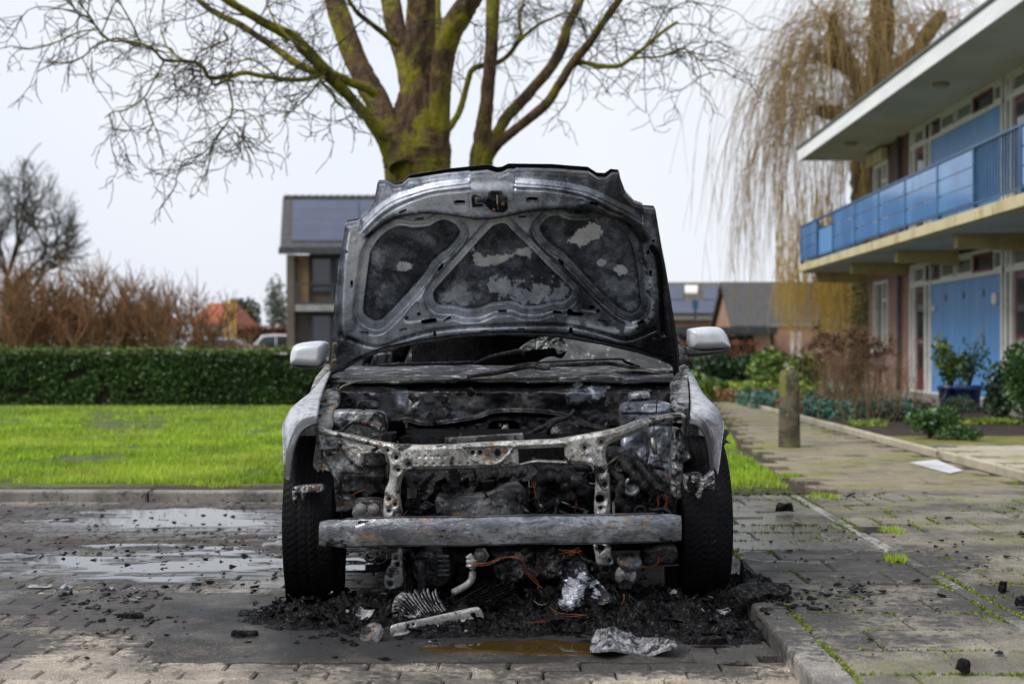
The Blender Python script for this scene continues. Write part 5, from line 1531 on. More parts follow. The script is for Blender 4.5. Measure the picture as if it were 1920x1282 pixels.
REG = [(-.1, 4.9, .6, .2, 6), (-1.4, 5.4, .7, .25, 3), (-1.7, 6.6, .7, .6, 2.5), (-1.4, 8.0, .8, .5, 1.5), (.9, 5.1, .25, .25, 2), (1.2, 5.5, .5, .8, 2), (1.9, 5.0, .7, .7, 1.2), (-.6, 8.9, .6, .25, 1.2), (1.5, 8.7, .3, .1, .6), (2.0, 7, .8, 1.2, .8)]
scatter('char_crumbs', 3400, REG, .0035, .026, M_ash, 'black burnt crumbs strewn over the paving', 'debris', 5)
scatter('ash_crumbs', 420, [(-.5, 4.95, .45, .18, 3), (.3, 4.8, .4, .18, 2), (-1.9, 5.6, .5, .2, 1.5), (1.4, 5.2, .6, .7, .7)], .003, .013, M_flake, 'pale ash flakes strewn among the debris', 'debris', 6)

# shards and crumbs that make up the crust of the heap
rg = random.Random(12); Hs = HEAPV[(HEAPV[:, 2] > .012)]
V = []; Fc = []
for _ in range(2600):
    p = Hs[rg.randrange(len(Hs))]; r = .006*(5.0)**(rg.random()**2.0); a = rg.uniform(0, 6.28); pv, pf = rg.choice(protos); c, s = math.cos(a), math.sin(a); sx = rg.uniform(.5, 2.2); tl = rg.gauss(0, .7); ct, stl = math.cos(tl), math.sin(tl)
    b = len(V)
    for px, py, pz in pv:
        x, y, z = px*sx, py*.7, pz*.7; x, z = x*ct - z*stl, x*stl + z*ct
        V.append((p[0] + r*(x*c - y*s), p[1] + r*(x*s + y*c), p[2] + r*z))
    Fc += [tuple(k + b for k in f) for f in pf]
tag(np_mesh('char_shards', V, Fc, M_ash, None, False), 'black burnt shards covering the debris heap', 'debris', kind='stuff')

# thin curled flakes of burnt plastic and foil, lying where they fell
V = []; Fc = []; V2 = []; F2 = []; rg = random.Random(31)
for i in range(330):
    if i < 250: p = Hs[rg.randrange(len(Hs))]; x, y, z = p[0] + rg.gauss(0, .08), p[1] + rg.gauss(0, .06), p[2]*.9 + .01
    else: x, y, z = rg.gauss(-1.6, .7), rg.gauss(5.9, .7), .004
    if (x > .74) or y < 4.15: continue
    L_ = rg.uniform(.015, .06) if i < 250 else rg.uniform(.008, .024); w_ = L_*rg.uniform(.3, .9); a = rg.uniform(0, 6.28); curl = rg.uniform(-.5, .9); tilt = rg.gauss(0, .35); n = 5; tgt = (V, Fc) if rg.random() < .8 else (V2, F2); b = len(tgt[0])
    for side in (0, 1):
        for j in range(n):
            for s_ in (-1, 1):
                u = (j/(n-1) - .5); lx = u*L_; ly = s_*w_*.5*(1 - .5*abs(u)*rg.uniform(.6, 1.8)); lz = curl*L_*(u*u*1.6) + tilt*ly + side*.0025
                tgt[0].append((x + lx*math.cos(a) - ly*math.sin(a), y + lx*math.sin(a) + ly*math.cos(a), z + lz + .006))
    for j in range(n-1):
        q = b + j*2; tgt[1].append((q, q+1, q+3, q+2)); q2 = q + 2*n; tgt[1].append((q2+1, q2, q2+2, q2+3))
tag(np_mesh('char_flakes', V, Fc, M_ash, None, False), 'thin curled black flakes of burnt plastic on the heap', 'debris', kind='stuff')
tag(np_mesh('foil_flakes', V2, F2, M_flake, None, False), 'thin curled grey foil flakes among the debris', 'debris', kind='stuff')

# dead leaves, bark and straw raked against the lawn kerb
def litter():
    rg = np.random.default_rng(8); n = 3000
    reg = [(-4, 12, 4, 2.5), (-1.7, 7.0, .7, .3), (-2.4, 7.5, .7, .4), (-1.1, 8.75, .8, .2), (-.95, 9.2, .9, .15), (-3.0, 9.2, 2.0, .12), (1.65, 9.0, .12, .5), (1.6, 8.9, .3, .12)]
    k = rg.integers(0, len(reg), n); Rg = np.array(reg)[k]
    P = np.stack([rg.normal(Rg[:, 0], Rg[:, 2]), rg.normal(Rg[:, 1], Rg[:, 3]), np.zeros(n)], 1)
    P[:, 2] = np.where(P[:, 1] > 8.97, .06, np.where(P[:, 0] > .752, .066, .004)) + rg.uniform(0, .008, n)
    V, Fc, a = leaf_quads(P, .035, aspect=.28, seed=9, spread=1.0)
    V = V.reshape(-1, 4, 3); c = V.mean(1, keepdims=True); V = c + (V-c)*np.array([1, 1, .18]); return V.reshape(-1, 3), Fc, a
V, Fc, a = litter()
M_litter = mat_leaf('dead_leaf', [(.03, .02, .012), (.07, .042, .022), (.13, .075, .035), (.045, .03, .02)], .8, .0)
tag(np_mesh('leaf_litter', V, Fc, M_litter, None, False, {'var': a}), 'brown dead leaf litter along the lawn kerb', 'leaf litter', kind='stuff')

# ---- single recognisable pieces
def ground_posf(Y0, tilt=0.0, seed=0, amp=.0):
    return None
# bent aluminium headlamp crossbar
BAR = [(733,1190),(733,1177),(748,1170),(800,1160),(860,1146),(892,1139),(903,1146),(907,1158),(890,1164),(886,1168),(893,1180),(888,1187),(868,1180),(852,1171),(830,1176),(812,1182),(812,1192),(804,1199),(792,1199),(776,1190),(760,1193),(745,1196)]
def bar_pos(Q, h):
    Y = 4.72 + (Q[:, 0]-733)*.0006 + (1175-Q[:, 1])*.0012
    return np.stack([(Q[:, 0]-VPX)*Y/FPX, Y, CAM_Z + (VPY-Q[:, 1])*Y/FPX], 1) + h[:, None]*np.array([0, -.8, .6])
def bar_rel(Q, d):
    ax = catmull([(735,1180),(800,1166),(900,1146)], 6); dd, _ = pdist(Q, ax, False)
    return .012*np.sqrt(np.clip(1 - (1 - np.clip(d/5, 0, 1))**2, 0, 1)) + .014*np.exp(-(dd/7.0)**2) - .006*np.exp(-((dd-11)/2.0)**2)
ab = stamp('aluminium_bar', BAR, bar_pos, M_alu, None, 1.4, [np.array(capsule(775,1173,6,4))], bar_rel, back=(0, .02, -.012))
tag(ab, 'bent pale aluminium bar with two lugs lying below the beam', 'metal bar')
# radiator cores: fans of loose fins
def fin_core(name, label, base, dirv, spread, n, length, width, curl, mat, slab=None):
    root = empty(name, base, label, 'radiator piece')
    b = Vector(base); d0 = Vector(dirv).normalized(); side = Vector(spread)
    for k in range(n):
        t = k/(n-1); p = b + side*t; L_ = length*(.75 + .35*math.sin(2.2*t + .4)) * random.uniform(.9, 1.08)
        pts = []
        for j in range(7):
            s = j/6; q = p + d0*L_*s + Vector((curl*s*s*(t-.2), -.02*s*(1-s), -.25*curl*s*s))
            pts.append(q + Vector((0, 0, random.gauss(0, .0015))))
        mb = MB()
        for j in range(6):
            w_ = width; a_, c_ = pts[j], pts[j+1]
            dx = Vector((.0016, 0, 0)); dy = Vector((0, w_, 0))
            mb.hexa([a_-dx, a_+dx, a_+dx+dy, a_-dx+dy], [c_-dx, c_+dx, c_+dx+dy, c_-dx+dy])
        mb.build('fin', mat, root)
    return root
fc = fin_core('radiator_core', 'grey block of curled radiator fins behind the aluminium bar', W(776, 1166, 4.84), (-.62, .12, .75), (.105, .02, .035), 13, .105, .035, .035, M_flake)
stamp('core_face', [(736,1166),(735,1140),(740,1122),(756,1112),(775,1122),(785,1140),(790,1160),(765,1166)], flat_at(lambda px, py: 4.86 + (1166-py)*.0006), M_flake, fc, 1.3, (), lambda Q, d: (fbm(Q[:, 0], Q[:, 1], 5, 4, 2) - .5)*.03, back=(0, .03, 0))
fin_core('radiator_core', 'fan of blackened radiator fins pointing at the coolant pipe', W(850, 1132, 4.93), (.72, .12, .42), (.06, .0, -.035), 8, .16, .03, .04, M_ash)
# drooping black-and-white foil sheet under the gearbox
SHT = [(1032,1130),(1050,1120),(1056,1098),(1058,1080),(1070,1056),(1082,1047),(1096,1053),(1104,1068),(1118,1088),(1136,1104),(1148,1116),(1146,1126),(1120,1130),(1100,1134),(1078,1144),(1056,1138)]
def sht_tone(Q, d):
    x, y = Q[:, 0], Q[:, 1]
    return {'tone': np.clip(.12 + .62*blob(x, y, 1090, 1108, 44, 34, 5, 1.6, .4, 9)*(.5 + fbm(x, y, 5, 3, 3)), 0, 1)}
o = stamp('crumpled_foil', SHT, flat_at(lambda px, py: 4.84 + (1140-py)*.0022), M_hood, None, 1.4, (), lambda Q, d: .05*np.sin(Q[:, 0]*.09 + Q[:, 1]*.05) + (fbm(Q[:, 0], Q[:, 1], 12, 4, 31) - .5)*.05 + .006*np.sin(Q[:, 1]*1.1 + Q[:, 0]*.3), back=(0, .008, -.002), attr=sht_tone)
tag(o, 'crumpled black and silver foil sheet hanging below the gearbox', 'metal sheet')
# flat crumpled sheet in front
FLT = [(1106,1218),(1108,1202),(1120,1190),(1150,1186),(1180,1180),(1205,1184),(1230,1194),(1250,1206),(1270,1218),(1262,1224),(1240,1222),(1210,1218),(1186,1214),(1160,1222),(1130,1228)]
def flt_pos(Q, h):
    z = .02 + h + .018*np.sin((Q[:, 0]-1106)*.05)
    Y = (CAM_Z - .02)*FPX/(Q[:, 1]-VPY)
    return np.stack([(Q[:, 0]-VPX)*Y/FPX, Y, np.maximum(z, .004)], 1)
o = stamp('crumpled_mat', FLT, flt_pos, M_flake, None, 1.3, (), lambda Q, d: (fbm(Q[:, 0], Q[:, 1], 9, 5, 33) - .4)*.045*smooth01(d, 0, 5), back=(0, 0, -.008))
tag(o, 'ash grey crumpled mat lying flat in front of the heap', 'insulation mat')
# oval lens
mb = MB(); c = W(698, 1189, 4.64)
mb.lathe([(.036, -.006), (.042, 0), (.042, .004), (.036, .005), (.03, .002), (0, .001)], c, (-.25, -.75, .62), 28)
lens = mb.build('lamp_lens', M_dark, smooth=True); tag(lens, 'round grey lamp lens leaning beside the aluminium bar', 'lamp lens')
# charred boards and lumps one can pick out
def slab(name, px, py, L_, w_, h_, ang, tilt, mat, label, cat, z0=0.0, seed=0):
    rg = random.Random(seed); x, y, z = G(px, py, z0 + .01); n = 10
    pts = []
    for k in range(n):
        a = 6.283*k/n; r = rg.uniform(.8, 1.12); pts.append((L_*.5*r*math.copysign(abs(math.cos(a))**.6, math.cos(a)), w_*.5*r*math.copysign(abs(math.sin(a))**.6, math.sin(a))))
    M_ = Matrix.Translation((x, y, z0 + .004 + h_*.2 + abs(math.sin(tilt))*w_*.4)) @ Matrix.Rotation(ang, 4, 'Z') @ Matrix.Rotation(tilt, 4, 'X')
    mb = MB(); P = [M_ @ Vector((a, b, rg.uniform(-.15, .15)*h_)) for a, b in pts]; Q = [M_ @ Vector((a*.9, b*.85, h_ + rg.uniform(-.35, .35)*h_)) for a, b in pts]
    b0 = list(range(n)); V = P + Q + [M_ @ Vector((0, 0, h_*1.15))]
    mb.add(V, [tuple(reversed(b0))] + [(i, (i+1) % n, n + (i+1) % n, n + i) for i in range(n)] + [(n+i, n+(i+1) % n, 2*n) for i in range(n)])
    return tag(mb.build(name, mat), label, cat)
slab('charred_board', 1408, 1122, .16, .10, .02, .5, .5, M_ash, 'black charred board leaning on the right front tyre', 'board', .06, 1)
slab('charred_board', 1448, 1118, .13, .08, .022, -.5, .6, M_ash, 'black curled board on the kerb right of the tyre', 'board', .06, 2)
slab('charred_board', 1330, 1205, .14, .045, .018, .1, .1, M_ash, 'flat black board at the right foot of the heap', 'board', 0, 3)
slab('grey_sliver', 1384, 1240, .10, .035, .004, -.25, .05, M_dark, 'thin grey metal sliver lying near the kerb front', 'metal sliver', 0, 4)
slab('white_scrap', 75, 1097, .11, .04, .005, .1, .1, M_flake, 'long white foil scrap on the sooty bay, outermost', 'foil scrap', 0, 5)
slab('white_scrap', 118, 1114, .07, .06, .02, .6, .4, M_flake, 'folded white foil scrap standing on the sooty bay', 'foil scrap', 0, 6)
slab('white_scrap', 200, 1106, .07, .03, .012, .2, .2, M_flake, 'ring shaped white foil scrap between the other scraps', 'foil scrap', 0, 7)
slab('white_scrap', 254, 1121, .05, .035, .006, -.1, .1, M_flake, 'small square white foil scrap nearest the dark patch', 'foil scrap', 0, 8)
slab('charred_lump', 245, 1154, .10, .03, .012, .05, .05, M_ash, 'flat oval black lump on the pavers below the scraps', 'lump', 0, 9)
slab('charred_lump', 460, 1190, .09, .035, .014, .15, .1, M_ash, 'black lump lying on the dark asphalt patch', 'lump', 0, 10)
slab('charred_lump', 1917, 1136, .05, .05, .03, .3, .2, M_ash, 'round black lump on the pavement at the picture edge', 'lump', .06, 11)
slab('charred_lump', 1878, 1108, .03, .03, .03, .3, .2, M_ash, 'small upright black lump on the pavement', 'lump', .06, 12)
slab('charred_lump', 1805, 1258, .04, .035, .025, .9, .2, M_ash, 'glossy black lump on the pavement in front', 'lump', .06, 13)
slab('charred_lump', 1470, 958, .11, .05, .035, .0, .2, M_ash, 'black lump at the soil edge behind the wheel', 'lump', .06, 14)
slab('metal_scrap', 425, 1026, .06, .02, .006, .15, .1, M_flake, 'thin pale metal scrap in the wet streak', 'metal scrap', 0, 15)
# wires trailing over the heap
for i, pts in enumerate([[(1030,1138,4.82),(1055,1150,4.78),(1075,1152,4.78),(1100,1154,4.76)], [(1045,1150,4.78),(1035,1160,4.76),(1010,1166,4.75),(990,1166,4.74)], [(1188,1158,4.78),(1205,1153,4.8),(1225,1150,4.8)], [(1166,1112,4.88),(1172,1135,4.86),(1178,1152,4.84)]]):
    mb = MB()
    for j in range(2):
        P = [Vector(W(*q)) + Vector((random.gauss(0, .006), 0, random.gauss(0, .005))) for q in pts]; mb.tube(catmull(P, 4), .0011, 5, False)
    tag(mb.build('wire_strand', M_wire, smooth=True), ['reddish wire strands trailing below the foil sheet', 'reddish wire strands curling over the heap middle', 'short reddish wire strands by the right heap', 'thin upright wire strands under the horns'][i], 'wire')
# ================================================================== APARTMENT BLOCK ON THE RIGHT
def mat_brickwall(name, c1, c2, mortar, axis='yz', sc=1.0):
    m, nt, b, out = new_mat(name)
    g = nt.nodes.new('ShaderNodeNewGeometry').outputs['Position']
    sx = nt.nodes.new('ShaderNodeSeparateXYZ'); nt.links.new(g, sx.inputs[0])
    cb = nt.nodes.new('ShaderNodeCombineXYZ')
    nt.links.new(n_math(nt, 'ADD', sx.outputs[0], sx.outputs[1]), cb.inputs[0]); nt.links.new(sx.outputs[2], cb.inputs[1])
    br = nt.nodes.new('ShaderNodeTexBrick'); br.inputs['Scale'].default_value = 1.0/sc
    br.inputs['Brick Width'].default_value = .22; br.inputs['Row Height'].default_value = .065; br.inputs['Mortar Size'].default_value = .006
    br.inputs['Color1'].default_value = c4(c1); br.inputs['Color2'].default_value = c4(c2); br.inputs['Mortar'].default_value = c4(mortar)
    nt.links.new(cb.outputs[0], br.inputs['Vector'])
    col = n_mix(nt, n_math(nt, 'MULTIPLY', n_range(nt, n_noise(nt, n_pos(nt), 1.5, 6), .4, .7), .4), br.outputs['Color'], tuple(.6*q for q in c1))
    nt.links.new(col, b.inputs['Base Color']); b.inputs['Roughness'].default_value = .9
    n_bump(nt, b, br.outputs['Fac'], -.4, .008)
    return m
M_bw = mat_brickwall('pink_brick', (.26, .135, .105), (.33, .19, .15), (.30, .25, .21))
M_bwd = mat_brickwall('dark_brick', (.11, .055, .045), (.15, .08, .06), (.12, .10, .09))
M_creamp = mat_layers('cream_paint', (.55, .48, .29), [((.42, .35, .18), 2.2, .45, .65), ((.20, .21, .05), 5, .56, .68), ((.16, .13, .08), 8, .60, .70)], .7, bump=(40, .2, .005), stretch=(1, 1, .25))
M_beamp = mat_layers('ochre_beam', (.42, .33, .14), [((.33, .25, .10), 3, .45, .65)], .7)
M_white = mat_layers('white_paint', (.66, .66, .62), [((.5, .5, .46), 4, .5, .7)], .55)
M_fascia = mat_layers('fascia_board', (.80, .81, .82), [((.70, .71, .72), 1.4, .45, .65)], .5, stretch=(1, .4, 3))
M_soffit = mat_layers('soffit_paint', (.42, .44, .42), [((.36, .38, .36), 1.0, .4, .6)], .8)
M_blue = mat_layers('blue_panel', (.045, .165, .39), [((.075, .23, .48), 1.1, .42, .6), ((.035, .12, .30), 3, .55, .7), ((.10, .20, .33), 9, .60, .72)], .12, spec=.7, stretch=(1, 1, .5))
M_bluep = mat_layers('blue_boards', (.09, .26, .53), [((.07, .21, .45), 3, .45, .65), ((.20, .38, .62), 7, .60, .72)], .42, stretch=(2, 2, .22))
M_bluerail = mat_layers('blue_rail', (.02, .07, .16), [((.03, .10, .22), 4, .45, .6)], .4)
M_red = mat_layers('oxblood_paint', (.12, .008, .016), [((.08, .006, .012), 4, .45, .65)], .35)
M_pane = mat_glass('window_pane', (.03, .035, .035)); M_panel = mat_glass('pale_pane', (.16, .18, .16), .12)
M_pipe = mat_layers('drain_pipe', (.11, .12, .14), [((.07, .08, .10), 4, .4, .6)], .5)
M_metal = mat_layers('door_metal', (.5, .5, .5), (), .3, .8)
M_roofing = mat_layers('roof_felt', (.10, .105, .10), [((.08, .10, .04), 1.5, .5, .65)], .9)

XF, XE = 7.4, 5.95
Y0B, Y1B = 12.6, 31.6
apt = empty('apartment_block', (9.5, 22, 0), 'two storey apartment block with blue balcony and white roof edge', 'apartment block')
def part(nm, mat, box, parent=apt, bevel=0):
    return MB().box(*box).build(nm, mat, parent, bevel=bevel)
# brick shell: end wall and the closed piece of facade with a window, both floors
for fl, (z0, z1, m) in enumerate(((.0, 2.66, M_bw), (2.86, 5.25, M_bwd))):
    wy0, wy1, wz0, wz1 = 29.9, 31.15, (.95 if fl == 0 else 3.7), (2.42 if fl == 0 else 4.95)
    part('wall', m, (XF, XF+.25, 28.15, wy0, z0, z1)); part('wall', m, (XF, XF+.25, wy1, Y1B, z0, z1))
    part('wall', m, (XF, XF+.25, wy0, wy1, z0, wz0)); part('wall', m, (XF, XF+.25, wy0, wy1, wz1, z1))
    part('wall', m, (XF+.25, 15.5, Y1B-.25, Y1B-.002, z0, z1)); part('wall', m, (XF, 15.5, Y0B, Y0B+.25, z0, z1))
    part('back_wall', m, (XF+.35, XF+.45, Y0B+.25, 28.15, z0, z1))
    wn = part('window', M_panel, (XF+.10, XF+.12, wy0+.06, wy1-.06, wz0+.06, wz1-.06))
    for bx_ in ((XF-.015, XF+.09, wy0, wy0+.07, wz0, wz1), (XF-.015, XF+.09, wy1-.07, wy1, wz0, wz1), (XF-.012, XF+.088, wy0+.07, wy1-.07, wz1-.07, wz1), (XF-.012, XF+.088, wy0+.07, wy1-.07, wz0, wz0+.07), (XF-.012, XF+.085, 30.33, 30.39, wz0+.07, wz1-.07)):
        part('frame', M_white, bx_, wn)
    part('sill', M_white, (XF-.06, XF-.017, wy0-.05, wy1+.05, wz0-.05, wz0), wn)
    part('transom', M_white, (XF-.02, XF+.08, wy0+.07, 30.33, wz1-.45, wz1-.40), wn)
    if fl: part('shutter_box', M_creamp, (XF-.16, XF-.016, wy0-.05, wy1+.05, wz1, wz1+.24), wn, .01)
part('ceiling_slab', M_soffit, (XF, 15.5, Y0B, Y1B, 2.66, 2.86))
mb = MB(); mb.tube([(XF-.07, 28.75, .1), (XF-.07, 28.75, 5.24)], .045, 10); mb.build('drain_pipe', M_pipe, apt, True)
# framed front of each flat: doors, blue boarded store doors, transom windows
def front(z0, y_hi, upper):
    """one unit, y from y_hi (far) to y_hi-6 (near)"""
    top = z0 + (2.0 if not upper else 1.97); head = z0 + 2.44
    if upper: head = 5.25
    P = lambda nm, m, a, b, za, zb, xo=0.0, th=.07, par=apt: part(nm, m, (XF - xo, XF - xo + th, b, a, za, zb), par)
    Y = y_hi
    P('frame_sill', M_white, Y, Y-5.58, z0-.06, z0, .035, .10)
    P('frame_rail', M_white, Y, Y-5.58, top, top+.07, .035, .10)
    P('frame_rail', M_white, Y, Y-5.58, head-.06, head, .034, .10)
    posts = [Y, Y-.25, Y-1.06, Y-1.40, Y-5.5]
    for p in posts: P('frame_post', M_white, p, p-.08, z0, head-.06, .04, .11)
    # red glazed door
    d = P('door', M_red, Y-.36, Y-1.06, z0, top, -.01, .05)
    part('door_pane', M_pane, (XF+.000, XF+.008, Y-.94, Y-.48, z0+1.02, top-.12), d)
    part('door_pane', M_pane, (XF+.000, XF+.008, Y-.94, Y-.48, z0+.42, z0+.86), d)
    part('letter_plate', M_metal, (XF-.005, XF+.009, Y-.82, Y-.60, z0+.91, z0+.96), d)
    P('side_pane', M_panel, Y-1.14, Y-1.40, z0, top, -.02, .02)
    # boarded blue store doors: four leaves of vertical planks
    ys = np.linspace(Y-1.48, Y-5.5, 5)
    for a, b in zip(ys[:-1], ys[1:]):
        lf = empty('store_door', (XF, (a+b)/2, z0)); lf.parent = apt; lf.location = Vector((XF, (a+b)/2, z0)) - wl(apt)
        n = 8; w = (a-b-.012)/n
        for k in range(n):
            part('plank', M_bluep, (XF-.012, XF+.03, b+.006+k*w+.002, b+.006+(k+1)*w-.002, z0+.005, top-.004), lf, .003)
    if not upper:
        for yy in (ys[1]+.08, ys[2]-.0, ys[3]-.08):
            for zz in (z0+.95, z0+1.72): part('hinge_plate', M_bluerail, (XF-.025, XF-.0125, yy-.05, yy+.05, zz-.06, zz+.06))
        for yy in (Y-1.95, Y-4.55):
            h = part('door_handle', M_metal, (XF-.03, XF-.0125, yy-.03, yy+.03, z0+.85, z0+1.15)); part('lever', M_metal, (XF-.075, XF-.03, yy-.02, yy+.12, z0+1.02, z0+1.045), h)
        for yy, r in ((Y-1.72, .06), (Y-5.22, .11)):
            mb = MB(); mb.lathe([(r, 0), (r, .03), (r*.8, .055), (0, .06)], (XF-.0125, yy, z0+1.55 + (.05 if r > .1 else 0)), (-1, 0, 0), 18); mb.build('porch_lamp', M_white, apt, True)
    # transom windows between the rails
    tw = [(-.08, -.95, 0), (-1.1, -1.98, 1), (-2.06, -2.95, 0), (-3.03, -3.95, 0), (-4.03, -5.0, 1), (-5.08, -5.5, 0)]
    for a, b, red in tw:
        wdw = P('transom_window', M_pane if red else M_panel, Y+a-.04, Y+b+.04, top+.10, head-.09, -.025, .02)
        m = M_red if red else M_white
        for bx_ in ((Y+b+.0, Y+b+.045, top+.071, head-.061), (Y+a-.045, Y+a, top+.071, head-.061), (Y+b+.045, Y+a-.045, top+.071, top+.115), (Y+b+.045, Y+a-.045, head-.105, head-.061)):
            part('window_frame', m, (XF-.02, XF+.024, bx_[0], bx_[1], bx_[2], bx_[3]), wdw)
for y_hi in (28.05, 22.35):
    front(.16, y_hi, False); front(2.87, y_hi, True)
# balcony slab, beams under it
part('balcony_slab', M_creamp, (XE, XF, Y0B, 32.25, 2.70, 2.86), bevel=.008)
part('slab_soffit', M_soffit, (XE+.10, XF, Y0B, 32.2, 2.676, 2.699))
for k in range(6):
    yy = 32.0 - k*3.55
    mb = MB(); mb.prism([(XE+.35, yy-.09, 2.47), (XF, yy-.09, 2.43), (XF, yy-.09, 2.675), (XE+.35, yy-.09, 2.675)], (0, .18, 0)); mb.build('beam', M_beamp, apt, bevel=.006)
# railing: posts, three boards high; slatted piece
rail = empty('railing', (XE, 22, 2.86)); rail.parent = apt; rail.location = Vector((XE, 22, 2.86)) - wl(apt)
XR = XE + .05
part('top_rail', M_bluerail, (XR-.03, XR+.03, Y0B, 32.2, 3.70, 3.735), rail); part('bottom_rail', M_bluerail, (XR-.02, XR+.02, Y0B, 32.2, 2.93, 2.955), rail)
def boards(ya, yb):
    for k in range(3):
        z = 2.965 + k*.245; part('board', M_blue, (XR-.018, XR+.006, yb+.008, ya-.008, z, z+.232), rail, .004)
edges = [32.18, 30.25]
boards(32.15, 30.35)
part('infill_plate', M_bluep, (XR+.01, XR+.03, 28.75, 30.22, 2.965, 3.48), rail)
ye = [28.65, 26.7, 24.85, 23.05, 21.2, 19.45]
for a, b in zip(ye[:-1], ye[1:]): boards(a, b)
for yy in [32.15, 30.3, 28.7] + ye[1:] + [17.55, 15.6, 13.6]:
    part('post', M_bluerail, (XR-.028, XR+.035, yy-.03, yy+.03, 2.86, 3.70), rail)
for k in range(14):
    yy = 19.3 - k*.125; part('baluster', M_bluerail, (XR-.012, XR+.012, yy-.012, yy+.012, 2.956, 3.699), rail)
boards(17.5, 15.65); boards(15.55, 13.65)
for k in range(3):
    z = 2.965 + k*.245; part('board', M_blue, (XR+.06, XF, 32.12, 32.14, z, z+.232), rail, .004)
part('top_rail', M_bluerail, (XR+.03, XF, 32.10, 32.16, 3.70, 3.735), rail)
# roof slab with white fascia, gutter edge, ceiling lamps
rf = part('roof', M_soffit, (XE+.03, 15.8, Y0B-.6, 32.3, 5.25, 5.33)); part('fascia', M_fascia, (XE-.01, XE+.028, Y0B-.6, 32.34, 5.205, 5.47), rf, .004); part('fascia', M_fascia, (XE+.03, 15.8, 32.302, 32.34, 5.235, 5.47), rf)
part('roof_edge', M_roofing, (XE-.04, XE+.05, Y0B-.6, 32.38, 5.471, 5.53), rf, .01); part('roof_deck', M_roofing, (XE+.05, 15.8, Y0B-.6, 32.29, 5.331, 5.46), rf)
M_lampg = mat_layers('lamp_globe', (.30, .27, .2), (), .5)
for yy in (29.6, 23.0, 16.5):
    mb = MB(); mb.lathe([(.13, 0), (.135, .03), (.11, .07), (.05, .095), (0, .10)], (6.55, yy, 5.249), (0, 0, -1), 18); mb.build('ceiling_lamp', M_lampg, apt, True)
# ================================================================== TREES
def mat_bark(name, bark, dark, moss, mosslo=.45, side=None):
    m, nt, b, out = new_mat(name)
    pos = n_pos(nt, (1, 1, .35))
    p2 = n_pos(nt)
    col = n_mix(nt, n_range(nt, n_noise(nt, pos, 14, 7, .65, .4), .35, .65), dark, bark)
    f = n_range(nt, n_noise(nt, p2, 2.6, 7, .66, .3), mosslo, mosslo+.13)
    col = n_mix(nt, n_math(nt, 'MULTIPLY', f, .9), col, n_mix(nt, n_range(nt, n_noise(nt, p2, 22, 4), .3, .7), moss, tuple(q*1.7 for q in moss)))
    nt.links.new(col, b.inputs['Base Color']); b.inputs['Roughness'].default_value = .95
    b.inputs['Specular IOR Level'].default_value = .2
    n_bump(nt, b, n_noise(nt, pos, 22, 6, .7), 1.0, .06)
    return m
M_bark = mat_bark('mossy_bark', (.16, .10, .055), (.05, .034, .02), (.15, .14, .013), .475)
M_branch = mat_bark('branch_bark', (.10, .075, .03), (.035, .028, .012), (.17, .16, .014), .40)
M_twig = mat_layers('twig_bark', (.022, .019, .014), [((.05, .045, .016), 2, .45, .6)], .9)

def pxlimb(pts, Y0, dy=0.0):
    """(px, py, width px) → space at depth Y0 with drift dy along the limb"""
    P = []; rr = []
    n = len(pts)
    for i, (a, b, w) in enumerate(pts):
        Y = Y0 + dy*i/max(n-1, 1); P.append(W(a, b, Y)); rr.append(w*.5*Y/FPX)
    return np.array(P), np.array(rr)

def limb_tube(T, P, rr, n=10, k=5, rough=.05, seed=0, bump=.22):
    Q = catmull(P, k); r2 = np.interp(np.linspace(0, 1, len(Q)), np.linspace(0, 1, len(rr)), rr)
    rg = np.random.default_rng(seed)
    r2 = r2*(1 + rg.normal(0, rough, len(r2)))
    T.add(Q, r2, n, rough=bump, seed=seed); return Q, r2

def zig(rg, p, d, L_, nseg, wob, drop):
    pts = [p.copy()]; d = d/np.linalg.norm(d)
    for i in range(nseg):
        d = d + rg.normal(0, wob, 3) + np.array([0, 0, drop]); d /= np.linalg.norm(d)
        p = p + d*L_/nseg; pts.append(p.copy())
    return np.array(pts), d

def twig_system(T, rg, p, d, L_, r, lvl, wob=.30, drop=-.03, kids=(3, 6), flat=.45):
    nseg = 6
    pts, _ = zig(rg, p, d, L_, nseg, wob, drop)
    T.add(pts, np.linspace(r, max(r*.45, .0032), nseg+1), 4 if lvl else 3)
    if lvl == 0: return
    for _ in range(rg.integers(kids[0], kids[1]+1)):
        i = rg.integers(1, nseg+1); t = pts[i] - pts[i-1]; t /= np.linalg.norm(t)
        nd = t*.75 + rg.normal(0, .62, 3)*np.array([1, flat, 1])
        twig_system(T, rg, pts[i], nd, L_*rg.uniform(.4, .72), max(r*.55, .0038), lvl-1, wob, drop, kids, flat)

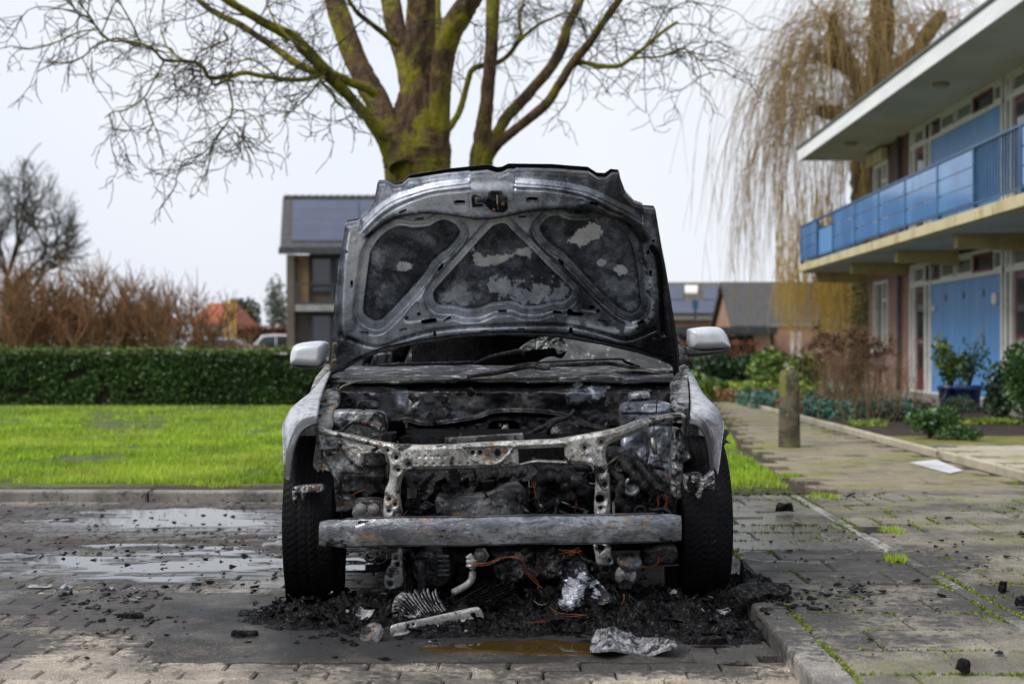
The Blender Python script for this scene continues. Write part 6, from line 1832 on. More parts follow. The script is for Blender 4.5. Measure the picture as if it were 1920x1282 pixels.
# ---- the big mossy tree behind the car
TY = 15.0
tree = empty('bare_tree', (W(785, 655, TY)[0], TY, .05), 'big bare multi stemmed tree with mossy trunk behind the hood', 'tree')
P, rr = pxlimb([(786,832,190),(785,780,160),(785,600,128),(784,420,116),(784,330,114),(782,285,122),(784,240,108),(790,190,88),(793,130,66),(788,60,56),(790,0,52),(795,-90,44),(805,-220,34)], TY)
T = Tubes(); limb_tube(T, P, rr, 48, 16, .008, 1, .38); T.build('trunk', M_bark, tree)
LIMBS = {
 'B': ([(752,315,48),(742,268,50),(722,225,48),(702,182,46),(680,140,44),(660,95,42),(642,45,41),(628,0,38),(612,-70,32),(590,-170,24)], -.3, 1.2),
 'C': ([(768,170,34),(757,115,32),(747,75,35),(738,30,36),(733,0,36),(722,-80,30)], .3, .8),
 'D': ([(820,320,34),(822,250,40),(824,180,40),(830,120,42),(842,70,44),(862,30,42),(886,-5,40),(925,-70,34),(980,-160,26)], -.1, -.6),
 'D2': ([(812,190,30),(815,120,26),(817,60,24),(815,0,22),(812,-60,20)], .4, .5),
 'E': ([(734,302,30),(716,258,24),(690,222,22),(668,196,21),(652,178,21),(632,158,22),(612,138,24),(592,112,23),(570,90,22),(548,68,21),(520,56,19),(490,40,18),(460,22,16),(430,4,15),(395,-20,13),(340,-60,9)], -.2, -1.6),
 'F': ([(612,142,17),(586,133,15),(560,122,15),(535,105,14),(510,86,14),(480,66,13),(450,47,13),(415,30,12),(388,14,11),(370,-4,10),(345,-40,8)], -.9, .4),
 'H': ([(704,176,18),(684,164,17),(660,156,17),(636,144,17),(612,136,16)], -.5, -.3),
 'G': ([(606,140,9),(578,148,9),(550,150,9),(520,147,9),(486,142,9),(460,137,9),(430,143,9),(394,146,8),(382,128,7),(366,118,7),(345,115,6.5),(308,113,6),(292,98,5.5),(272,85,5),(240,78,4.5),(206,76,4.5),(184,56,4),(168,30,3.5),(146,4,3)], -.9, -1.5),
 'I': ([(745,85,11),(725,68,11),(700,48,10),(672,26,9),(660,10,7),(640,-20,6)], -.4, -.6),
}
LQ = {}
for i, (k, (pts, y0, dy)) in enumerate(LIMBS.items()):
    P, rr = pxlimb(pts, TY + y0, dy); T = Tubes()
    LQ[k] = limb_tube(T, P, rr, 26 if rr.max() > .1 else 10, 10 if rr.max() > .1 else 6, .015, 20+i, .34)
    T.build('limb', M_bark if rr.max() > .09 else M_branch, tree)
# secondary branches traced from the photograph
SECOND = [[(395,145,5),(402,160,5),(432,146,5)], [(425,150,4),(432,175,4),(436,205,3.5),(425,232,3),(410,250,3),(398,272,3),(392,305,2.5),(385,342,2.5)], [(308,113,4),(298,135,3.5),(284,160,3.5),(268,186,3),(236,206,3),(212,210,2.5),(196,222,2)],
          [(272,186,3),(280,212,3),(286,234,2.5),(274,250,2)], [(206,76,3.5),(190,62,3),(176,46,3),(150,30,2.5),(128,-5,2.5)], [(184,56,3),(150,60,3),(110,78,3),(60,92,2.5),(25,90,2)], [(206,76,3),(175,88,3),(160,104,2.5),(132,118,2.5),(100,120,2),(70,135,1.8)],
          [(268,86,3.5),(258,70,3.5),(250,50,3),(236,25,3),(222,0,2.5)], [(345,115,3.5),(325,100,3),(312,86,3),(304,60,2.5)], [(432,205,3),(452,208,2.5),(478,222,2.2),(505,268,1.8)], [(424,232,2.5),(446,255,2.2),(455,300,1.8)], [(398,272,2.2),(372,292,2),(345,300,1.8),(338,318,1.5)],
          [(610,145,6),(600,150,5),(622,175,5),(632,192,5),(650,205,4)], [(600,150,4),(580,178,3),(552,205,2.5),(530,222,2)], [(520,147,4),(500,128,3.5),(470,112,3),(430,118,3),(390,105,2.5)], [(575,95,5),(540,70,4),(515,40,3.5),(500,5,3)], [(420,60,4),(425,75,4),(400,85,3),(380,95,3)]]
T = Tubes(); SQ = []
for i, pts in enumerate(SECOND):
    P, rr = pxlimb(pts, TY - 1.2 - .06*i, random.uniform(-.5, .5)); Q = limb_tube(T, P, rr*1.1, 6, 4, .05, 60+i); SQ.append(Q)
T.build('branches', M_branch, tree); tree.children[-1]['kind'] = 'stuff'
rg = np.random.default_rng(5)
T = Tubes()
def sprout(Q, n, L_, r, lvl, bias, i0=.2, drop=-.03, flat=.4, kids=(3, 5)):
    pts = Q[0]; m = len(pts)
    for _ in range(n):
        i = int(rg.integers(int(m*i0), m-1)); t = pts[min(i+1, m-1)] - pts[i]; t = t/(np.linalg.norm(t) + 1e-9)
        d = t*.5 + rg.normal(0, .7, 3)*np.array([1, .5, 1]) + np.array(bias)
        twig_system(T, rg, pts[i], d, L_*rg.uniform(.6, 1.2), r, lvl, .23, drop, kids, flat)
for k, n, L_, i0 in (('E', 7, .9, .3), ('F', 7, .85, .1), ('G', 12, .8, .1), ('H', 3, .6, .1), ('I', 4, .6, .2), ('B', 3, .8, .4), ('C', 2, .7, .4), ('D', 4, .8, .4)):
    sprout(LQ[k], n, L_, .008, 2, (-.25, 0, .0), i0)
for q in SQ: sprout(q, 4, .5, .0055, 2, (-.25, 0, -.12), .15, kids=(2, 4))
T.build('crown', M_twig, tree); tree.children[-1]['kind'] = 'stuff'

# ---- the slimmer tree beside it
T2 = 16.6
tree2 = empty('bare_tree', (W(900, 655, T2)[0], T2, .05), 'slimmer bare tree forking right above the raised hood', 'tree')
S2 = [([(902,812,90),(902,600,52),(902,400,46),(902,310,44),(906,245,30),(913,183,26),(921,102,24),(925,0,24),(927,-80,20)], 0, 0),
      ([(906,310,26),(926,264,24),(945,228,22),(966,203,22),(998,168,21),(1027,134,21),(1046,104,21),(1056,81,22),(1066,45,18),(1088,0,17),(1115,-60,13)], .1, .8),
      ([(908,315,22),(921,284,22),(942,262,20),(966,244,19),(998,218,19),(1027,191,18),(1050,156,17),(1072,120,17),(1092,96,16),(1108,77,15),(1134,38,15),(1161,0,14),(1200,-70,10)], -.2, -.7),
      ([(1058,135,9),(1070,122,9),(1090,118,9.5),(1125,124,9.5),(1161,124,9),(1180,112,8),(1194,101,8),(1210,88,7),(1226,73,7),(1248,56,6.5),(1271,41,6)], -.5, -.5),
      ([(1180,112,5),(1205,108,5),(1230,108,4.5),(1256,100,4),(1279,91,4),(1296,100,3.5),(1312,114,3),(1326,128,2.5),(1340,146,2.2)], -.8, -.5),
      ([(832,600,20),(834,400,17),(836,309,15),(838,252,13),(848,232,13),(861,211,12),(870,182,12),(877,154,11),(885,132,11),(909,122,11),(930,119,10),(946,110,9),(960,96,9),(970,81,9),(990,62,7),(1012,45,6),(1031,37,5)], -.3, .6),
      ([(970,81,7),(976,60,6),(974,33,6),(982,0,5),(990,-40,4)], .2, .3), ([(1031,37,4.5),(1060,25,4),(1085,35,3.5),(1100,60,3)], .2, .2), ([(1230,108,3),(1222,95,3),(1232,60,3),(1258,20,3),(1285,5,2.5),(1310,8,2)], -.8, .1)]
Q2 = []
for i, (pts, y0, dy) in enumerate(S2):
    P, rr = pxlimb(pts, T2 + y0, dy); T = Tubes(); Q2.append(limb_tube(T, P, rr, 20 if rr.max() > .1 else 9, 8, .015, 80+i, .34)); T.build('trunk' if i == 0 else 'limb', M_bark if i < 3 else M_branch, tree2)
T = Tubes()
for q, n, L_, i0 in ((Q2[0], 4, .7, .6), (Q2[1], 8, .8, .45), (Q2[2], 8, .8, .45), (Q2[3], 13, .7, .1), (Q2[4], 12, .7, .1), (Q2[5], 10, .7, .35), (Q2[6], 8, .7, .1), (Q2[7], 9, .6, .1), (Q2[8], 9, .6, .1)):
    sprout(q, n, L_, .007, 2, (.2, 0, .0), i0, kids=(2, 4))
T.build('crown', M_twig, tree2); tree2.children[-1]['kind'] = 'stuff'

# ---- weeping willow behind the apartment block
WY = 37.0
M_wil = mat_bark('willow_bark', (.15, .105, .045), (.05, .035, .018), (.13, .11, .02), .46)
M_shoot, nt_, b_, _o = new_mat('willow_shoot')
nt_.links.new(n_mix(nt_, n_attr(nt_, 'var'), (.15, .10, .045), (.34, .225, .07)), b_.inputs['Base Color']); b_.inputs['Roughness'].default_value = .8
wil = empty('willow_tree', (W(1618, 655, WY)[0], WY, 0), 'bare weeping willow with ochre hanging shoots beside the roof', 'tree')
T = Tubes()
WT = [([(1618,690,44),(1616,600,36),(1618,500,36),(1616,400,34),(1612,330,36),(1616,270,40),(1624,210,44)], 0, 0), ([(1618,270,30),(1628,190,32),(1640,130,34),(1645,60,32),(1648,0,30),(1652,-80,24)], 0, 0), ([(1622,230,24),(1612,170,26),(1598,130,28),(1580,100,34),(1566,70,30),(1560,30,18)], 0, -1),
      ([(1640,170,22),(1660,120,22),(1668,60,22),(1664,0,20),(1660,-60,18)], 0, 1), ([(1612,210,20),(1590,215,20),(1560,212,30),(1540,208,22)], 0, -1.5), ([(1600,140,18),(1575,120,26),(1552,112,24),(1530,105,10)], 0, -1.2), ([(1650,150,20),(1680,120,18),(1715,95,22),(1745,55,34),(1765,30,24)], 0, 1.5), ([(1630,160,16),(1655,150,16),(1690,145,14)], 0, 0)]
for i, (pts, y0, dy) in enumerate(WT):
    T = Tubes(); P, rr = pxlimb(pts, WY + y0, dy); limb_tube(T, P, rr, 12, 5, .10, 120+i); T.build('trunk' if i == 0 else 'limb', M_wil, wil)
heads = [(1566,64,9,1.1), (1551,112,9,1.0), (1544,210,10,1.2), (1580,100,6,.8), (1648,40,7,.8), (1664,20,6,.7), (1757,41,9,1.0), (1620,180,5,.7), (1560,30,6,.9), (1645,-60,8,1), (1530,105,6,1), (1690,140,5,.6)]
rg = np.random.default_rng(17)
T = Tubes(); T3 = Tubes()
for hx, hy, wt, reach in heads:
    for _ in range(int(wt*5.5)):
        p = np.array(W(hx + rg.normal(0, 8), hy + rg.normal(0, 10), WY - 1 + rg.normal(0, .5)))
        a = rg.uniform(-.4, np.pi + .4); sp = rg.uniform(.5, 1.25)*reach
        left = -1 if rg.random() < (.78 if hx < 1600 else .55) else 1
        v = np.array([left*abs(np.cos(a))*.95 + rg.normal(0, .15), rg.normal(0, .8), abs(np.sin(a))*.75 + .1])*sp
        L_ = rg.uniform(2.6, 7.4)*(.75 + .25*reach); n = 14; pts = [p]; acc = np.array([0, 0, -.56])
        for i in range(n):
            v = v*np.array([.84, .84, 1]) + acc*1.0/3 + rg.normal(0, .05, 3)
            vv = v/np.linalg.norm(v); 
            p = p + vv*L_/n; 
            if p[2] < .9: break
            pts.append(p)
        pts = np.array(pts)
        if len(pts) < 4: continue
        T.add(pts, np.linspace(.011, .004, len(pts)), 3)
        for _k in range(4):
            i = int(rg.integers(2, len(pts)-1)); q = pts[i].copy(); Lk = rg.uniform(.8, 2.4); sub = [q]; d = (pts[i]-pts[i-1]); d /= np.linalg.norm(d); d = d + rg.normal(0, .35, 3)
            for j in range(6):
                d = d + np.array([0, 0, -.35]) + rg.normal(0, .06, 3); d /= np.linalg.norm(d); q = q + d*Lk/6
                if q[2] < .7: break
                sub.append(q)
            if len(sub) > 3: T.add(np.array(sub), np.linspace(.006, .003, len(sub)), 3)
# the golden curtain that hangs low between the block and the houses
for _ in range(760):
    x0 = rg.uniform(1455, 1612); dens = rg.random()
    if x0 < 1530 and dens > .45: continue
    top = rg.uniform(330, 540) if x0 < 1560 else rg.uniform(380, 540); p = np.array(W(x0, top, WY + rg.normal(.5, .9))); zb = rg.uniform(.9, 2.2) ; n = 9
    zs_ = np.linspace(p[2], zb, n); xx = p[0] + np.cumsum(rg.normal(0, .03, n)); yy = p[1] + np.cumsum(rg.normal(0, .03, n))
    T3.add(np.stack([xx, yy, zs_], 1), np.linspace(.009, .005, n), 3, .45 + .55*rg.random())
T.build('crown', M_shoot, wil); wil.children[-1]['kind'] = 'stuff'
M_gold, nt_, b_, _o = new_mat('golden_shoot'); nt_.links.new(n_mix(nt_, n_attr(nt_, 'var'), (.22, .13, .025), (.50, .33, .05)), b_.inputs['Base Color']); b_.inputs['Roughness'].default_value = .8
T3.build('hanging_shoots', M_gold, wil); wil.children[-1]['kind'] = 'stuff'
# ================================================================== HEDGE, SHRUBS, HOUSES, PARKED CARS
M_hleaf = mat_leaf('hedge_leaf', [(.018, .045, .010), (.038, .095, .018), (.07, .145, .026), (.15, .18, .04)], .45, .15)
M_hcore = mat_layers('hedge_core', (.012, .018, .007), [((.03, .022, .012), 3, .5, .7)], .95)
# clipped evergreen hedge: stems in the middle, leaf shell round it
hx0, hx1, hy0, hy1, hh = -11.5, -1.2, 23.0, 23.9, .90
hedge = empty('clipped_hedge', ((hx0+hx1)/2, 23.4, .05), 'long low clipped green hedge behind the lawn', 'hedge')
MB().box(hx0, hx1, hy0+.12, hy1-.1, .06, hh-.03).build('core', M_hcore, hedge)
rg = np.random.default_rng(3)
n = 54000
x = rg.uniform(hx0, hx1, n); f = rg.random(n)
top = f > .76
z = np.where(top, hh + .05 + rg.normal(0, .015, n), rg.uniform(.06, hh + .05, n))
y = np.where(top, rg.uniform(hy0, hy1, n), hy0 + rg.normal(0, .03, n) + .05*fbm(x, z, .35, 3, 2))
z = z + .11*(fbm(x, y, 1.3, 4, 7) - .5) + np.where(top & (rg.random(n) < .04), rg.uniform(0, .10, n), 0)
# thin, brown-gapped patches near the foot
gap = fbm(x, z, .28, 4, 6); k = ~((gap > .66) & (z < .5)) & ~((gap > .72))
C_ = np.stack([x, y, z], 1)[k]
V, Fc, a = leaf_quads(C_, .055, seed=5, up=(0, -.5, .3))
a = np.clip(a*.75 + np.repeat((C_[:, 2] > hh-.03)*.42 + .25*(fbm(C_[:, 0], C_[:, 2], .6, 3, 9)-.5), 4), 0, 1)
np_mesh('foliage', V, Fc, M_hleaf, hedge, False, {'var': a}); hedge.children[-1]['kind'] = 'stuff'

# generic leafy bush -------------------------------------------------------------
def bush(name, label, c, r, n, leaf, mat, cat='shrub', group=None, up=(0, 0, .3), stems=5, seed=1, shell=.45, stem_mat=None, aspect=.55, squash=1.0):
    rg = np.random.default_rng(seed); root = empty(name, c, label, cat, group)
    lob = [(rg.normal(0, .45, 3)*np.array([1, 1, .5]), rg.uniform(.45, .75)) for _ in range(6)]
    C = []
    for i in range(n):
        o, s = lob[rg.integers(0, 6)]; d = rg.normal(size=3); d /= np.linalg.norm(d); q = o + d*s*(shell + (1-shell)*rg.random()**.5); C.append(q)
    C = np.array(C); C /= np.abs(C).max(0)[None, :]*.95
    P = np.array(c)[None, :] + np.array([0, 0, r[2]])[None, :] + C*np.array(r)[None, :]
    P[:, 2] = np.maximum(P[:, 2], c[2] + .01)
    V, Fc, a = leaf_quads(P, leaf, seed=seed, up=up, aspect=aspect)
    np_mesh('foliage', V, Fc, mat, root, False, {'var': a}); root.children[-1]['kind'] = 'stuff'
    T = Tubes()
    for k in range(stems):
        d = np.array([rg.normal(0, .5)*r[0], rg.normal(0, .5)*r[1], r[2]*rg.uniform(1.0, 1.7)]); pts = np.array([np.array(c) + d*t + np.array([0, 0, 0]) + rg.normal(0, .02, 3)*t for t in np.linspace(0, 1, 6)])
        T.add(pts, np.linspace(.012, .004, 6), 5)
    T.build('stems', stem_mat or M_twig, root); root.children[-1]['kind'] = 'stuff'
    return root
def twiggy(name, label, c, h, spread, n, mat, cat='shrub', group=None, seed=1, r=.010, fine=6, lean=0.12, top=None):
    """dense upright bare shrub"""
    rg = np.random.default_rng(seed); root = empty(name, c, label, cat, group); T = Tubes()
    for k in range(n):
        b = np.array(c) + np.array([rg.normal(0, spread*.32), rg.normal(0, spread*.25), 0]); d = np.array([rg.normal(0, lean)*1.6, rg.normal(0, lean), 1.0]); H = h*rg.uniform(.65, 1.06)
        pts, _ = zig(rg, b, d, H, 7, .09, .03); T.add(pts, np.linspace(r, r*.3, 8), 4)
        for j in range(fine):
            i = rg.integers(3, 8); dd = np.array([rg.normal(0, .5), rg.normal(0, .4), .9]); q, _ = zig(rg, pts[i], dd, h*rg.uniform(.18, .42), 5, .16, .05); T.add(q, np.linspace(r*.45, r*.2, 6), 3)
    T.build('stems', mat, root); root.children[-1]['kind'] = 'stuff'
    return root, rg

# row of brown bare shrubs behind the hedge
M_brown, nt_, b_, _o = new_mat('brown_shoot')
nt_.links.new(n_mix(nt_, n_attr(nt_, 'var'), (.075, .060, .02), (.27, .12, .055)), b_.inputs['Base Color']); b_.inputs['Roughness'].default_value = .9
pos_lab = ['leftmost brown bare shrub of the row at the picture edge', 'second brown bare shrub from the picture edge', 'third brown bare shrub in the row behind the hedge', 'fourth brown bare shrub, left of the white car',
           'brown bare shrub standing before the white car', 'brown bare shrub between the two parked cars', 'brown bare shrub before the grey car', 'low brown shrub at the right end of the row']
for i, (px, h, sp, n) in enumerate([(15, 2.3, 1.3, 20), (80, 2.35, 1.3, 20), (145, 2.3, 1.3, 19), (205, 2.25, 1.2, 14), (262, 2.3, 1.2, 8), (318, 2.2, 1.1, 9), (370, 2.0, 1.1, 7), (425, 1.6, 1.0, 4)]):
    Yb = 31 + random.uniform(-.8, .8); c = ((px-VPX)*Yb/FPX, Yb, 0); twiggy('bare_shrub', pos_lab[i], c, h, sp, n, M_brown, 'shrub', 'brown shrubs behind the hedge', 40+i, .024, 40, .2)
# low russet hedge near the cars
M_russet = mat_leaf('russet_leaf', [(.12, .035, .015), (.20, .065, .03), (.26, .10, .05)], .8, .1)
def leafbox(name, label, x0, x1, y0, y1, h, n, leaf, mat, seed, cat='hedge'):
    rg = np.random.default_rng(seed); root = empty(name, ((x0+x1)/2, (y0+y1)/2, 0), label, cat)
    MB().box(x0+.1, x1-.1, y0+.15, y1-.1, 0, h-.12).build('core', M_hcore, root)
    P = np.stack([rg.uniform(x0, x1, n), y0 + rg.random(n)**2*(y1-y0), rg.uniform(0, h, n)], 1); P[:, 2] += .1*(fbm(P[:, 0], P[:, 1], .5, 3, seed)-.5)
    V, Fc, a = leaf_quads(P, leaf, seed=seed); np_mesh('foliage', V, Fc, mat, root, False, {'var': a}); root.children[-1]['kind'] = 'stuff'; return root
leafbox('beech_hedge', 'low russet beech hedge in front of the white parked car', (400-VPX)*36/FPX, (505-VPX)*36/FPX, 35.6, 36.4, 1.05, 2600, .09, M_russet, 4)
leafbox('beech_hedge', 'tall russet beech hedge beside the solar roofed house', (440-VPX)*73/FPX, (540-VPX)*73/FPX, 72.5, 73.5, 2.15, 2600, .16, M_russet, 5)

# ---- bare round tree far left, other far trees
def far_tree(name, label, px, base_py, Y, H, spread, seed, mat, r0=.25, lv=4, nl=7):
    rg = np.random.default_rng(seed); x = (px-VPX)*Y/FPX; root = empty(name, (x, Y, 0), label, 'tree', None)
    T = Tubes(); pts, d = zig(rg, np.array([x, Y, 0.0]), np.array([.0, 0, 1]), H*.35, 5, .03, .02); T.add(pts, np.linspace(r0, r0*.75, 6), 10); T.build('trunk', M_branch, root)
    T = Tubes(); px_ = Y/1422.0*.19
    def grow(p, d, L_, r, lvl):
        q, dd = zig(rg, p, d, L_, 5, .13, .03); T.add(q, np.linspace(r, max(r*.6, px_), 6), 5 if lvl > 2 else 3)
        if lvl == 0: return
        for _ in range(rg.integers(3, 5)):
            i = rg.integers(2, 6)
            if math.hypot((q[i][0]-x)/(H*.27), (q[i][1]-Y)/(H*.27), (q[i][2]-H*.50)/(H*.29)) > 1: continue
            nd = dd*.75 + rg.normal(0, .55, 3)*spread; grow(q[i], nd, L_*rg.uniform(.55, .8), max(r*.58, px_), lvl-1)
    for _ in range(nl): 
        nd = np.array([rg.normal(0, .65), rg.normal(0, .5), .8]); grow(pts[rg.integers(3, 6)], nd, H*.27, r0*.34, lv)
    T.build('crown', mat, root); root.children[-1]['kind'] = 'stuff'; return root
far_tree('bare_tree', 'broad round bare tree rising behind the brown shrubs', 16, 640, 62, 11.6, .8, 5, M_twig, .24, 5, 12)
far_tree('bare_tree', 'small bare tree on the skyline above the skylight roof', 1322, 600, 110, 7.2, .9, 8, M_twig, .14, 3, 6)
far_tree('bare_tree', 'small bare tree on the skyline above the dormer', 1420, 600, 110, 7.3, .9, 9, M_twig, .14, 3, 6)
M_conif = mat_leaf('conifer_leaf', [(.008, .018, .012), (.018, .035, .018), (.03, .05, .02)], .7, .05)
M_olivel = mat_leaf('olive_leaf', [(.04, .05, .015), (.07, .075, .02), (.10, .085, .03)], .7, .1)
M_pale = mat_leaf('grey_leaf', [(.05, .065, .045), (.10, .12, .085), (.16, .18, .13)], .7, .1)
def px3(px, Y, z=0): return ((px-VPX)*Y/FPX, Y, z)
bush('dark_conifer', 'dark evergreen tree behind the orange roofed house', px3(440, 97), (1.9, 1.5, 2.5), 3000, .36, M_conif, 'tree', seed=3)
bush('olive_bush', 'olive green round tree left of the grey leaved tree', px3(476, 95), (1.3, 1.2, 1.9), 1800, .3, M_olivel, 'tree', seed=4)
bush('grey_leaved_tree', 'tall slender grey leaved tree beside the solar roofed house', px3(522, 80), (.75, .7, 2.9), 1300, .24, M_pale, 'tree', seed=6, shell=.2)

# ---- houses
M_hbrick = mat_brickwall('house_brick', (.11, .085, .07), (.15, .115, .09), (.12, .11, .10)); M_ochre = mat_layers('ochre_panel', (.24, .155, .075), [((.18, .12, .06), 2, .4, .6)], .7)
M_anth = mat_layers('anthracite', (.025, .03, .036), [((.04, .045, .052), 3, .4, .6)], .5); M_conc = mat_layers('pale_concrete', (.28, .28, .27), [((.2, .2, .19), 2, .4, .6)], .8)
M_solar = mat_layers('solar_glass', (.035, .045, .085), [((.045, .055, .10), .6, .4, .6)], .22, spec=.7); M_rtile = mat_layers('dark_roof_tile', (.05, .05, .052), [((.08, .075, .07), 5, .45, .65)], .8, bump=(12, .6, .05))
M_rtile2 = mat_layers('worn_roof_tile', (.075, .068, .06), [((.11, .10, .07), 3, .45, .62)], .85, bump=(9, .6, .05)); M_orange = mat_layers('orange_roof_tile', (.33, .085, .035), [((.24, .065, .03), 2, .45, .65)], .8, bump=(9, .4, .05))
M_pbrick = mat_brickwall('rose_brick', (.30, .15, .11), (.36, .20, .15), (.30, .24, .20)); M_plaster = mat_layers('white_plaster', (.62, .62, .60), [((.5, .5, .48), 2, .4, .6)], .8); M_glass = mat_glass('house_glass', (.03, .035, .04))
HY = 64.0
def hz(py, Y): return CAM_Z + (VPY-py)*Y/FPX
x0 = (537-VPX)*HY/FPX; x1 = x0 + 11.0
h1 = empty('solar_roofed_house', ((x0+x1)/2, HY+3, 0), 'brick house with solar panels on a dark tiled roof left of the hood', 'house')
ze = hz(470, HY-1); zr = hz(371, HY+3.0)
B = lambda nm, m, *b, par=h1: MB().box(*b).build(nm, m, par)
B('wall', M_hbrick, x0, x0+.35, HY, HY+6.5, 0, ze-.1); B('wall', M_hbrick, x0+.35, x1, HY+.6, HY+6.5, 0, ze-.1)
B('wall', M_ochre, x0+.35, x0+.95, HY+.3, HY+.599, hz(580, HY), ze-.1)
mb = MB(); xo = (525-VPX)*(HY-1.2)/FPX; xr_ = (530-VPX)*(HY+3.2)/FPX
mb.hexa([(xo, HY-1.2, ze-.05), (x1+.4, HY-1.2, ze-.05), (x1+.4, HY+3.2, zr-.18), (xr_, HY+3.2, zr-.18)], [(xo, HY-1.2, ze+.12), (x1+.4, HY-1.2, ze+.12), (x1+.4, HY+3.2, zr), (xr_, HY+3.2, zr)])
rf1 = mb.build('roof', M_rtile, h1)
mb = MB(); mb.hexa([(x1+.4, HY+7.4, ze-.05), (xo, HY+7.4, ze-.05), (xo+.1, HY+3.25, zr-.18), (x1+.4, HY+3.25, zr-.18)], [(x1+.4, HY+7.4, ze+.12), (xo, HY+7.4, ze+.12), (xo+.1, HY+3.25, zr), (x1+.4, HY+3.25, zr)]); mb.build('roof', M_rtile, h1)
for k in range(34): 
    mb = MB(); xx = xr_ + .05 + k*.34; mb.tube([(xx, HY+3.22, zr+.02), (xx+.3, HY+3.22, zr+.06)], .13, 7); mb.build('ridge_tile', M_rtile, rf1)
B('gutter', M_anth, xo-.05, x1+.4, HY-1.32, HY-1.2, ze-.16, ze+.14)
def rp_(u, v, lift): # point on the front roof slope
    return (xo + u + (xr_-xo)*v, HY-1.2 + v*4.4, ze+.12 + v*(zr-ze-.12) + lift)
for r_ in range(4):
    for c_ in range(3):
        ua, ub = .50 + c_*3.1, .50 + c_*3.1 + 3.06; va, vb = .10 + r_*.205, .10 + r_*.205 + .2
        mb = MB(); mb.hexa([rp_(ua, va, .03), rp_(ub, va, .03), rp_(ub, vb, .03), rp_(ua, vb, .03)], [rp_(ua, va, .10), rp_(ub, va, .10), rp_(ub, vb, .10), rp_(ua, vb, .10)]); mb.build('solar_panel', M_solar, rf1)
xf = x0 + .95
for k, (zb, zt) in enumerate(((hz(640, HY), hz(592, HY)), (hz(543, HY), hz(483, HY)))):
    w = B('window', M_glass, xf, x1-.5, HY+.55, HY+.58, zb, zt)
    for xx in (xf, xf+.95, xf+1.12, xf+2.6): B('frame', M_anth, xx, xx+.14, HY+.48, HY+.549, zb, zt, par=w)
    B('frame', M_anth, xf, x1-.5, HY+.48, HY+.547, zt, zt+.12, par=w); B('frame', M_anth, xf, x1-.5, HY+.48, HY+.547, zb-.12, zb, par=w)
B('balcony', M_conc, x0+.5, x1-.5, HY-.6, HY+.47, hz(583, HY-.6), hz(571, HY-.6)); B('ochre_panel', M_ochre, x0+2.2, x1-.6, HY+.40, HY+.47, hz(570, HY), hz(545, HY))
bz0, bz1 = hz(566, HY-.6), hz(534, HY-.6)
for xx in (x0+.5, x0+2.1, x0+4.2, x0+6.5): B('railing_post', M_anth, xx, xx+.1, HY-.58, HY-.5, hz(571, HY), bz1)
B('railing_bar', M_anth, x0+.5, x1-.5, HY-.59, HY-.51, bz1, bz1+.08); B('railing_bar', M_anth, x0+.5, x1-.5, HY-.585, HY-.515, bz0-.1, bz0)
# orange roofed white houses behind the shrubs
def gable_house(name, label, px0, px1, Y, eave_py, ridge_py, roof, wall, depth=7.0, hip=.0):
    xa, xb = (px0-VPX)*Y/FPX, (px1-VPX)*Y/FPX; e_, r_ = hz(eave_py, Y), hz(ridge_py, Y+depth/2); root = empty(name, ((xa+xb)/2, Y+depth/2, 0), label, 'house')
    MB().box(xa, xb, Y, Y+depth, 0, e_).build('wall', wall, root)
    mb = MB(); m_ = (xb-xa)*hip; mb.add([(xa-.3, Y-.4, e_-.05), (xb+.3, Y-.4, e_-.05), (xb+.3, Y+depth+.4, e_-.05), (xa-.3, Y+depth+.4, e_-.05), (xa-.3+m_, Y+depth/2, r_), (xb+.3-m_, Y+depth/2, r_)], [(0,1,5,4), (1,2,5), (2,3,4,5), (3,0,4), (3,2,1,0)])
    mb.build('roof', roof, root); return root, xa, xb, e_, r_
r_, xa, xb, e_, rr_ = gable_house('white_house', 'white house with orange roof beside the yellow posts', 362, 428, 82, 606, 568, M_orange, M_plaster, hip=.25)
MB().box(xa+1.0, xa+2.2, 81.95, 82.0, 1.2, 2.0).build('window', M_glass, r_); MB().box(xb-1.3, xb-.5, 81.95, 82.0, 1.2, 2.0).build('window', M_glass, r_)
r_, xa, xb, e_, rr_ = gable_house('white_house', 'white house with orange roof glimpsed through the brown shrubs', 190, 285, 85, 606, 572, M_orange, M_plaster, hip=.3)
MB().box(xa+1.0, xa+2.0, 84.95, 85.0, 1.2, 2.0).build('window', M_glass, r_)
r_, xa, xb, e_, rr_ = gable_house('white_house', 'white house behind the leftmost brown shrubs', 30, 150, 88, 612, 580, M_orange, M_plaster, hip=.3)
MB().box(xa+1.0, xa+2.0, 87.95, 88.0, 1.2, 2.0).build('window', M_glass, r_)
M_yel = mat_layers('yellow_timber', (.40, .24, .05), (), .7)
for i, px in enumerate((423, 433, 441)):
    q = px3(px, 60); tag(MB().box(q[0]-.055, q[0]+.055, 59.94, 60.05, 0, hz(560 if i else 563, 60)).build('timber_post', M_yel), ['first yellow timber post from the shrubs', 'middle one of the three yellow timber posts', 'yellow timber post nearest the white house gable'][i], 'post', 'yellow posts')
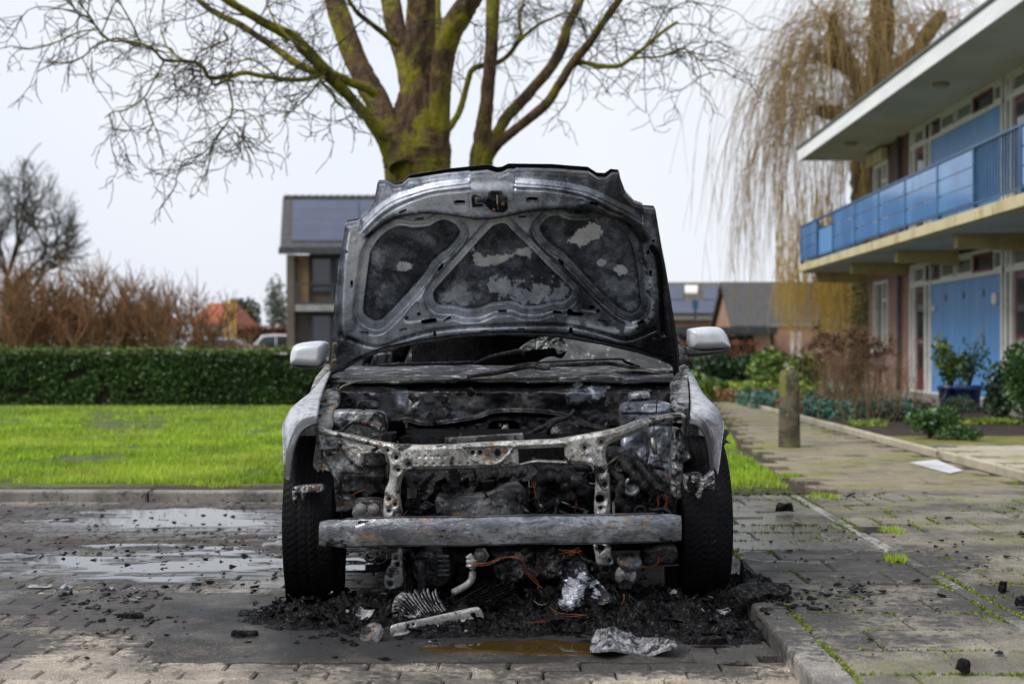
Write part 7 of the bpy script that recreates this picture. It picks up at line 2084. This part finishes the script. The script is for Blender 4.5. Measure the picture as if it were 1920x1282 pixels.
# houses right of the car
r_, xa, xb, e_, rr_ = gable_house('long_roofed_house', 'long low house with skylights and solar panels right of the hood', 1180, 1600, 70, 598, 529, M_rtile2, M_pbrick)
def slope(root, nm, mat, pxa, pya, pxb, pyb, lift=.08, th=.06, xa=xa, e_=e_, rr_=rr_, Y=70, depth=7.0):
    def pt(px, py, l):
        # intersect the pixel ray with the front slope
        s = (rr_-e_)/(depth/2+.4); b0 = e_-.05 - s*(Y-.4)
        k = (VPY-py)/FPX; Yq = (b0 - CAM_Z)/(k - s); return ((px-VPX)*Yq/FPX, Yq, CAM_Z + k*Yq + l)
    c = [(pxa, pyb), (pxb, pyb), (pxb, pya), (pxa, pya)]
    mb = MB(); mb.hexa([pt(*q, lift) for q in c], [pt(*q, lift+th) for q in c]); return mb.build(nm, mat, root)
for a, b in ((1250, 1282), (1318, 1345)): slope(r_, 'solar_panel', M_solar, a, 541, b, 566)
slope(r_, 'solar_panel', M_solar, 1256, 568, 1378, 592); sk = slope(r_, 'skylight', M_white, 1284, 541, 1308, 554, .08, .10)
d_ = empty('dormer', px3(1372, 68.3, 0)); d_.parent = r_; d_.location = Vector(px3(1372, 68.3, 0)) - wl(r_)
q0, q1 = px3(1358, 69.5), px3(1392, 69.5)
MB().box(q0[0], q1[0], 69.5, 71.5, hz(568, 69.5), hz(536, 69.5)).build('dormer_box', M_white, d_); MB().box(q0[0]+.35, q1[0]-.08, 69.45, 69.499, hz(563, 69.5), hz(543, 69.5)).build('dormer_pane', M_glass, d_)
# brick house with the steep gable facing left
Yg = 58.0
g = empty('brick_gable_house', px3(1470, Yg+3), 'brick house with dark tiled roof and pointed gable', 'house')
xa, xp, xb = (1376-VPX)*Yg/FPX, (1393-VPX)*Yg/FPX, (1575-VPX)*Yg/FPX
e_, p_ = hz(612, Yg), hz(531, Yg+3)
mb = MB(); mb.prism([(xa, Yg, 0), (xa, Yg, e_), (xa+.05, Yg+3, p_-.1), (xa, Yg+6, e_), (xa, Yg+6, 0)], (.3, 0, 0)); mb.build('gable_wall', M_pbrick, g)
MB().box(xa+.3, xb, Yg, Yg+6, 0, e_-.05).build('wall', M_pbrick, g)
mb = MB(); mb.hexa([(xa-.2, Yg-.6, e_-.15), (xb, Yg-.6, e_-.15), (xb, Yg+3, p_-.1), (xa-.15, Yg+3, p_-.1)], [(xa-.2, Yg-.6, e_+.02), (xb, Yg-.6, e_+.02), (xb, Yg+3, p_+.06), (xa-.15, Yg+3, p_+.06)]); mb.build('roof', M_rtile, g)
mb = MB(); mb.hexa([(xb, Yg+6.6, e_-.15), (xa-.2, Yg+6.6, e_-.15), (xa-.15, Yg+3.05, p_-.1), (xb, Yg+3.05, p_-.1)], [(xb, Yg+6.6, e_+.02), (xa-.2, Yg+6.6, e_+.02), (xa-.15, Yg+3.05, p_+.06), (xb, Yg+3.05, p_+.06)]); mb.build('roof', M_rtile, g)
# carport, shed, fence, white ladder
Yc = 44.0
cp = empty('carport', px3(1362, Yc), 'flat dark roofed carport in front of the houses', 'carport')
a, b = px3(1268, Yc)[0], px3(1458, Yc)[0]
MB().box(a, b, Yc, Yc+3, hz(626, Yc), hz(613, Yc)).build('roof', M_anth, cp); MB().box(a, b-.3, Yc+2.9, Yc+3, 0, hz(627, Yc)).build('back_wall', M_anth, cp)
for xx in (a+.1, (a+b)/2, b-.2): MB().box(xx, xx+.12, Yc+.2, Yc+.32, 0, hz(626, Yc)).build('post', M_anth, cp)
sg = empty('street_sign', px3(1303, 50), 'small blue sign on a thin pole before the long house', 'sign')
MB().box(px3(1302, 50)[0], px3(1304, 50)[0]+.03, 50, 50.05, 0, hz(564, 50)).build('pole', M_anth, sg); MB().box(px3(1298, 50)[0], px3(1309, 50)[0], 49.95, 49.99, hz(578, 50), hz(563, 50)).build('panel', M_bluerail, sg)
gw = empty('garden_wall', px3(1500, 46), 'low rose brick garden wall behind the willow shoots', 'wall'); MB().box(px3(1448, 46)[0], px3(1625, 46)[0], 46, 46.2, 0, hz(612, 46)).build('wall_body', M_pbrick, gw); MB().box(px3(1447, 46)[0], px3(1626, 46)[0], 45.96, 46.24, hz(612, 46), hz(608, 46)).build('coping', M_conc, gw)
ld = empty('white_trellis', px3(1493, 42), 'small white ladder trellis among the shrubs', 'trellis')
for px in (1486, 1499): 
    q = px3(px, 42); MB().box(q[0]-.04, q[0]+.04, 42, 42.05, 0, hz(622, 42)).build('stile', M_plaster, ld)
for py in (628, 636, 644): MB().box(px3(1487, 42)[0], px3(1498, 42)[0], 42.01, 42.04, hz(py+1, 42), hz(py-1, 42)).build('rung', M_plaster, ld)
# ---- parked cars on the road behind the hedge
M_cw = mat_layers('white_car_paint', (.66, .68, .70), [((.6, .62, .64), 3, .4, .6)], .25); M_cg = mat_layers('grey_car_paint', (.26, .28, .31), [((.22, .24, .27), 3, .4, .6)], .25); M_cglass = mat_glass('car_glass', (.015, .018, .02))
def parked(name, label, px, Y, L_, H, paint, suv=False, flip=False):
    x = (px-VPX)*Y/FPX; root = empty(name, (x, Y+.9, 0), label, 'car', 'cars parked behind the hedge'); f = -1 if flip else 1
    prof = [(-.5, .28), (-.5, .62), (-.47, .74), (-.27, .80), (-.12, H-.05), (.0, H), (.26, H-.02), (.42, H-.12), (.49, .82), (.5, .55), (.495, .28)] if suv else [(-.5, .28), (-.495, .58), (-.46, .70), (-.26, .80), (-.10, H-.06), (.06, H), (.26, H-.06), (.38, .92), (.49, .84), (.5, .5), (.49, .28)]
    mb = MB(); mb.prism([(x + f*u*L_, Y, z) for u, z in prof], (0, 1.7, 0)); mb.build('body', paint, root, bevel=.06)
    gl = [(-.22, .84), (-.10, H-.12), (.02, H-.08), (.02, .84)], [(.035, .84), (.035, H-.08), (.25, H-.10), (.38 if suv else .34, .88)]
    for g_ in gl:
        mb = MB(); mb.prism([(x + f*u*L_, Y-.012, z) for u, z in g_], (0, .01, 0)); mb.build('side_window', M_cglass, root)
    for u in (-.32, .32):
        w = MB(); w.lathe([(.31, 0), (.31, .2), (.29, .21), (.2, .21), (.18, .19), (0, .19)], (x + f*u*L_, Y+.16, .31), (0, -1, 0), 20); ww = w.build('wheel', M_tyre, root, True)
        w = MB(); w.lathe([(.19, 0), (.18, .012), (0, .016)], (x + f*u*L_, Y-.035, .31), (0, -1, 0), 14); w.build('rim', M_conc, ww)
    MB().box(x + f*L_*.5 - .02, x + f*L_*.5 + .02, Y+.1, Y+.4, .66, .8).build('headlight', M_conc, root)
    return root
parked('parked_car', 'white parked car half hidden by the solar roofed house', 512, 66.5, 4.6, 1.66, M_cw, True)
parked('parked_car', 'white parked car glimpsed through the brown shrubs', 250, 52, 3.9, 1.42, M_cw)
parked('parked_car', 'dark grey parked car between the white cars', 385, 53, 4.2, 1.40, M_cg)
# ================================================================== PLANTS ALONG THE BLOCK
M_g1 = mat_leaf('laurel_leaf', [(.03, .07, .012), (.06, .14, .02), (.13, .20, .03), (.30, .34, .06)], .4, .25)
M_g2 = mat_leaf('box_leaf', [(.02, .055, .012), (.04, .10, .02), (.07, .15, .03)], .4, .2)
M_g3 = mat_leaf('blue_green_leaf', [(.03, .085, .06), (.055, .14, .10), (.09, .19, .14)], .5, .2)
M_g4 = mat_leaf('lime_leaf', [(.12, .20, .02), (.22, .32, .04), (.36, .42, .08)], .5, .3)
M_g5 = mat_leaf('dark_shrub_leaf', [(.012, .035, .014), (.025, .065, .022), (.045, .09, .03)], .4, .15)
M_g6 = mat_leaf('rosemary_leaf', [(.03, .055, .025), (.05, .085, .04), (.08, .12, .06)], .6, .15)
M_dry, nt_, b_, _o = new_mat('dry_stem')
nt_.links.new(n_mix(nt_, n_attr(nt_, 'var'), (.10, .06, .028), (.25, .165, .085)), b_.inputs['Base Color']); b_.inputs['Roughness'].default_value = .9
M_head = mat_leaf('dry_flower', [(.05, .022, .012), (.085, .04, .02), (.15, .085, .045)], .85, .1)
def gp(px, py, z=.07): 
    x, y, _ = G(px, py, z); return (x, y, z)
# big dried hydrangea by the brick corner
c = gp(1592, 775)
c = (c[0], min(c[1], 20.5), .07); c = ((1592-VPX)*20.5/FPX, 20.5, .07)
root, rg = twiggy('dried_hydrangea', 'big dried hydrangea with brown flower heads before the brick wall', c, 1.05, .95, 120, M_dry, 'shrub', None, 5, .007, 5, .16)
C_ = []
for px, py in [(1532,612),(1540,628),(1553,630),(1570,632),(1590,628),(1605,632),(1620,640),(1632,650),(1645,648),(1658,655),(1668,638),(1670,657),(1648,665),(1656,690),(1612,655),(1598,645),(1580,645),(1562,645),(1545,645),(1528,640),(1520,650),(1535,668),(1600,690),(1625,668),(1602,618),(1618,628),(1640,640),(1574,655),(1555,662)]:
    q = np.array(W(px, py, 20.3 + rg.normal(0, .25))); C_.append(q + rg.normal(size=(70, 3))*np.array([.042, .042, .035]))
V, Fc, a = leaf_quads(np.concatenate(C_), .036, seed=3, aspect=.8); np_mesh('flower_heads', V, Fc, M_head, root, False, {'var': a}); root.children[-1]['kind'] = 'stuff'
# second, lower dead shrub in front
root, rg = twiggy('dry_shrub', 'low pale brown dry shrub in the soil bed', px3(1660, 17.5, .07), .55, .9, 70, M_dry, 'shrub', None, 6, .005, 5, .3)
C_ = [np.array(W(px, py, 17.3)) + rg.normal(size=(30, 3))*.02 for px, py in [(1676,795),(1690,780),(1668,810),(1700,800),(1655,790),(1683,765),(1640,775),(1720,755),(1738,758),(1750,752),(1735,765),(1672,822),(1650,808)]]
V, Fc, a = leaf_quads(np.concatenate(C_), .03, seed=4, aspect=.8); np_mesh('flower_heads', V, Fc, M_head, root, False, {'var': a}); root.children[-1]['kind'] = 'stuff'
root, rg = twiggy('dry_shrub', 'tall thin dry stalks between the hydrangea and the door', px3(1690, 19.5, .07), .85, .7, 26, M_dry, 'shrub', None, 16, .004, 3, .2)
# green shrubs
bush('box_shrub', 'round glossy green shrub in the soil bed beside the border', gp(1742, 822), (.27, .25, .16), 1300, .05, M_g2, seed=11)
bush('box_shrub', 'low spreading green shrub right of the round one', gp(1798, 826), (.22, .2, .085), 700, .04, M_g2, seed=12)
bush('rosemary_bush', 'upright grey green needle leaved bush before the blue pots', px3(1790, 17.0, .07), (.22, .2, .17), 1100, .06, M_g6, seed=13, aspect=.16, up=(0, 0, 1.1))
bush('tall_shrub', 'tall dark leaved shrub at the picture edge before the red door', px3(1882, 17.3, .07), (.36, .33, .46), 1500, .075, M_g5, seed=14, shell=.15)
bush('tall_shrub', 'bushy evergreen cut by the picture edge', px3(1925, 16.6, .07), (.30, .3, .52), 1300, .07, M_g2, seed=15, shell=.2)
# pots
M_pot = mat_layers('blue_glaze', (.012, .03, .11), [((.02, .05, .16), 6, .45, .6)], .25)
def pot(px, py_top, r, h, label, Y=20.0):
    x, _, zt = W(px, py_top, Y); z0 = zt - h
    root = empty('plant_pot', (x, Y, z0), label, 'plant pot', 'blue pots by the store doors')
    mb = MB(); mb.lathe([(r*.70, 0), (r*.74, .02), (r*.95, h*.85), (r*1.06, h*.86), (r*1.08, h), (r*.95, h), (r*.92, h*.9), (0, h*.9)], (x, Y, z0), n=24); mb.build('body', M_pot, root, True)
    return (x, Y, z0 + h*.9)
p1 = pot(1781, 722, .17, .40, 'blue glazed pot under the leafy potted shrub', 20.3); p2 = pot(1815, 722, .19, .46, 'larger blue glazed pot nearer the red door', 20.0)
bush('potted_shrub', 'leafy green shrub growing in the blue pot', p1, (.34, .3, .36), 800, .085, M_g1, seed=21, shell=.2)
bush('potted_shrub', 'loose thin green shrub in the larger blue pot', p2, (.30, .26, .34), 420, .06, M_g5, seed=22, shell=.1)
# ground cover
def cover(name, label, x0, x1, y0, y1, h, n, leaf, mat, seed, up=(0, 0, .6)):
    rg = np.random.default_rng(seed); X = rg.uniform(x0, x1, n*2); Yv = rg.uniform(y0, y1, n*2)
    m = fbm(X, Yv, .6, 3, seed); e = np.minimum(np.minimum(X-x0, x1-X)/(x1-x0), np.minimum(Yv-y0, y1-Yv)/(y1-y0))*2
    k = (m + e*.6) > .62; X, Yv, m = X[k][:n], Yv[k][:n], m[k][:n]
    P = np.stack([X, Yv, .06 + h*rg.random(len(X))*(.4 + m)], 1); V, Fc, a = leaf_quads(P, leaf, seed=seed, up=up)
    return tag(np_mesh(name, V, Fc, mat, None, False, {'var': a}), label, 'ground cover')
cover('blue_green_cover', 'blue green ground cover beside the bollard', 3.5, 4.9, 17.2, 19.6, .24, 2600, .08, M_g3, 31)
cover('blue_green_cover', 'small blue green clump left of the bollard', 3.25, 4.1, 21.4, 23.4, .22, 1000, .09, M_g3, 32)
cover('blue_green_cover', 'blue green clump under the dried hydrangea', 4.0, 5.4, 21.5, 23.5, .25, 1000, .09, M_g3, 33)
cover('lime_cover', 'lime green ground cover behind the path end', 3.0, 5.4, 25.5, 29.5, .28, 3000, .10, M_g4, 34)
cover('lime_cover', 'bright green low leaves at the back of the lawn', 2.0, 3.4, 26, 30, .35, 1500, .10, M_g1, 35)
cover('russet_cover', 'brown withered ground cover between the green clumps', 3.5, 4.8, 19.7, 21.3, .18, 1200, .09, mat_leaf('withered_leaf', [(.10, .045, .02), (.19, .10, .045), (.25, .15, .07)], .8, .1), 36)
cover('russet_cover', 'brown withered leaves left of the bollard', 3.1, 4.4, 23.6, 25.6, .2, 1200, .09, bpy.data.materials['withered_leaf'], 37)
cover('moss_cushion', 'yellow green moss cushion by the border kerb', 3.6, 4.1, 16.2, 17.0, .06, 500, .05, M_g4, 38)
cover('moss_cushion', 'yellow green moss cushion before the pots', 5.0, 5.7, 16.6, 17.4, .06, 800, .08, M_g4, 39)
# shrubs at the back right of the car
bush('laurel_bush', 'variegated yellow green laurel left of the dried hydrangea', px3(1480, 27, .05), (.75, .6, .50), 1800, .13, M_g1, seed=41)
bush('laurel_bush', 'dark green shrub right of the car wing', px3(1345, 30, .05), (.75, .6, .42), 1500, .13, M_g5, seed=42)
bush('laurel_bush', 'mid green shrub behind the right fender', px3(1300, 26, .05), (.6, .5, .30), 1400, .11, M_g1, seed=43)
bush('laurel_bush', 'dull green shrub behind the bollard', px3(1415, 31, .05), (.8, .6, .42), 1500, .13, M_g5, seed=44)
twiggy('dry_shrub', 'brown bare shrub mass before the carport', px3(1400, 34, .05), .85, 2.4, 60, M_brown, 'shrub', None, 45, .012, 6, .3)
leafbox('beech_hedge', 'russet clipped hedge below the carport', px3(1270, 38)[0], px3(1420, 38)[0], 37.6, 38.4, 1.18, 2600, .09, M_russet, 46)
root, rg = twiggy('ivy_stump', 'ivy covered pole beside the brick corner', px3(1613, 34.5, 0), .3, .2, 6, M_dry, 'plant', None, 47, .01, 2)
C_ = np.stack([rg.normal(px3(1613, 34.5)[0], .14, 1500), rg.normal(34.4, .12, 1500), rg.uniform(.2, 3.0, 1500)], 1); V, Fc, a = leaf_quads(C_, .09, seed=48); np_mesh('ivy', V, Fc, M_olivel, root, False, {'var': a}); root.children[-1]['kind'] = 'stuff'
